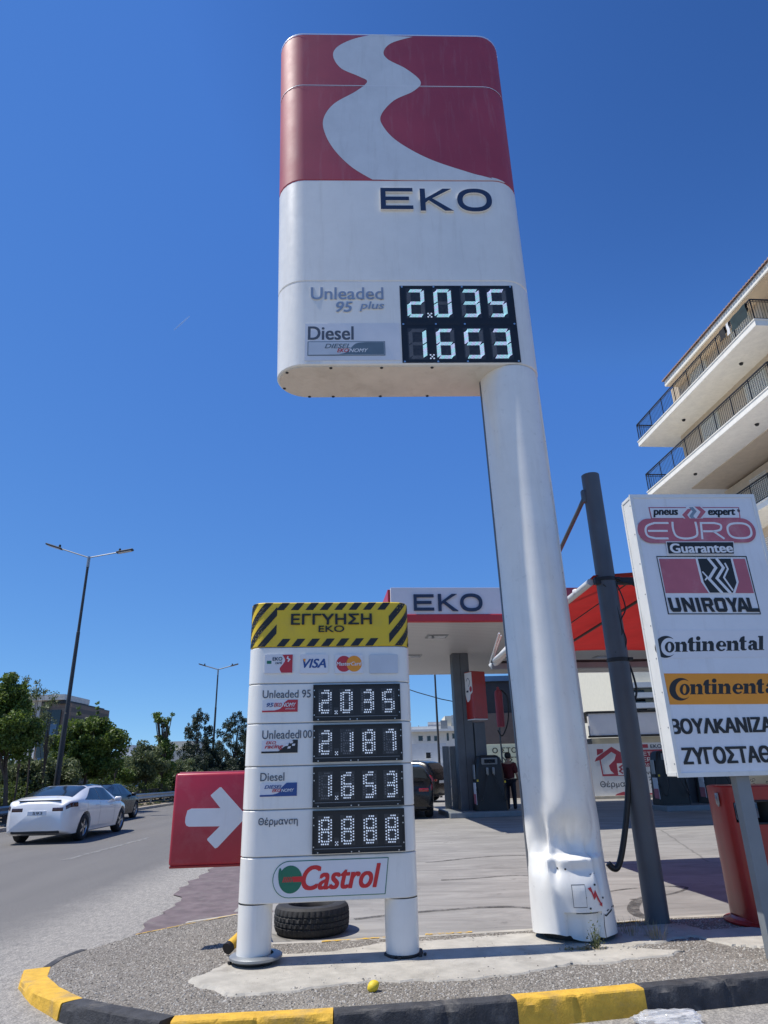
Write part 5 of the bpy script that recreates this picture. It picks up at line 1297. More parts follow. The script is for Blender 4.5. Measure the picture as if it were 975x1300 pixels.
# ================================================================== BEHIND THE STATION
def bbox(name, m, x0, x1, y0, y1, z0, z1, parent=None, bevel=0, origin=None):
    mb = MB(); mb.box(((x0+x1)/2, (y0+y1)/2, (z0+z1)/2), (x1-x0, y1-y0, z1-z0), bevel=bevel); return mb.build(name, m, parent, origin=origin)
def px_rect(x0, y0, x1, y1, Y):
    a = at(x0, (y0+y1)/2, Y); b = at(x1, (y0+y1)/2, Y); c = at((x0+x1)/2, y1, Y); d = at((x0+x1)/2, y0, Y); return a.x, b.x, c.z, d.z
def windows(parent, Y, rects, m='glass', d=.06, frame='bwhite'):
    for r_ in rects:
        x0, x1, z0, z1 = px_rect(*r_, Y); mb = MB(); mb.box(((x0+x1)/2, Y-d/2+.01, (z0+z1)/2), (x1-x0, d, z1-z0)); w = mb.build('window', frame, parent)
        mb = MB(); mb.box(((x0+x1)/2, Y-d-.004, (z0+z1)/2), ((x1-x0)*.88, .02, (z1-z0)*.9)); mb.build('pane', m, w)
# grey steel fence sheets
x0, x1, z0, z1 = px_rect(563, 947, 591, 1027, 23.6)
fn = thing('fence_panel', 'grey ribbed steel fence panel left of the canopy column', 'fence', ((x0+x1)/2, 23.6, gz(23.6)))
for i in range(3):
    mb = MB(); a = x0+(x1-x0)*i/3; b = x0+(x1-x0)*(i+1)/3; mb.box(((a+b)/2, 23.6+.03*(i % 2), (z1+gz(23.6))/2), (b-a-.02, .03, z1-gz(23.6)-.01*i), bevel=.004)
    for k in range(4): mb.box((a+(b-a)*(k+.5)/4, 23.57+.03*(i % 2), (z1+gz(23.6))/2), (.05, .03, z1-gz(23.6)-.1))
    mb.build('sheet', 'fencegrey', fn)
mb = MB(); mb.box((x1+.02, 23.55, (z1+.3)/2+.1), (.07, .07, z1-.1), bevel=.008); mb.build('post', 'canwhite', fn)
# dark workshop with a plant box and banner
x0, x1, z0, z1 = px_rect(598, 864, 724, 1010, 33)
wk = thing('workshop', 'charcoal workshop building with a blue roof edge and mauve lower wall', 'building', ((x0+x1)/2, 36, gz(33)))
bbox('upper_wall', 'darkwall', x0, x1, 33.1, 41, at(640, 905, 33).z, z1, wk); bbox('lower_wall', 'brownwall', x0+.01, x1-.01, 33.0, 40.9, gz(33), at(640, 905, 33).z, wk); bbox('roof_edge', 'bluglass', x0-.05, x1+.05, 32.95, 41.1, z1, z1+.25, wk)
x0, x1, z0, z1 = px_rect(615, 944, 700, 988, 31.5); bf = Frame((x0, 31.5, z0), 0)
bn_ = thing('wall_banner', 'pale green banner with dark capital letters behind the fuel pump', 'banner', ((x0+x1)/2, 31.55, z0))
mb = MB(); mb.box(((x0+x1)/2, 31.55, (z0+z1)/2), (x1-x0, .06, z1-z0), bevel=.006); mb.box((x0+.3, 31.62, (z0+gz(31))/2), (.06, .06, z0-gz(31))); mb.box((x1-.3, 31.62, (z0+gz(31))/2), (.06, .06, z0-gz(31))); mb.build('sheet', 'paleyellow', bn_)
mb = MB(); ptext(mb, bf, 'ΠΛΥΝΤΗΡΙΟ ΣΤΟ'[8:], (625, 949, 656, 956), .003, .004, .012); ptext(mb, bf, 'ΑΥΣΤ', (630, 961, 660, 968.5), .003, .004, .012); mb.build('lettering', 'black', bn_)
mb = MB(); c = at(634, 897, 26); mb.lathe([(0, 0), (.14, .02), (.15, .2), (.15, 1.2), (.13, 1.32), (.05, 1.38), (.05, 1.46), (0, 1.48)], (c.x, 26, c.z-.75), 18); rl = mb.build('hose_reel', 'maroon', smooth=40); tag(rl, 'dark red extinguisher cylinder hung up behind the box sign', 'extinguisher')
mb = MB(); mb.tube(spline([(c.x+.1, 25.9, c.z+.6), (c.x+.3, 25.85, c.z+.3), (c.x+.26, 25.85, c.z-.5), (c.x, 25.85, c.z-1.05), (c.x-.15, 25.9, c.z-.85)], 6), .025, 8); mb.build('hose', 'blackm', rl, smooth=60)
mb = MB(); mb.tube([(c.x, 26.1, c.z-.6), (c.x, 26.4, c.z-.6), (c.x, 26.4, gz(26))], .03, 8); mb.build('bracket', 'dgrey', rl)
# apartment block with a cluttered roof, low white wall, thin mast and wire
YB = 95
ab = thing('apartment_block', 'distant cream apartment block with tanks and aerials crowding its roof', 'building', (at(560, 940, YB).x, YB+6, gz(90)))
x0, x1, z0, z1 = px_rect(512, 922, 584, 975, YB); bbox('wall', 'bwhite', x0, x1, YB, YB+12, gz(90), z1, ab)
x0, x1, z0, z2 = px_rect(566, 908, 584, 930, YB); bbox('stair_tower', 'cream', x0, x1, YB+1, YB+7, z1-.2, z2, ab)
x0, x1, z0, z3 = px_rect(520, 926, 588, 930, YB); bbox('balcony_slab', 'bwhite', x0, x1, YB-1.2, YB, z3-.3, z3, ab)
windows(ab, YB, [(531, 934, 537, 941), (542, 934, 547, 941), (551, 934, 556, 941), (567, 930, 570, 941), (574, 931, 577, 938), (580, 931, 583, 940)])
mb = MB()
c = at(555, 923, YB); mb.tube([c+Vector((-1.2, 1, 0)), c+Vector((1.0, 1, 0))], .75, 16); mb.build('boiler', 'steel', ab, smooth=40)
mb = MB(); c = at(575.5, 908, YB); d = at(575.5, 922, YB); mb.tube([d, c], .28, 14); mb.build('chimney', 'steel', ab, smooth=40)
mb = MB()
for x, y0_, y1_ in ((531.5, 921, 929), (566, 911, 922), (541, 922, 930), (588, 921, 942)): mb.tube([at(x, y1_, YB+.3), at(x, y0_, YB+.3)], .06, 6)
for x0_, x1_, y_ in ((528, 552, 926.5), (577, 588, 920)): mb.tube([at(x0_, y_, YB+.5), at(x1_, y_-.8, YB+.5)], .05, 6)
c = at(563.5, 921, YB); mb.box(c, (.9, .6, 1.3)); c = at(584, 926, YB); mb.box(c, (1.2, .8, 1.2)); mb.build('aerials', 'postgrey', ab)
lw_ = thing('low_building', 'low pale blue-white building with one small window beyond parked cars', 'building', (at(540, 970, 55).x, 57, gz(55)))
x0, x1, z0, z1 = px_rect(515, 944, 567, 970, 55); bbox('wall', 'bgrey', x0, x1, 55, 60, gz(55), z1, lw_); windows(lw_, 55, [(540.5, 955, 547, 963)])
x0, x1, z0, z1 = px_rect(515, 969, 567, 974, 54.3); bbox('ledge', 'bwhite', x0, x1, 54, 54.98, z0, z1, lw_)
mb = MB(); b = at(560.5, 1020, 36); t_ = at(556.5, 838, 36); mb.tube([(b.x, 36, gz(36)), (b.x, 36, t_.z)], [.07, .045], 10)
mast = mb.build('mast', 'lampgrey', smooth=40); tag(mast, 'thin dark mast rising between the price board and the canopy column', 'mast')
mb = MB(); mb.tube([at(400, 830, 36.0), at(480, 862, 36.0), at(530, 879, 36.0), at(560, 887.5, 36.0), at(588, 893, 36.0), at(640, 902, 36.0)], .025, 6); w_ = mb.build('overhead_wire', 'blackm', smooth=60); tag(w_, 'single black wire sagging across the gap under the canopy', 'wire')
# right side: kiosk roof, oil banner fence, white block, far balconies
YK = 34
x0, x1, z0, z1 = px_rect(748, 906, 1100, 936, YK); kz1 = at(748, 906, YK).z; kz0 = at(748, 934, YK).z
kx0 = at(748, 920, YK).x; kx1 = at(1150, 880, YK).x
ki = thing('kiosk', 'low kiosk with a white band fascia edged in black', 'kiosk', ((kx0+kx1)/2, 38, gz(34)))
bbox('fascia', 'canwhite', kx0, kx1, YK, YK+.25, kz0, kz1, ki); bbox('roof', 'blackm', kx0-.06, kx1, YK-.08, YK+8, kz1+.003, kz1+.1, ki); bbox('lower_trim', 'blackm', kx0-.04, kx1, YK-.05, YK+.3, kz0-.09, kz0-.003, ki)
bbox('wall', 'cream', kx0+.2, kx1, YK+.6, YK+7.5, gz(34), kz0-.1, ki); bbox('window', 'glass', kx0+3.4, kx0+5, YK+.56, YK+.62, 1.4, 2.5, ki)
YB2 = 30
x0, x1, z0, z1 = px_rect(740, 944, 845, 1020, YB2); ob = thing('oil_banner', 'white and red heating oil banner on a fence with a red house logo', 'banner', ((x0+x1)/2, YB2+.1, gz(30)))
x0 = at(733, 980, YB2).x; x1 = at(846, 980, YB2).x; z1 = at(775, 944, YB2).z; zb_ = gz(30)+.12
mb = MB(); mb.box(((x0+x1)/2, YB2+.05, (zb_+z1)/2), (x1-x0, .06, z1-zb_)); mb.build('sheet', 'signwhite', ob)
hf = Frame((x0, YB2+.02, zb_), 0); H_ = lambda x, y: hf.uv(x, y); mb = MB()
put(mb, hf, [[H_(755, 967), H_(757, 962), H_(776, 948), H_(793, 958), H_(793, 985), H_(765, 985.5), H_(761, 965)], [H_(762.5, 965), H_(776, 954.5), H_(782, 958), H_(780, 965), H_(773, 972), H_(775, 978), H_(780, 982.5), H_(766, 983)]], .003, .004, 0)
put(mb, hf, [[H_(757.5, 951), H_(765.5, 951), H_(765.5, 955), H_(758, 959)]], .003, .004, 0)
put(mb, hf, [rect(*pxbox(hf, 784, 969, 793, 984))], .008, .003, 1); put(mb, hf, [thick([H_(791, 971), H_(786.5, 974), H_(789.5, 976.5), H_(786.5, 979), H_(791, 982)], .06)], .0115, .002, 0)
ptext(mb, hf, 'Θέρμανση', (762, 991, 812, 1001), .003, .004, .012, 0, 2)
put(mb, hf, [[H_(764, 1019), H_(775, 1016), H_(783, 1008), H_(792, 1005), H_(800, 1008), H_(845, 1006), H_(845, 1019)]], .003, .004, 0)
put(mb, hf, [rect(*pxbox(hf, 812, 951.5, 846, 973))], .003, .004, 0); put(mb, hf, [rect(*pxbox(hf, 815.5, 944.8, 822.5, 949.5))], .003, .004, 0)
ptext(mb, hf, 'EKO', (825.5, 945, 840, 949.5), .003, .004, .03, 0, 3)
ptext(mb, hf, 'ΠΕΤΡΕΛΑΙΟ', (810, 954, 858, 959), .008, .003, .02, 0, 1); ptext(mb, hf, 'ΘΕΡΜΑΝΣΗΣ', (810, 961, 862, 966.5), .008, .003, .02, 0, 1); ptext(mb, hf, 'λεπτά &', (818, 968, 838, 972), .008, .003, .01, 0, 1)
ptext(mb, hf, 'Διανομή', (808, 978, 838, 984.5), .003, .004, .02, 0, 2); ptext(mb, hf, 'τηλ.: 210', (800, 986, 838, 992), .003, .004, .02, 0, 2); ptext(mb, hf, '210', (826, 993.5, 840, 999.5), .003, .004, .02, 0, 2)
mb.build('banner_print', ['maroon', 'canwhite', 'greytext', 'navy'], ob)
bbox('kerb_wall', 'pad', x0-.2, x1+12, YB2-.15, YB2+.3, gz(30)-.1, zb_-.003, None); kw = [o for o in COL.objects if o.name.startswith('kerb_wall')][0]; struct(kw); kw.name = 'kerb_plinth'
YWb = 80
x0, x1, z0, z1 = px_rect(690, 868, 776, 960, YWb); wb = thing('office_block', 'white block with narrow upright windows seen past the grey pole', 'building', ((x0+x1)/2, YWb+8, gz(80)))
x0 = at(690, 900, YWb).x; x1 = at(777, 880, YWb).x; z1 = at(745, 867, YWb).z; bbox('wall', 'bgrey', x0, x1, YWb, YWb+14, gz(80), z1, wb); windows(wb, YWb, [(753, 878, 758.5, 891), (768, 877, 774, 890), (757, 900, 761.5, 910), (771.5, 900, 776, 910)], frame='brownwall')
mb = MB(); c = at(774, 868, YWb+3); mb.lathe([(0, 1.2), (.7, 1.0), (1.0, .3), (1.0, -2)], c, 16); mb.build('water_tank', 'cream', wb, smooth=40)
YF = 58
fb = thing('balcony_block', 'white block with stacked balcony bands behind the kiosk', 'building', (at(835, 880, YF).x, YF+6, gz(58)))
fx0 = at(778, 880, YF).x; fx1 = at(960, 870, YF).x
ztops = [at(815, y, YF).z for y in (866, 879, 892, 906, 920)]
bbox('wall', 'cream', fx0+.5, fx1, YF+1.5, YF+12, gz(58), at(790, 858, YF).z+3, fb)
for zt_ in ztops: bbox('balcony', 'bwhite', fx0+.8, fx1, YF, YF+1.5, zt_-.42, zt_, fb)
for zt_ in ztops[:-1]:
    for k in range(5): bbox('window', 'glass', fx0+1.6+k*2.4, fx0+3.2+k*2.4, YF+1.42, YF+1.52, zt_-2.0+.55, zt_-.5, fb)

# ================================================================== BALCONY BUILDING
Cn = Vector((14.78, 21.6, 0)); Cf = Vector((13.82, 32.0, 0)); bv = (Cf-Cn).normalized(); bu = Vector((bv.y, -bv.x, 0)); BL = (Cf-Cn).length
P_ = lambda a, b, z: Cn+bu*a+bv*b+Vector((0, 0, z))
apb = thing('apartment_building', 'cream apartment building with iron railed balconies and a tiled eave above the lightbox', 'building', P_(7, 5, .2))
mb = MB(); mb.box(P_(8.7, BL/2+.2, 17.4), (14, BL-2.8, 5.8), X=bu); mb.build('wall', 'plaster', apb); mb = MB(); mb.box(P_(9.6, BL/2+.2, 7.2), (12.4, BL-2.8, 14.3), X=bu); mb.build('wall', 'plaster', apb)
def scroll(mb, o, d):
    for s_, z in ((1, .28), (-1, .58), (1, .78)):
        pts_ = [o+d*(s_*.085*math.cos(t)*(1-t/9))+Vector((0, 0, z+.095*math.sin(t)*(1-t/9))) for t in np.linspace(0, 6.2, 12)]; mb.tube(pts_, .011, 4, cap=False)
for fl, zt_ in enumerate((17.8, 14.85, 11.9, 8.95, 5.9)):
    ia = 0 if fl < 2 else 1.75
    mb = MB(); mb.box(P_(7.0+ia/2, BL/2+.05, zt_-.155), (14.0-ia, BL, .30), X=bu, bevel=.01); mb.box(P_(7.0+ia/2, BL/2+.05, zt_-.02), (14.06-ia, BL+.06, .05), X=bu, bevel=.008); slab = mb.build('balcony_slab', 'concrete', apb)
    for k in range(2):
        mb = MB(); c = P_(.95+ia, 2.6+4.9*k, zt_-.33); mb.lathe([(.0, -.05), (.07, -.05), (.09, .02)], c, 10); mb.build('ceiling_lamp', 'iron', slab)
    if fl < 3:
        mb = MB(); zr0, zr1 = zt_+.08, zt_+.98
        for (a0, b0, a1, b1) in ((.07+ia, .1, .07+ia, BL-.0), (.07+ia, .1, 9.0, .1), (.07+ia, BL-.0, 1.6+ia, BL-.0)):
            A_, B_ = P_(a0, b0, 0), P_(a1, b1, 0); d = (B_-A_).normalized(); L = (B_-A_).length
            for z, w in ((zr1, .05), (zr1-.1, .022), (zr0, .025)): mb.box((A_+B_)/2+Vector((0, 0, z)), (L, .045 if z == zr1 else .022, w), X=d)
            n = int(L/.125)
            for k in range(n+1):
                p = A_+d*L*k/n; thickb = k % 10 == 0
                w = .036 if thickb else .012
                mb.box(p+Vector((0, 0, (zr0+zr1)/2-.04)), (w, w, zr1-zr0+.06), X=d)
                if k % 10 == 5: scroll(mb, p, d)
        mb.build('railing', 'iron', apb)
    for k in range(2):
        mb = MB(); mb.box(P_(1.69+ia, 3.0+3.6*k, zt_+1.15), (.07, 1.5, 2.25), X=bu); dr = mb.build('balcony_door', 'cream', apb); mb = MB()
        for j in range(22): mb.box(P_(1.645+ia, 3.0+3.6*k, zt_+.2+j*.092), (.03, 1.3, .05), X=bu, Z=Vector((.25, 0, 1)).normalized())
        mb.build('shutter_slats', 'bwhite', dr)
ez, RA, BE = 20.0, .95, 8.5
mb = MB(); mb.box(P_(RA+7.6, (BE-1.2)/2, ez+.17), (15.2, BE+1.2, .30), X=bu, bevel=.01); mb.box(P_(RA+7.62, (BE-1.2)/2, ez+.005), (15.1, BE+1.1, .03), X=bu, mi=1)
rf = mb.build('roof', ['concrete', 'plaster'], apb)
mb = MB(); n = 52
for k in range(n):
    b_ = -1.15+(BE+1.2)*k/n+.1
    rows = []
    for a_ in (RA-.1, RA+1.1, RA+2.6):
        rows.append([P_(a_, b_+.085*math.cos(t), ez+.33+.085*math.sin(t)+(a_-RA+.1)*.22) for t in np.linspace(0, math.pi, 7)])
    mb.grid(rows); mb.add(rows[0], [tuple(range(7))])
mb.quad(P_(RA-.04, -1.1, ez+.325), P_(RA-.04, BE-.05, ez+.325), P_(RA+7, BE-.05, ez+1.8), P_(RA+7, -1.1, ez+1.8))
mb.build('roof_tiles', 'terracotta', rf, smooth=50)
def cloth_on_rail(label, b0, w, h, m):
    rows = []; z0_ = 18.8
    for i in range(9):
        f_ = i/8; rows.append([P_(.02-.015*math.sin(j*1.3+i*.5), b0+w*j/8+.02*math.sin(i), z0_-h*f_) for j in range(9)])
    rows2 = [[p+bu*.11+Vector((0, 0, 0)) for p in r_] for r_ in rows[:5]]
    mb = MB(); mb.grid(rows); mb.grid([rows[0], rows2[0]]); mb.grid(rows2); o = mb.build('towel', m, smooth=60, fixn=False); tag(o, label, 'laundry', 'laundry on the top balcony rail'); return o
cloth_on_rail('dark green cloth hung on the top balcony rail near its corner', .35, 1.05, .62, 'cloth1')
cloth_on_rail('narrow white cloth hung on the top balcony rail beside the green one', 1.55, .18, .55, 'cloth3')
cloth_on_rail('black crumpled cloth hung on the top balcony rail, farthest from the corner', 1.85, .4, .5, 'cloth2')

# ================================================================== SMALL THINGS ON THE GROUND
# worn tyre lying flat
tc3 = gp(394, 1180, 0); tc3 = Vector((-.90, 8.28, 0)); TR, TH = .405, .275
mb = MB(); rows = []; nT = 220
prof = [(.235, .03), (.26, .0), (.31, -.002), (.36, .004), (.388, .03), (.400, .06), (.404, .08), (.390, .085), (.390, .095), (.405, .10), (.406, .132), (.392, .136), (.392, .144), (.406, .148), (.405, .18), (.391, .185), (.391, .195), (.404, .20), (.400, .22), (.388, .25), (.36, .272), (.31, .277), (.26, .275), (.235, .245), (.225, .20), (.222, .14), (.225, .07), (.235, .03)]
for r_, h in prof:
    row = []
    for k in range(nT):
        t = 2*math.pi*k/nT; rr = r_
        if r_ > .398:
            band = int(h*100); ph = k+(h-.14)*260*(1 if h > .14 else -1)
            if (ph % 5.5) < 1.6: rr -= .009
        row.append(tc3+Vector((rr*math.cos(t), rr*math.sin(t), h+.004)))
    rows.append(row)
mb.grid(rows, 0, True); ty = mb.build('tyre', 'rubber', smooth=30); tag(ty, 'worn black car tyre lying flat behind the low price board', 'tyre')
# lemon
lc = gp(474, 1259, KT); mb = MB(); rows = []
for i in range(17):
    t = math.pi*i/16; x = -math.cos(t)*.041*(1+.13*abs(math.cos(t))**9); r_ = .034*math.sin(t)+.0005
    rows.append([Vector((lc.x, lc.y, KT+.033))+Vector((x*.85, x*.35, x*.4))+(Vector((-.4, .85, .1)).normalized()*math.cos(a)+Vector((-.35, -.2, .92)).normalized()*math.sin(a))*r_ for a in np.linspace(0, 2*math.pi, 24, endpoint=False)])
mb.grid(rows, 0, True); le = mb.build('lemon', 'lemon', smooth=60); tag(le, 'single yellow lemon lying on the gravel by the kerb', 'lemon')
# crumpled clear bag in the gutter
bg_c = gp(853, 1300, 0); bm = bmesh.new(); bmesh.ops.create_icosphere(bm, subdivisions=5, radius=1)
for v in bm.verts:
    p = v.co.copy(); k = 1+.35*mnoise.noise(p*1.7)+.22*abs(mnoise.noise(p*4.2))+.10*mnoise.noise(p*9)
    v.co = Vector((p.x*.21*k, p.y*.10*k, max(.003, .03+p.z*.045*k)))+Vector((bg_c.x, bg_c.y, 0))
mb = MB(); bm.verts.index_update(); mb.add([v.co.copy() for v in bm.verts], [[v.index for v in f.verts] for f in bm.faces]); bm.free()
pb_ = mb.build('plastic_bag', 'film', smooth=80, fixn=False); tag(pb_, 'crumpled clear plastic bag lying at the foot of the kerb', 'bag')
# weeds and dry grass
def blades(mb, c, n, h, spread, lean=.5, w=.004, mi=0):
    for _ in range(n):
        a = rng.uniform(0, 6.28); r_ = spread*math.sqrt(rng.random()); b = Vector((c[0]+r_*math.cos(a), c[1]+r_*math.sin(a), c[2])); hh_ = h*rng.uniform(.5, 1); l = Vector((math.cos(a), math.sin(a), 0))*lean*hh_*rng.uniform(.2, 1); s_ = Vector((-math.sin(a), math.cos(a), 0))*w
        m_ = b+l*.35+Vector((0, 0, hh_*.6)); t = b+l+Vector((0, 0, hh_)); mb.add([b-s_, b+s_, m_-s_*.8, m_+s_*.8, t], [(0, 1, 3, 2), (2, 3, 4)], mi)
def leaflets(mb, c, n, rx, ry, rz_, sz, mi=0):
    for _ in range(n):
        p = Vector((c[0]+rng.gauss(0, rx), c[1]+rng.gauss(0, ry), c[2]+abs(rng.gauss(0, rz_)))); a = Vector((rng.gauss(0, 1), rng.gauss(0, 1), rng.gauss(0, .6))).normalized(); b = a.cross(Vector((rng.gauss(0, 1), rng.gauss(0, 1), rng.gauss(0, 1)))).normalized(); s_ = sz*rng.uniform(.6, 1.3)
        mb.add([p-a*s_, p+b*s_*.45, p+a*s_, p-b*s_*.45], [(0, 1, 2, 3)], mi)
wc = gp(757, 1206, KT); mb = MB(); leaflets(mb, (wc.x, wc.y, KT+.015), 130, .03, .02, .075, .014); blades(mb, (wc.x, wc.y, KT), 30, .20, .03, .5, .0025); leaflets(mb, (wc.x-.12, wc.y-.03, KT+.008), 120, .075, .02, .014, .015, 1)
wd = mb.build('weed', ['weed', 'straw'], fixn=False); tag(wd, 'small green weed growing at the broken foot of the white pole', 'weed')
for i, (x, y, n, h) in enumerate(((800, 1187, 60, .13), (835, 1192, 70, .15), (812, 1176, 40, .10))):
    c = gp(x, y, KT); mb = MB(); blades(mb, (c.x, c.y, KT), n, h, .11, .7, .002); g_ = mb.build('dry_grass', 'straw', fixn=False)
    tag(g_, ['thin dry grass tuft close beside the white pole foot', 'widest dry grass tuft in the shade before the grey pole', 'small dry grass tuft at the left foot of the grey pole'][i], 'dry grass', 'dry grass on the island')

# ================================================================== CARS
def ip(tab, y, k=.07):
    xs, zs_ = [a for a, b in tab], [b for a, b in tab]
    return float(np.mean([np.interp(min(max(y+d, xs[0]), xs[-1]), xs, zs_) for d in (-k, -k/2, 0, k/2, k)]))
KINDS = {
 'fastback': dict(L=4.69, top=[(0, .98), (.04, 1.07), (.12, 1.115), (.42, 1.165), (.95, 1.30), (1.55, 1.42), (2.15, 1.445), (2.65, 1.42), (3.15, 1.25), (3.62, 1.00), (4.2, .87), (4.58, .72), (4.69, .55)],
   belt=[(0, .90), (.04, .97), (.12, 1.01), (.6, 1.03), (1.2, 1.0), (2.2, .95), (3.2, .92), (3.62, .90), (4.2, .80), (4.58, .66), (4.69, .50)],
   w=[(0, .74), (.06, .80), (.18, .865), (.45, .91), (1, .925), (3.6, .925), (4.2, .87), (4.55, .72), (4.69, .55)], rw=[(0, .58), (.12, .68), (.6, .70), (1.2, .64), (2.2, .60), (3.2, .66), (3.62, .74), (4.2, .70), (4.69, .45)],
   wheels=(.98, 3.86), side=((.86, 3.16), (1.62, 2.66)), rear=(.46, 1.48), glassroof=(1.58, 2.62), front=(2.70, 3.50), R=.345),
 'hatch': dict(L=4.2, top=[(0, .80), (.03, 1.02), (.10, 1.10), (.35, 1.36), (.6, 1.46), (1.3, 1.51), (2.1, 1.48), (2.6, 1.34), (3.1, 1.05), (3.7, .92), (4.1, .75), (4.2, .55)],
   belt=[(0, .74), (.03, .96), (.12, 1.02), (.6, 1.02), (2.2, .96), (3.1, .94), (3.7, .84), (4.1, .68), (4.2, .5)],
   w=[(0, .78), (.10, .85), (.4, .89), (3.2, .89), (3.7, .83), (4.1, .68), (4.2, .55)], rw=[(0, .66), (.12, .70), (.5, .66), (1.2, .62), (2.1, .61), (2.6, .65), (3.1, .74), (4.2, .45)],
   wheels=(.75, 3.35), side=((.62, 2.95), (.85, 2.30)), rear=(.13, .52), glassroof=None, front=(2.2, 3.0), R=.32),
 'suv': dict(L=4.55, top=[(0, .90), (.03, 1.15), (.12, 1.30), (.3, 1.58), (.55, 1.66), (1.4, 1.70), (2.3, 1.66), (2.8, 1.48), (3.3, 1.17), (4.0, 1.06), (4.45, .88), (4.55, .6)],
   belt=[(0, .84), (.03, 1.05), (.12, 1.12), (.6, 1.12), (2.4, 1.06), (3.3, 1.05), (4.0, .96), (4.45, .8), (4.55, .55)],
   w=[(0, .82), (.10, .88), (.4, .92), (3.4, .92), (4.0, .88), (4.45, .74), (4.55, .6)], rw=[(0, .70), (.12, .74), (.5, .70), (2.3, .67), (2.8, .70), (3.3, .78), (4.55, .5)],
   wheels=(.82, 3.62), side=((.5, 3.12), (.7, 2.55)), rear=(.14, .42), glassroof=None, front=(2.45, 3.2), R=.36)}
def make_car(label, kind, paint, loc, yaw, lamp='carred', plate=None, scale=1.0, rails=False, group=None):
    K = KINDS[kind]; t = thing('car', label, 'car', (0, 0, 0), group); L = K['L']
    def sec(y):
        w, zb_, rw, zt_ = ip(K['w'], y), ip(K['belt'], y), ip(K['rw'], y), ip(K['top'], y)
        zs_ = .20+.10*max(0, 1-y/.35)+.06*max(0, 1-(L-y)/.5); rw = min(rw, w*.96); zt_ = max(zt_, zb_+.012)
        e = max(0, 1-y/.09)**2*.085+max(0, 1-(L-y)/.10)**2*.10
        k_ = 1-e; zc = .66
        q_ = [(0, zs_), (.84*w, zs_), (.965*w, zs_+.10), (w, zs_+.52*(zb_-zs_)), (.972*w, zb_), (rw, zt_-.045-.02*(zt_-zb_)), (.58*rw, zt_-.008), (0, zt_)]
        return [(a*k_, zc+(b-zc)*k_) for a, b in q_]
    def P(y, a):
        S = sec(y); i = min(int(a), 6); f = a-i; q = [np.array(S[min(max(k, 0), 7)]) for k in (i-1, i, i+1, i+2)]
        if i == 6: q[3] = np.array([-S[6][0], S[6][1]])
        if i == 0: q[0] = np.array([-S[1][0], S[1][1]])
        v = .5*(2*q[1]+(q[2]-q[0])*f+(2*q[0]-5*q[1]+4*q[2]-q[3])*f*f+(3*q[1]-q[0]-3*q[2]+q[3])*f**3)
        return Vector((max(v[0], 0), y, v[1]))
    def N(y, a, sx):
        e = .02; p = P(min(y+e, L), a)-P(max(y-e, 0), a); r_ = P(y, min(a+.04, 7))-P(y, max(a-.04, 0)); n = p.cross(r_).normalized()
        if n.dot(P(y, a)-Vector((0, y, .75))) < 0: n = -n
        return n
    ctr = Vector((0, -L/2, 0))
    ysamp = sorted(set([0, .01, .03, .06, .1]+list(np.linspace(.15, L-.12, 58))+[L-.06, L-.03, L-.01, L]))
    asamp = list(np.linspace(0, 7, 43)); mb = MB(); rows = []
    for y in ysamp:
        h = [P(y, a) for a in asamp]; rows.append([p+ctr for p in h]+[Vector((-p.x, p.y, p.z))+ctr for p in h[-2:0:-1]])
    mb.grid(rows, 0, True); n = len(rows[0]); mb.add(rows[0], [tuple(range(n))[::-1]]); mb.add(rows[-1], [tuple(range(n))])
    body = mb.build('body', paint, t, smooth=55)
    cut = MB()
    for y in K['wheels']: cut.tube([(-1.2, y-L/2, K['R']), (-.66, y-L/2, K['R'])], K['R']+.055, 36); cut.tube([(.66, y-L/2, K['R']), (1.2, y-L/2, K['R'])], K['R']+.055, 36)
    co = cut.build('cutter', 'blackm', None, origin=(0, 0, 0))
    bm_ = body.modifiers.new('arch', 'BOOLEAN'); bm_.operation = 'DIFFERENCE'; bm_.object = co; bm_.solver = 'EXACT'
    me = bpy.data.meshes.new_from_object(body.evaluated_get(bpy.context.evaluated_depsgraph_get())); body.modifiers.clear(); body.data = me; me.name = 'body'
    while len(me.materials) > 1: me.materials.pop()
    bpy.data.objects.remove(co)
    def patch(mb, y0, y1, a0, a1, sx, off=.005, ny=10, na=6, mi=0, y0b=None, y1b=None):
        """y0..y1 at a0, y0b..y1b at a1"""
        y0b = y0 if y0b is None else y0b; y1b = y1 if y1b is None else y1b; rows = []
        for j in range(na+1):
            a = a0+(a1-a0)*j/na; f = j/na; r_ = []
            for i in range(ny+1):
                y = (y0+(y0b-y0)*f)+((y1+(y1b-y1)*f)-(y0+(y0b-y0)*f))*i/ny; p = P(y, a)+N(y, a, 1)*off; r_.append(Vector((p.x*sx, p.y, p.z))+ctr)
            rows.append(r_)
        mb.grid(rows, mi)
    (s0, s1), (u0, u1) = K['side']
    for sx in (-1, 1):
        m_ = (s0+s1)/2-.05
        for a, b, c, d in ((s0, m_-.012, u0, m_-.012), (m_+.012, s1, m_+.012, u1)):
            mb = MB(); patch(mb, a, b, 4.10, 4.86, sx, y0b=c, y1b=d); mb.build('side_window', 'glass', t, smooth=60, fixn=False)
        mb = MB(); patch(mb, .03, .42, 3.50 if kind != 'fastback' else 3.62, 3.96, sx, .006); mb.box(Vector((sx*ip(K['w'], .02)*.70, .012, ip(K['belt'], .03)-.10))+ctr, (.30, .03, .10), bevel=.012); mb.build('tail_lamp', lamp, t, smooth=50, fixn=False)
        mb = MB()
        for y in (s0+.18, m_, s1-.05): patch(mb, y-.005, y+.005, 2.2, 4.0, sx, .0025, 1, 10)
        mb.build('door_seam', 'blackm', t, fixn=False)
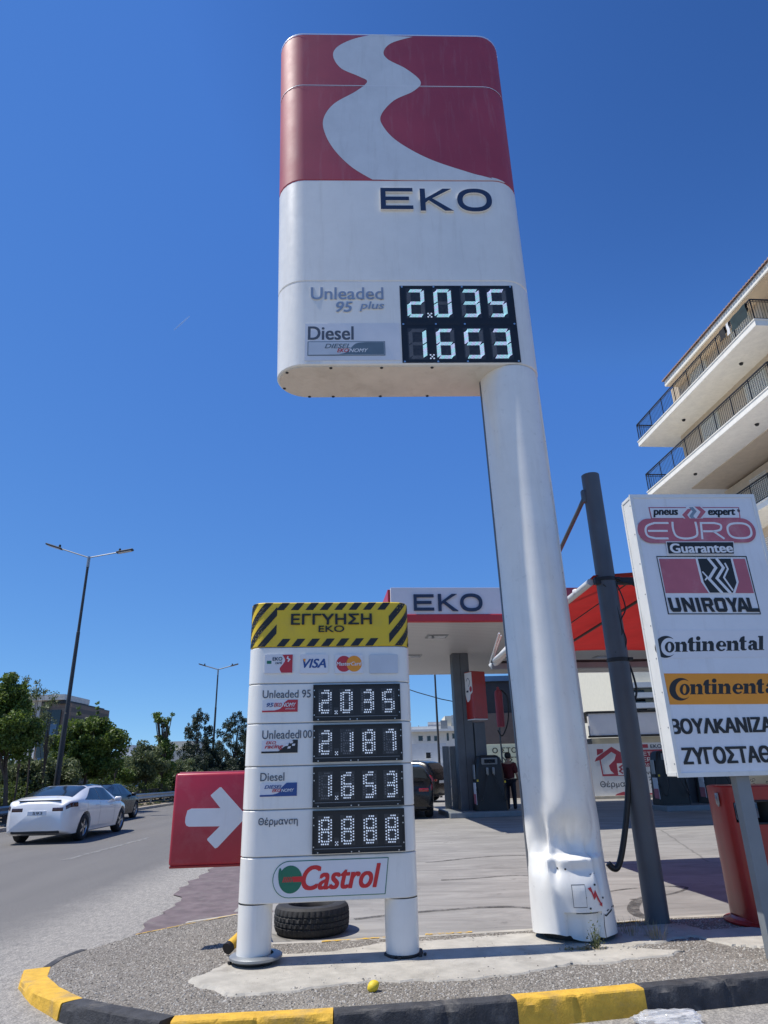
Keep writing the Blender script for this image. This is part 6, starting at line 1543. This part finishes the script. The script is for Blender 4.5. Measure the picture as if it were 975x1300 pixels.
        for y in (m_-.22, s1-.32): p = P(y, 3.75)+N(y, 3.75, 1)*.012; mb = MB(); mb.box(Vector((sx*p.x, p.y, p.z))+ctr, (.025, .2, .028), bevel=.008); mb.build('door_handle', paint, t)
        p = P(s1-.02, 4.05); mb = MB(); mb.box(Vector((sx*(p.x+.10), p.y, p.z+.05))+ctr, (.20, .09, .13), bevel=.035, seg=3); mb.build('mirror', paint, t, smooth=50)
        for y in K['wheels']:
            xo = sx*(ip(K['w'], y)-.125); Rw = K['R']; c = Vector((xo, y-L/2, Rw))
            mb = MB(); mb.lathe([(Rw*.66, -.11), (Rw*.9, -.115), (Rw*.985, -.09), (Rw, -.05), (Rw, .05), (Rw*.985, .09), (Rw*.9, .115), (Rw*.66, .11)], c, 36, axis='X'); wh = mb.build('wheel', 'rubber', t, smooth=45)
            mb = MB(); mb.lathe([(Rw*.68, .085*sx), (Rw*.64, .10*sx), (Rw*.60, .075*sx), (Rw*.58, 0)], c, 36, axis='X'); mb.lathe([(0, .085*sx), (.05, .085*sx), (.055, .03*sx)], c, 12, axis='X'); mb.lathe([(0, .0), (Rw*.6, .0)], c, 24, axis='X', mi=1)
            for k in range(5):
                a = k*1.2566; d = Vector((0, math.cos(a), math.sin(a))); mb.box(c+d*Rw*.33+Vector((.075*sx, 0, 0)), (.02, Rw*.62, .055), X=(1, 0, 0), Y=d, Z=Vector((1, 0, 0)).cross(d))
            mb.build('rim', ['rim', 'blackm'], wh, smooth=40)
    mb = MB()
    for sx in (-1, 1): patch(mb, K['rear'][0], K['rear'][1], 5.04, 7, sx, .006, 8, 8)
    mb.build('rear_window', 'glass', t, smooth=60, fixn=False)
    mb = MB()
    for sx in (-1, 1): patch(mb, K['front'][0], K['front'][1], 5.06, 7, sx, .006, 8, 8)
    mb.build('windscreen', 'glass', t, smooth=60, fixn=False)
    if K['glassroof']:
        mb = MB()
        for sx in (-1, 1): patch(mb, *K['glassroof'], 5.1, 7, sx, .006, 8, 8)
        mb.build('glass_roof', 'glass', t, smooth=60, fixn=False)
    mb = MB(); mb.box(Vector((0, .06, .31))+ctr, (1.28, .12, .10), bevel=.035); mb.build('rear_diffuser', 'blackm', t)
    mb = MB(); mb.box((0, 0, .27), (1.45, L*.86, .14)); mb.build('underbody', 'blackm', t)
    if kind == 'fastback':
        for sx in (-1, 1): mb = MB(); mb.box(Vector((sx*.55, .035, .50))+ctr, (.22, .02, .03), X=(1, sx*.25, 0), bevel=.006); mb.build('bumper_vent', 'blackm', t)
    zp = ip(K['belt'], .05)-.20; mb = MB(); mb.box(Vector((0, -.008, zp))+ctr, (.50, .02, .115), bevel=.004); pl_ = mb.build('number_plate', 'signwhite', t)
    if plate:
        f_ = Frame(Vector((-.25, -.019, zp-.0575))+ctr, 0); mb = MB(); text(mb, f_, plate, .14, .025, .40, .09, 0, .002, .01); mb.build('plate_number', 'black', pl_)
    mb = MB(); mb.box(Vector((0, .075, ip(K['top'], .075)-.003))+ctr, (1.12, .07, .02), bevel=.006); mb.build('spoiler', paint if kind != 'fastback' else 'blackp', t)
    for sx in (-1, 1): mb = MB(); patch(mb, L-.42, L-.12, 3.4, 3.9, sx, .006); mb.build('headlight', 'bluglass', t, smooth=50, fixn=False)
    if rails:
        for sx in (-1, 1): mb = MB(); mb.tube([Vector((sx*.56, .7, 1.64))+ctr, Vector((sx*.56, .8, 1.72))+ctr, Vector((sx*.56, 2.2, 1.73))+ctr, Vector((sx*.56, 2.35, 1.65))+ctr], .018, 8); mb.build('roof_rail', 'steel', t, smooth=40)
    t.location = loc; t.rotation_euler = (0, 0, yaw); t.scale = (scale,)*3
    return t
make_car('white fastback saloon driving away on the road left of the arrow sign', 'fastback', 'carwhite', (-9.55, 21.7, 0), R(1.0), 'smoke', '593', group=None)
make_car('low black coupe driving ahead of the white saloon', 'fastback', 'carblack', (-11.75, 29.3, 0), R(0), 'smoke', None, .95)
make_car('white hatchback far down the road, half hidden by the arrow sign', 'hatch', 'carwhite', (-11.0, 42.8, 0), R(-3), 'carred', None)
make_car('black hatchback parked beside the low price board with its red tail lamp showing', 'hatch', 'carblack', (.30, 23.6, gz(22.5)), R(3), 'carred', None)
make_car('black estate car with silver roof rails parked side on by the grey fence', 'suv', 'carblack', (.2, 32.5, gz(32)), R(62), 'carred', None, rails=True)

# ================================================================== MEDIAN, RAIL, HEDGE
mb = MB(); mb.grid([[(-13.2, y, .12), (-13.5, y, .15), (-15, y, .22), (-17.5, y, .15), (-17.8, y, -.02)] for y in np.linspace(10, 140, 40)]); struct(mb.build('median', 'earth', smooth=60, origin=(0, 0, 0), fixn=False))
mb = MB(); mb.box((-13.13, 75, .06), (.16, 130, .135), bevel=.02); struct(mb.build('median_kerb', 'pad', origin=(0, 0, 0)))
sheet('road', [(-17.8, 5), (-28, 5), (-28, 300), (-17.8, 300)], .002, 'asphalt')
gd = thing('guard_rail', 'long galvanised guard rail on short posts along the hedge', 'guard rail', (-13.85, 40, .14))
mb = MB(); prof = [(-.0, .42), (.03, .46), (.03, .50), (-.01, .55), (-.01, .58), (.03, .63), (.03, .68), (0, .72)]
mb.grid([[(-13.78+a, y, z+.03+.06*mnoise.noise(Vector((0, y*.1, 0)))) for a, z in prof] for y in np.linspace(14, 90, 60)]); mb.build('rail_beam', 'steel', gd, smooth=60, fixn=False)
for i in range(30): mb = MB(); y = 15+i*2.4; mb.box((-13.88, y, .36), (.06, .12, .6)); mb.build('post', 'steel', gd)

def leaf_mesh(name, centers, n, size, spread, m, parent, squash=1.0, seed=1):
    """many small bent leaves scattered round clump centres"""
    g_ = np.random.default_rng(seed); C_ = np.array([c[:3] for c in centers], float); S_ = np.array([c[3] if len(c) > 3 else spread for c in centers], float)
    w = S_**2; idx = g_.choice(len(C_), n, p=w/w.sum())
    d = g_.normal(size=(n, 3)); d /= np.linalg.norm(d, axis=1)[:, None]; r_ = (g_.random(n)**.45)[:, None]
    p = C_[idx]+d*r_*S_[idx][:, None]*np.array([1, 1, squash])
    a = g_.normal(size=(n, 3)); a /= np.linalg.norm(a, axis=1)[:, None]; b = np.cross(a, g_.normal(size=(n, 3))); b /= np.linalg.norm(b, axis=1)[:, None]
    s = (size*(.55+.9*g_.random(n)))[:, None]
    v = np.stack([p-a*s, p+b*s*.5, p+a*s, p-b*s*.5], 1).reshape(-1, 3)
    o = ORG[parent] if parent is not None else Vector((0, 0, 0)); v = v-np.array(o)
    me = bpy.data.meshes.new(name); me.from_pydata(v.tolist(), [], [(4*i, 4*i+1, 4*i+2, 4*i+3) for i in range(n)]); me.materials.append(M[m])
    ob = bpy.data.objects.new(name, me); COL.objects.link(ob)
    if parent is not None: ob.parent = parent
    ORG[ob] = o; return ob
hd_ = thing('hedge', 'long clipped green hedge in the median behind the guard rail', 'hedge', (-15.3, 45, .2))
cs = [(-15.3+rng.uniform(-.5, .5), y+rng.uniform(-.3, .3), rng.uniform(.5, 1.15)+.18*math.sin(y*.7), rng.uniform(.3, .5)) for y in np.arange(14, 85, .42) for _ in range(4)]
leaf_mesh('foliage', cs, 60000, .055, .4, 'leafD', hd_, seed=3)
mb = MB(); mb.box((-15.3, 49, .6), (.7, 70, .6)); mb.build('stem_core', 'bark', hd_)  # one solid dark box put in for the hedge's dark inside
gs_ = leaf_mesh('grass', [(-13.95+rng.uniform(-.35, .5), y, .17, .22) for y in np.arange(12, 80, .35)], 6000, .05, .2, 'weed', None, .25, 9); tag(gs_, 'patchy low weeds under the guard rail', 'grass', kind='stuff')

# ================================================================== TREES
def tree(name, label, base, clumps, n, size, m, limbs=(), trunk=.07, seed=1, squash=.85, top=None):
    t = thing(name, label, 'tree', base, 'trees along the median'); base = Vector(base); mb = MB()
    hi = top or max(c[2] for c in clumps); cx = sum(c[0] for c in clumps)/len(clumps); cy = sum(c[1] for c in clumps)/len(clumps)
    mid = base.lerp(Vector((cx, cy, hi)), .45)+Vector((rng.uniform(-.1, .1), rng.uniform(-.1, .1), 0))
    mb.tube([base-Vector((0, 0, .1)), base.lerp(mid, .5)+Vector((.03, 0, 0)), mid, base.lerp(Vector((cx, cy, hi)), .9)], [trunk, trunk*.85, trunk*.65, trunk*.2], 8)
    kn = name == 'pruned_tree'
    for c in (clumps if kn else clumps[::max(1, len(clumps)//14)]):
        s = base.lerp(mid, rng.uniform(.6, 1.1)); e = Vector(c[:3]); mb.tube([s, s.lerp(e, .5)+Vector((0, 0, .12)), e], [trunk*(.7 if kn else .4), trunk*(.5 if kn else .25), trunk*(.3 if kn else .08)], 5)
    mb.build('trunk', 'bark', t, smooth=60)
    leaf_mesh('crown', clumps, n, size, .5, m, t, squash, seed); return t
def blob(x, y, Y, rx, ry, n, r0, r1, depth=None, hollow=.35):
    """clumps filling an ellipsoid whose outline is measured on the photograph"""
    c = at(x, y, Y); k = Y/968*1.04; a, b = rx*k, ry*k; d = depth or a; out = []
    while len(out) < n:
        p = Vector((rng.uniform(-1, 1), rng.uniform(-1, 1), rng.uniform(-1, 1)))
        if hollow < p.length < 1: out.append((c.x+p.x*a, Y+p.y*d, c.z+p.z*b, rng.uniform(r0, r1)))
    return out
def base_at(x, Y, z=.2): q = at(x, 985, Y); return (q.x, Y, z)
tree('broadleaf_tree', 'dense dark green broadleaf tree at the left edge of the photo', base_at(16, 26), blob(0, 925, 26, 45, 48, 60, .22, .5, None, .1)+blob(6, 880, 26, 28, 26, 20, .2, .38, None, .1), 30000, .062, 'leafA', seed=11, trunk=.09)
for i, (x, top, n, lb) in enumerate(((33, 852, 700, 'slender sparse sapling nearest the dense tree at the left edge'), (46, 862, 800, 'slender sparse sapling leaning just left of the tall lamp post'), (60, 875, 600, 'thin sparse sapling in front of the brown building by the lamp foot'))):
    Y = 27.5+i; tree('sapling', lb, base_at(x-10+i*2, Y), blob(x, (top+985)/2-18, Y, 13, 46, 26, .10, .24, .5, 0)+blob(x, top+12, Y, 8, 13, 6, .08, .16, .3, 0), n*2, .042, 'leafB', seed=20+i, trunk=.04)
tree('broadleaf_tree', 'round bright green tree to the right of the tall lamp post', base_at(108, 35), blob(110, 950, 35, 47, 37, 80, .25, .52, None, .1)+blob(92, 972, 35, 34, 20, 24, .25, .4, None, 0)+[(at(124, y, 35).x, 35, at(124, y, 35).z, .10) for y in (912, 905, 899, 893)]+[(at(100, y, 35).x, 35, at(100, y, 35).z, .12) for y in (915, 906, 898)], 30000, .072, 'leafA', seed=31, trunk=.09)
tree('bare_tree', 'small nearly bare twiggy tree between two green trees', base_at(147, 40), blob(152, 955, 40, 11, 22, 22, .12, .25, .5, 0), 160, .04, 'leafB', seed=41, trunk=.035)
tree('pruned_tree', 'tall thin pruned tree with leafy knots at its top', base_at(206, 46), blob(202, 910, 46, 7, 11, 7, .14, .26, .5, 0)+blob(215, 914, 46, 9, 11, 8, .14, .26, .5, 0)+blob(206, 938, 46, 11, 18, 12, .13, .26, .5, 0)+blob(203, 965, 46, 17, 28, 26, .25, .5, 1, 0), 6500, .075, 'leafA', seed=51, trunk=.08, top=5.6)
tree('shrub_tree', 'bushy mid-green tree left of the pruned one', base_at(186, 44), blob(185, 970, 44, 25, 25, 40, .28, .5, None, 0), 12000, .072, 'leafB', seed=61, trunk=.06)
def conifer(label, x, Y, top, half, seed):
    ap_ = at(x, top, Y); b = base_at(x, Y); cl = []; k = Y/968*1.04; H = ap_.z-.9
    for _ in range(230):
        f = rng.random()**.7; z = ap_.z-.1-f*H; w = 1.35*half*k*(.10+.95*f**.75)*(.75+.3*rng.random()); a = rng.uniform(0, 6.28); rr = w*math.sqrt(rng.uniform(.15, 1)); cl.append((b[0]+rr*math.cos(a), Y+rr*math.sin(a), z+.25*rng.random(), rng.uniform(.2, .42)*(.55+.6*f)))
    for _ in range(9): a = rng.uniform(-1, 1); cl.append((b[0]+a*half*k*.55, Y, ap_.z-.3-abs(a)*1.3+rng.uniform(-.1, .5), .13))
    cl.append((b[0], Y, ap_.z-.05, .10)); cl.append((b[0], Y, ap_.z-.3, .16))
    tree('conifer_tree', label, b, cl, 30000, .07, 'leafC', seed=seed, trunk=.1, squash=1.2, top=ap_.z)
for i, (x, y, Y, rx, ry, lb) in enumerate(((70, 985, 33, 30, 16, 'low green bush behind the hedge by the tall lamp foot'), (140, 985, 42, 26, 16, 'low green bush behind the hedge near the bare tree'), (228, 985, 50, 24, 20, 'low green bush left of the dark conifers'), (165, 978, 50, 20, 18, 'mid green bush between the bare tree and the pruned tree'), (25, 985, 30, 34, 17, 'dark green bush behind the hedge at the left edge'), (200, 985, 52, 26, 18, 'low green bush under the pruned tree'), (272, 978, 56, 34, 26, 'dark bush filling the gap between the two conifers'))):
    b_ = base_at(x, Y); bt = thing('bush', lb, 'bush', b_, 'bushes behind the hedge'); leaf_mesh('foliage', blob(x, y, Y, rx, ry, 34, .25, .5, None, 0), 9000, .075, .4, 'leafC' if i == 6 else 'leafA' if i % 2 else 'leafB', bt, .9, 80+i)
    mb = MB()
    for k in range(5): mb.tube([Vector(b_), Vector(b_)+Vector((rng.uniform(-.6, .6), rng.uniform(-.3, .3), 1.1))], [.03, .01], 5)
    mb.build('stem_core', 'bark', bt)
conifer('dark conifer with a pointed top left of the far lamp post', 249, 58, 903, 34, 71)
conifer('dark broad conifer right of the far lamp post beside the price board', 297, 62, 906, 40, 72)
conifer('dark conifer mostly hidden behind the left edge of the price board', 330, 66, 912, 34, 73)
# ================================================================== LAMP POSTS
def lamp(label, x0, Y, ytop, xtop, la, ra):
    tp = at(xtop, ytop, Y); b = Vector((tp.x, Y, .2)); t = thing('street_lamp', label, 'street lamp', b, 'double armed lamps in the median')
    s = Y/31.6
    mb = MB(); mb.tube([b, b.lerp(tp, .36), b.lerp(tp, .361), b.lerp(tp, .68), b.lerp(tp, .681), tp], [.135, .11, .095, .085, .07, .06], 14); mb.lathe([(.2, 0), (.2, .03), (.13, .05)], b, 14); mb.build('post', 'lampgrey', t, smooth=40)
    mb = MB(); mb.tube([tp-Vector((0, 0, .5)), tp+Vector((0, 0, .05))], .075, 12); mb.build('collar', 'steel', t, smooth=40)
    for (ax, ay) in (la, ra):
        e = at(ax, ay, Y); d = (e-tp); k = tp+d*.66; mb = MB(); mb.tube([tp, k], .03*max(1, s*.8), 8); mb.build('arm', 'steel', t, smooth=40)
        dn = d.normalized(); mb = MB(); mb.box((k+e)/2, (d.length*.38, .26, .09), X=dn, Y=(0, 1, 0), bevel=.03); hd2 = mb.build('lamp_head', 'lampgrey', t)
        mb = MB(); mb.box((k+e)/2-Vector((0, 0, .05)), (d.length*.3, .2, .02), X=dn, Y=(0, 1, 0)); mb.build('lens', 'poster', hd2); mb = MB(); c = k+dn*.1+Vector((0, 0, .1)); mb.lathe([(0, .09), (.05, .08), (.06, .0), (.05, -.06)], c, 8); mb.build('photocell', 'blackm', hd2)
lamp('tall double armed street lamp rising above the white saloon', 66, 31.6, 708, 113, (60, 691), (168, 698))
lamp('distant double armed street lamp above the dark conifers', 270, 62, 850, 277, (253, 843), (302, 843))
# ================================================================== BUILDINGS BEYOND THE ROAD
YL = 70
br = thing('brown_building', 'brown stone office building with a tall dark glass recess beyond the median trees', 'building', (at(70, 950, YL).x, YL+8, 0))
def wallpx(name, m, x0, y0, x1, y1, Y, depth, par):
    a, b, c, d = px_rect(x0, y0, x1, y1, Y); mb = MB(); mb.box(((a+b)/2, Y+depth/2, (c+d)/2), (b-a, depth, d-c)); return mb.build(name, m, par)
BX = at(83, 940, YL).x
wallpx('wall', 'brick', 44, 893, 83, 1020, YL, 9.6, br); wallpx('side_wing', 'bgrey', 17, 884, 43.8, 1020, YL+.5, 9, br); wallpx('parapet', 'soffit', 20, 882, 82, 889, YL-.4, 6, br); wallpx('roof_edge', 'blackm', 74, 889.2, 83.3, 893, YL-.3, 9.8, br)
wallpx('lower_wall', 'bwhite', -40, 965, 33, 1020, YL-1.5, 3, br)
for r_, m_ in (((50, 902, 74, 962), 'glass'), ((64, 919, 72, 933), 'bluglass'), ((47, 962, 62, 976), 'bluglass'), ((58, 990, 70, 1005), 'glass'), ((76, 985, 82, 1005), 'glass')):
    a, b, c, d = px_rect(*r_, YL); mb = MB(); mb.box(((a+b)/2, YL-.02-(.04 if m_ == 'bluglass' else 0), (c+d)/2), (b-a, .2, d-c)); mb.build('window', m_, br)
for yy, z0_, z1_ in ((71.5, 6.6, 7.8), (74.0, 6.6, 7.8), (76.6, 6.6, 7.8), (72, 3.6, 4.8), (75, 3.6, 4.8)):
    mb = MB(); mb.box((BX+.02, yy, (z0_+z1_)/2), (.12, 1.0, z1_-z0_)); mb.build('window', 'glass', br)
YR = 130
f1 = thing('far_block', 'far grey flat-roofed block between the round tree and the pruned tree', 'building', (at(157, 970, YR).x, YR, 0)); wallpx('wall', 'bgrey', 128, 962, 172, 1000, YR, 10, f1); wallpx('upper_floor', 'bgrey', 152, 946, 168, 962, YR+1, 8, f1); wallpx('roof_edge', 'bwhite', 126, 960, 174, 964, YR-.5, 11, f1)
f2 = thing('far_block', 'far cream block behind the pruned tree', 'building', (at(215, 970, YR).x, YR+10, 0)); wallpx('wall', 'cream', 178, 953, 247, 1000, YR+10, 10, f2); wallpx('upper_floor', 'cream', 213, 941, 246, 953, YR+11, 8, f2); wallpx('upper_floor', 'bwhite', 183, 947, 200, 953, YR+11, 8, f2)
f3 = thing('far_block', 'long low pale building far behind the dark conifers', 'building', (at(290, 985, 180).x, 186, 0)); wallpx('wall', 'bgrey', 225, 972, 345, 1005, 180, 12, f3); wallpx('roof_edge', 'bwhite', 224, 970, 346, 972.5, 179.5, 12, f3)

# thin vapour trail, high and far
a, b = at(221, 419, 1500), at(241, 401, 1500); mb = MB(); mb.tube([a, a.lerp(b, .5), b], [1.2, 2.0, .8], 8); m, nt, bs = _nt('vapour'); bs.inputs['Alpha'].default_value = .22; bs.inputs['Base Color'].default_value = (.9, .9, .9, 1); bs.inputs['Roughness'].default_value = 1
ct = mb.build('vapour_trail', m, smooth=80); tag(ct, 'short thin white vapour trail high in the blue sky', 'vapour trail')
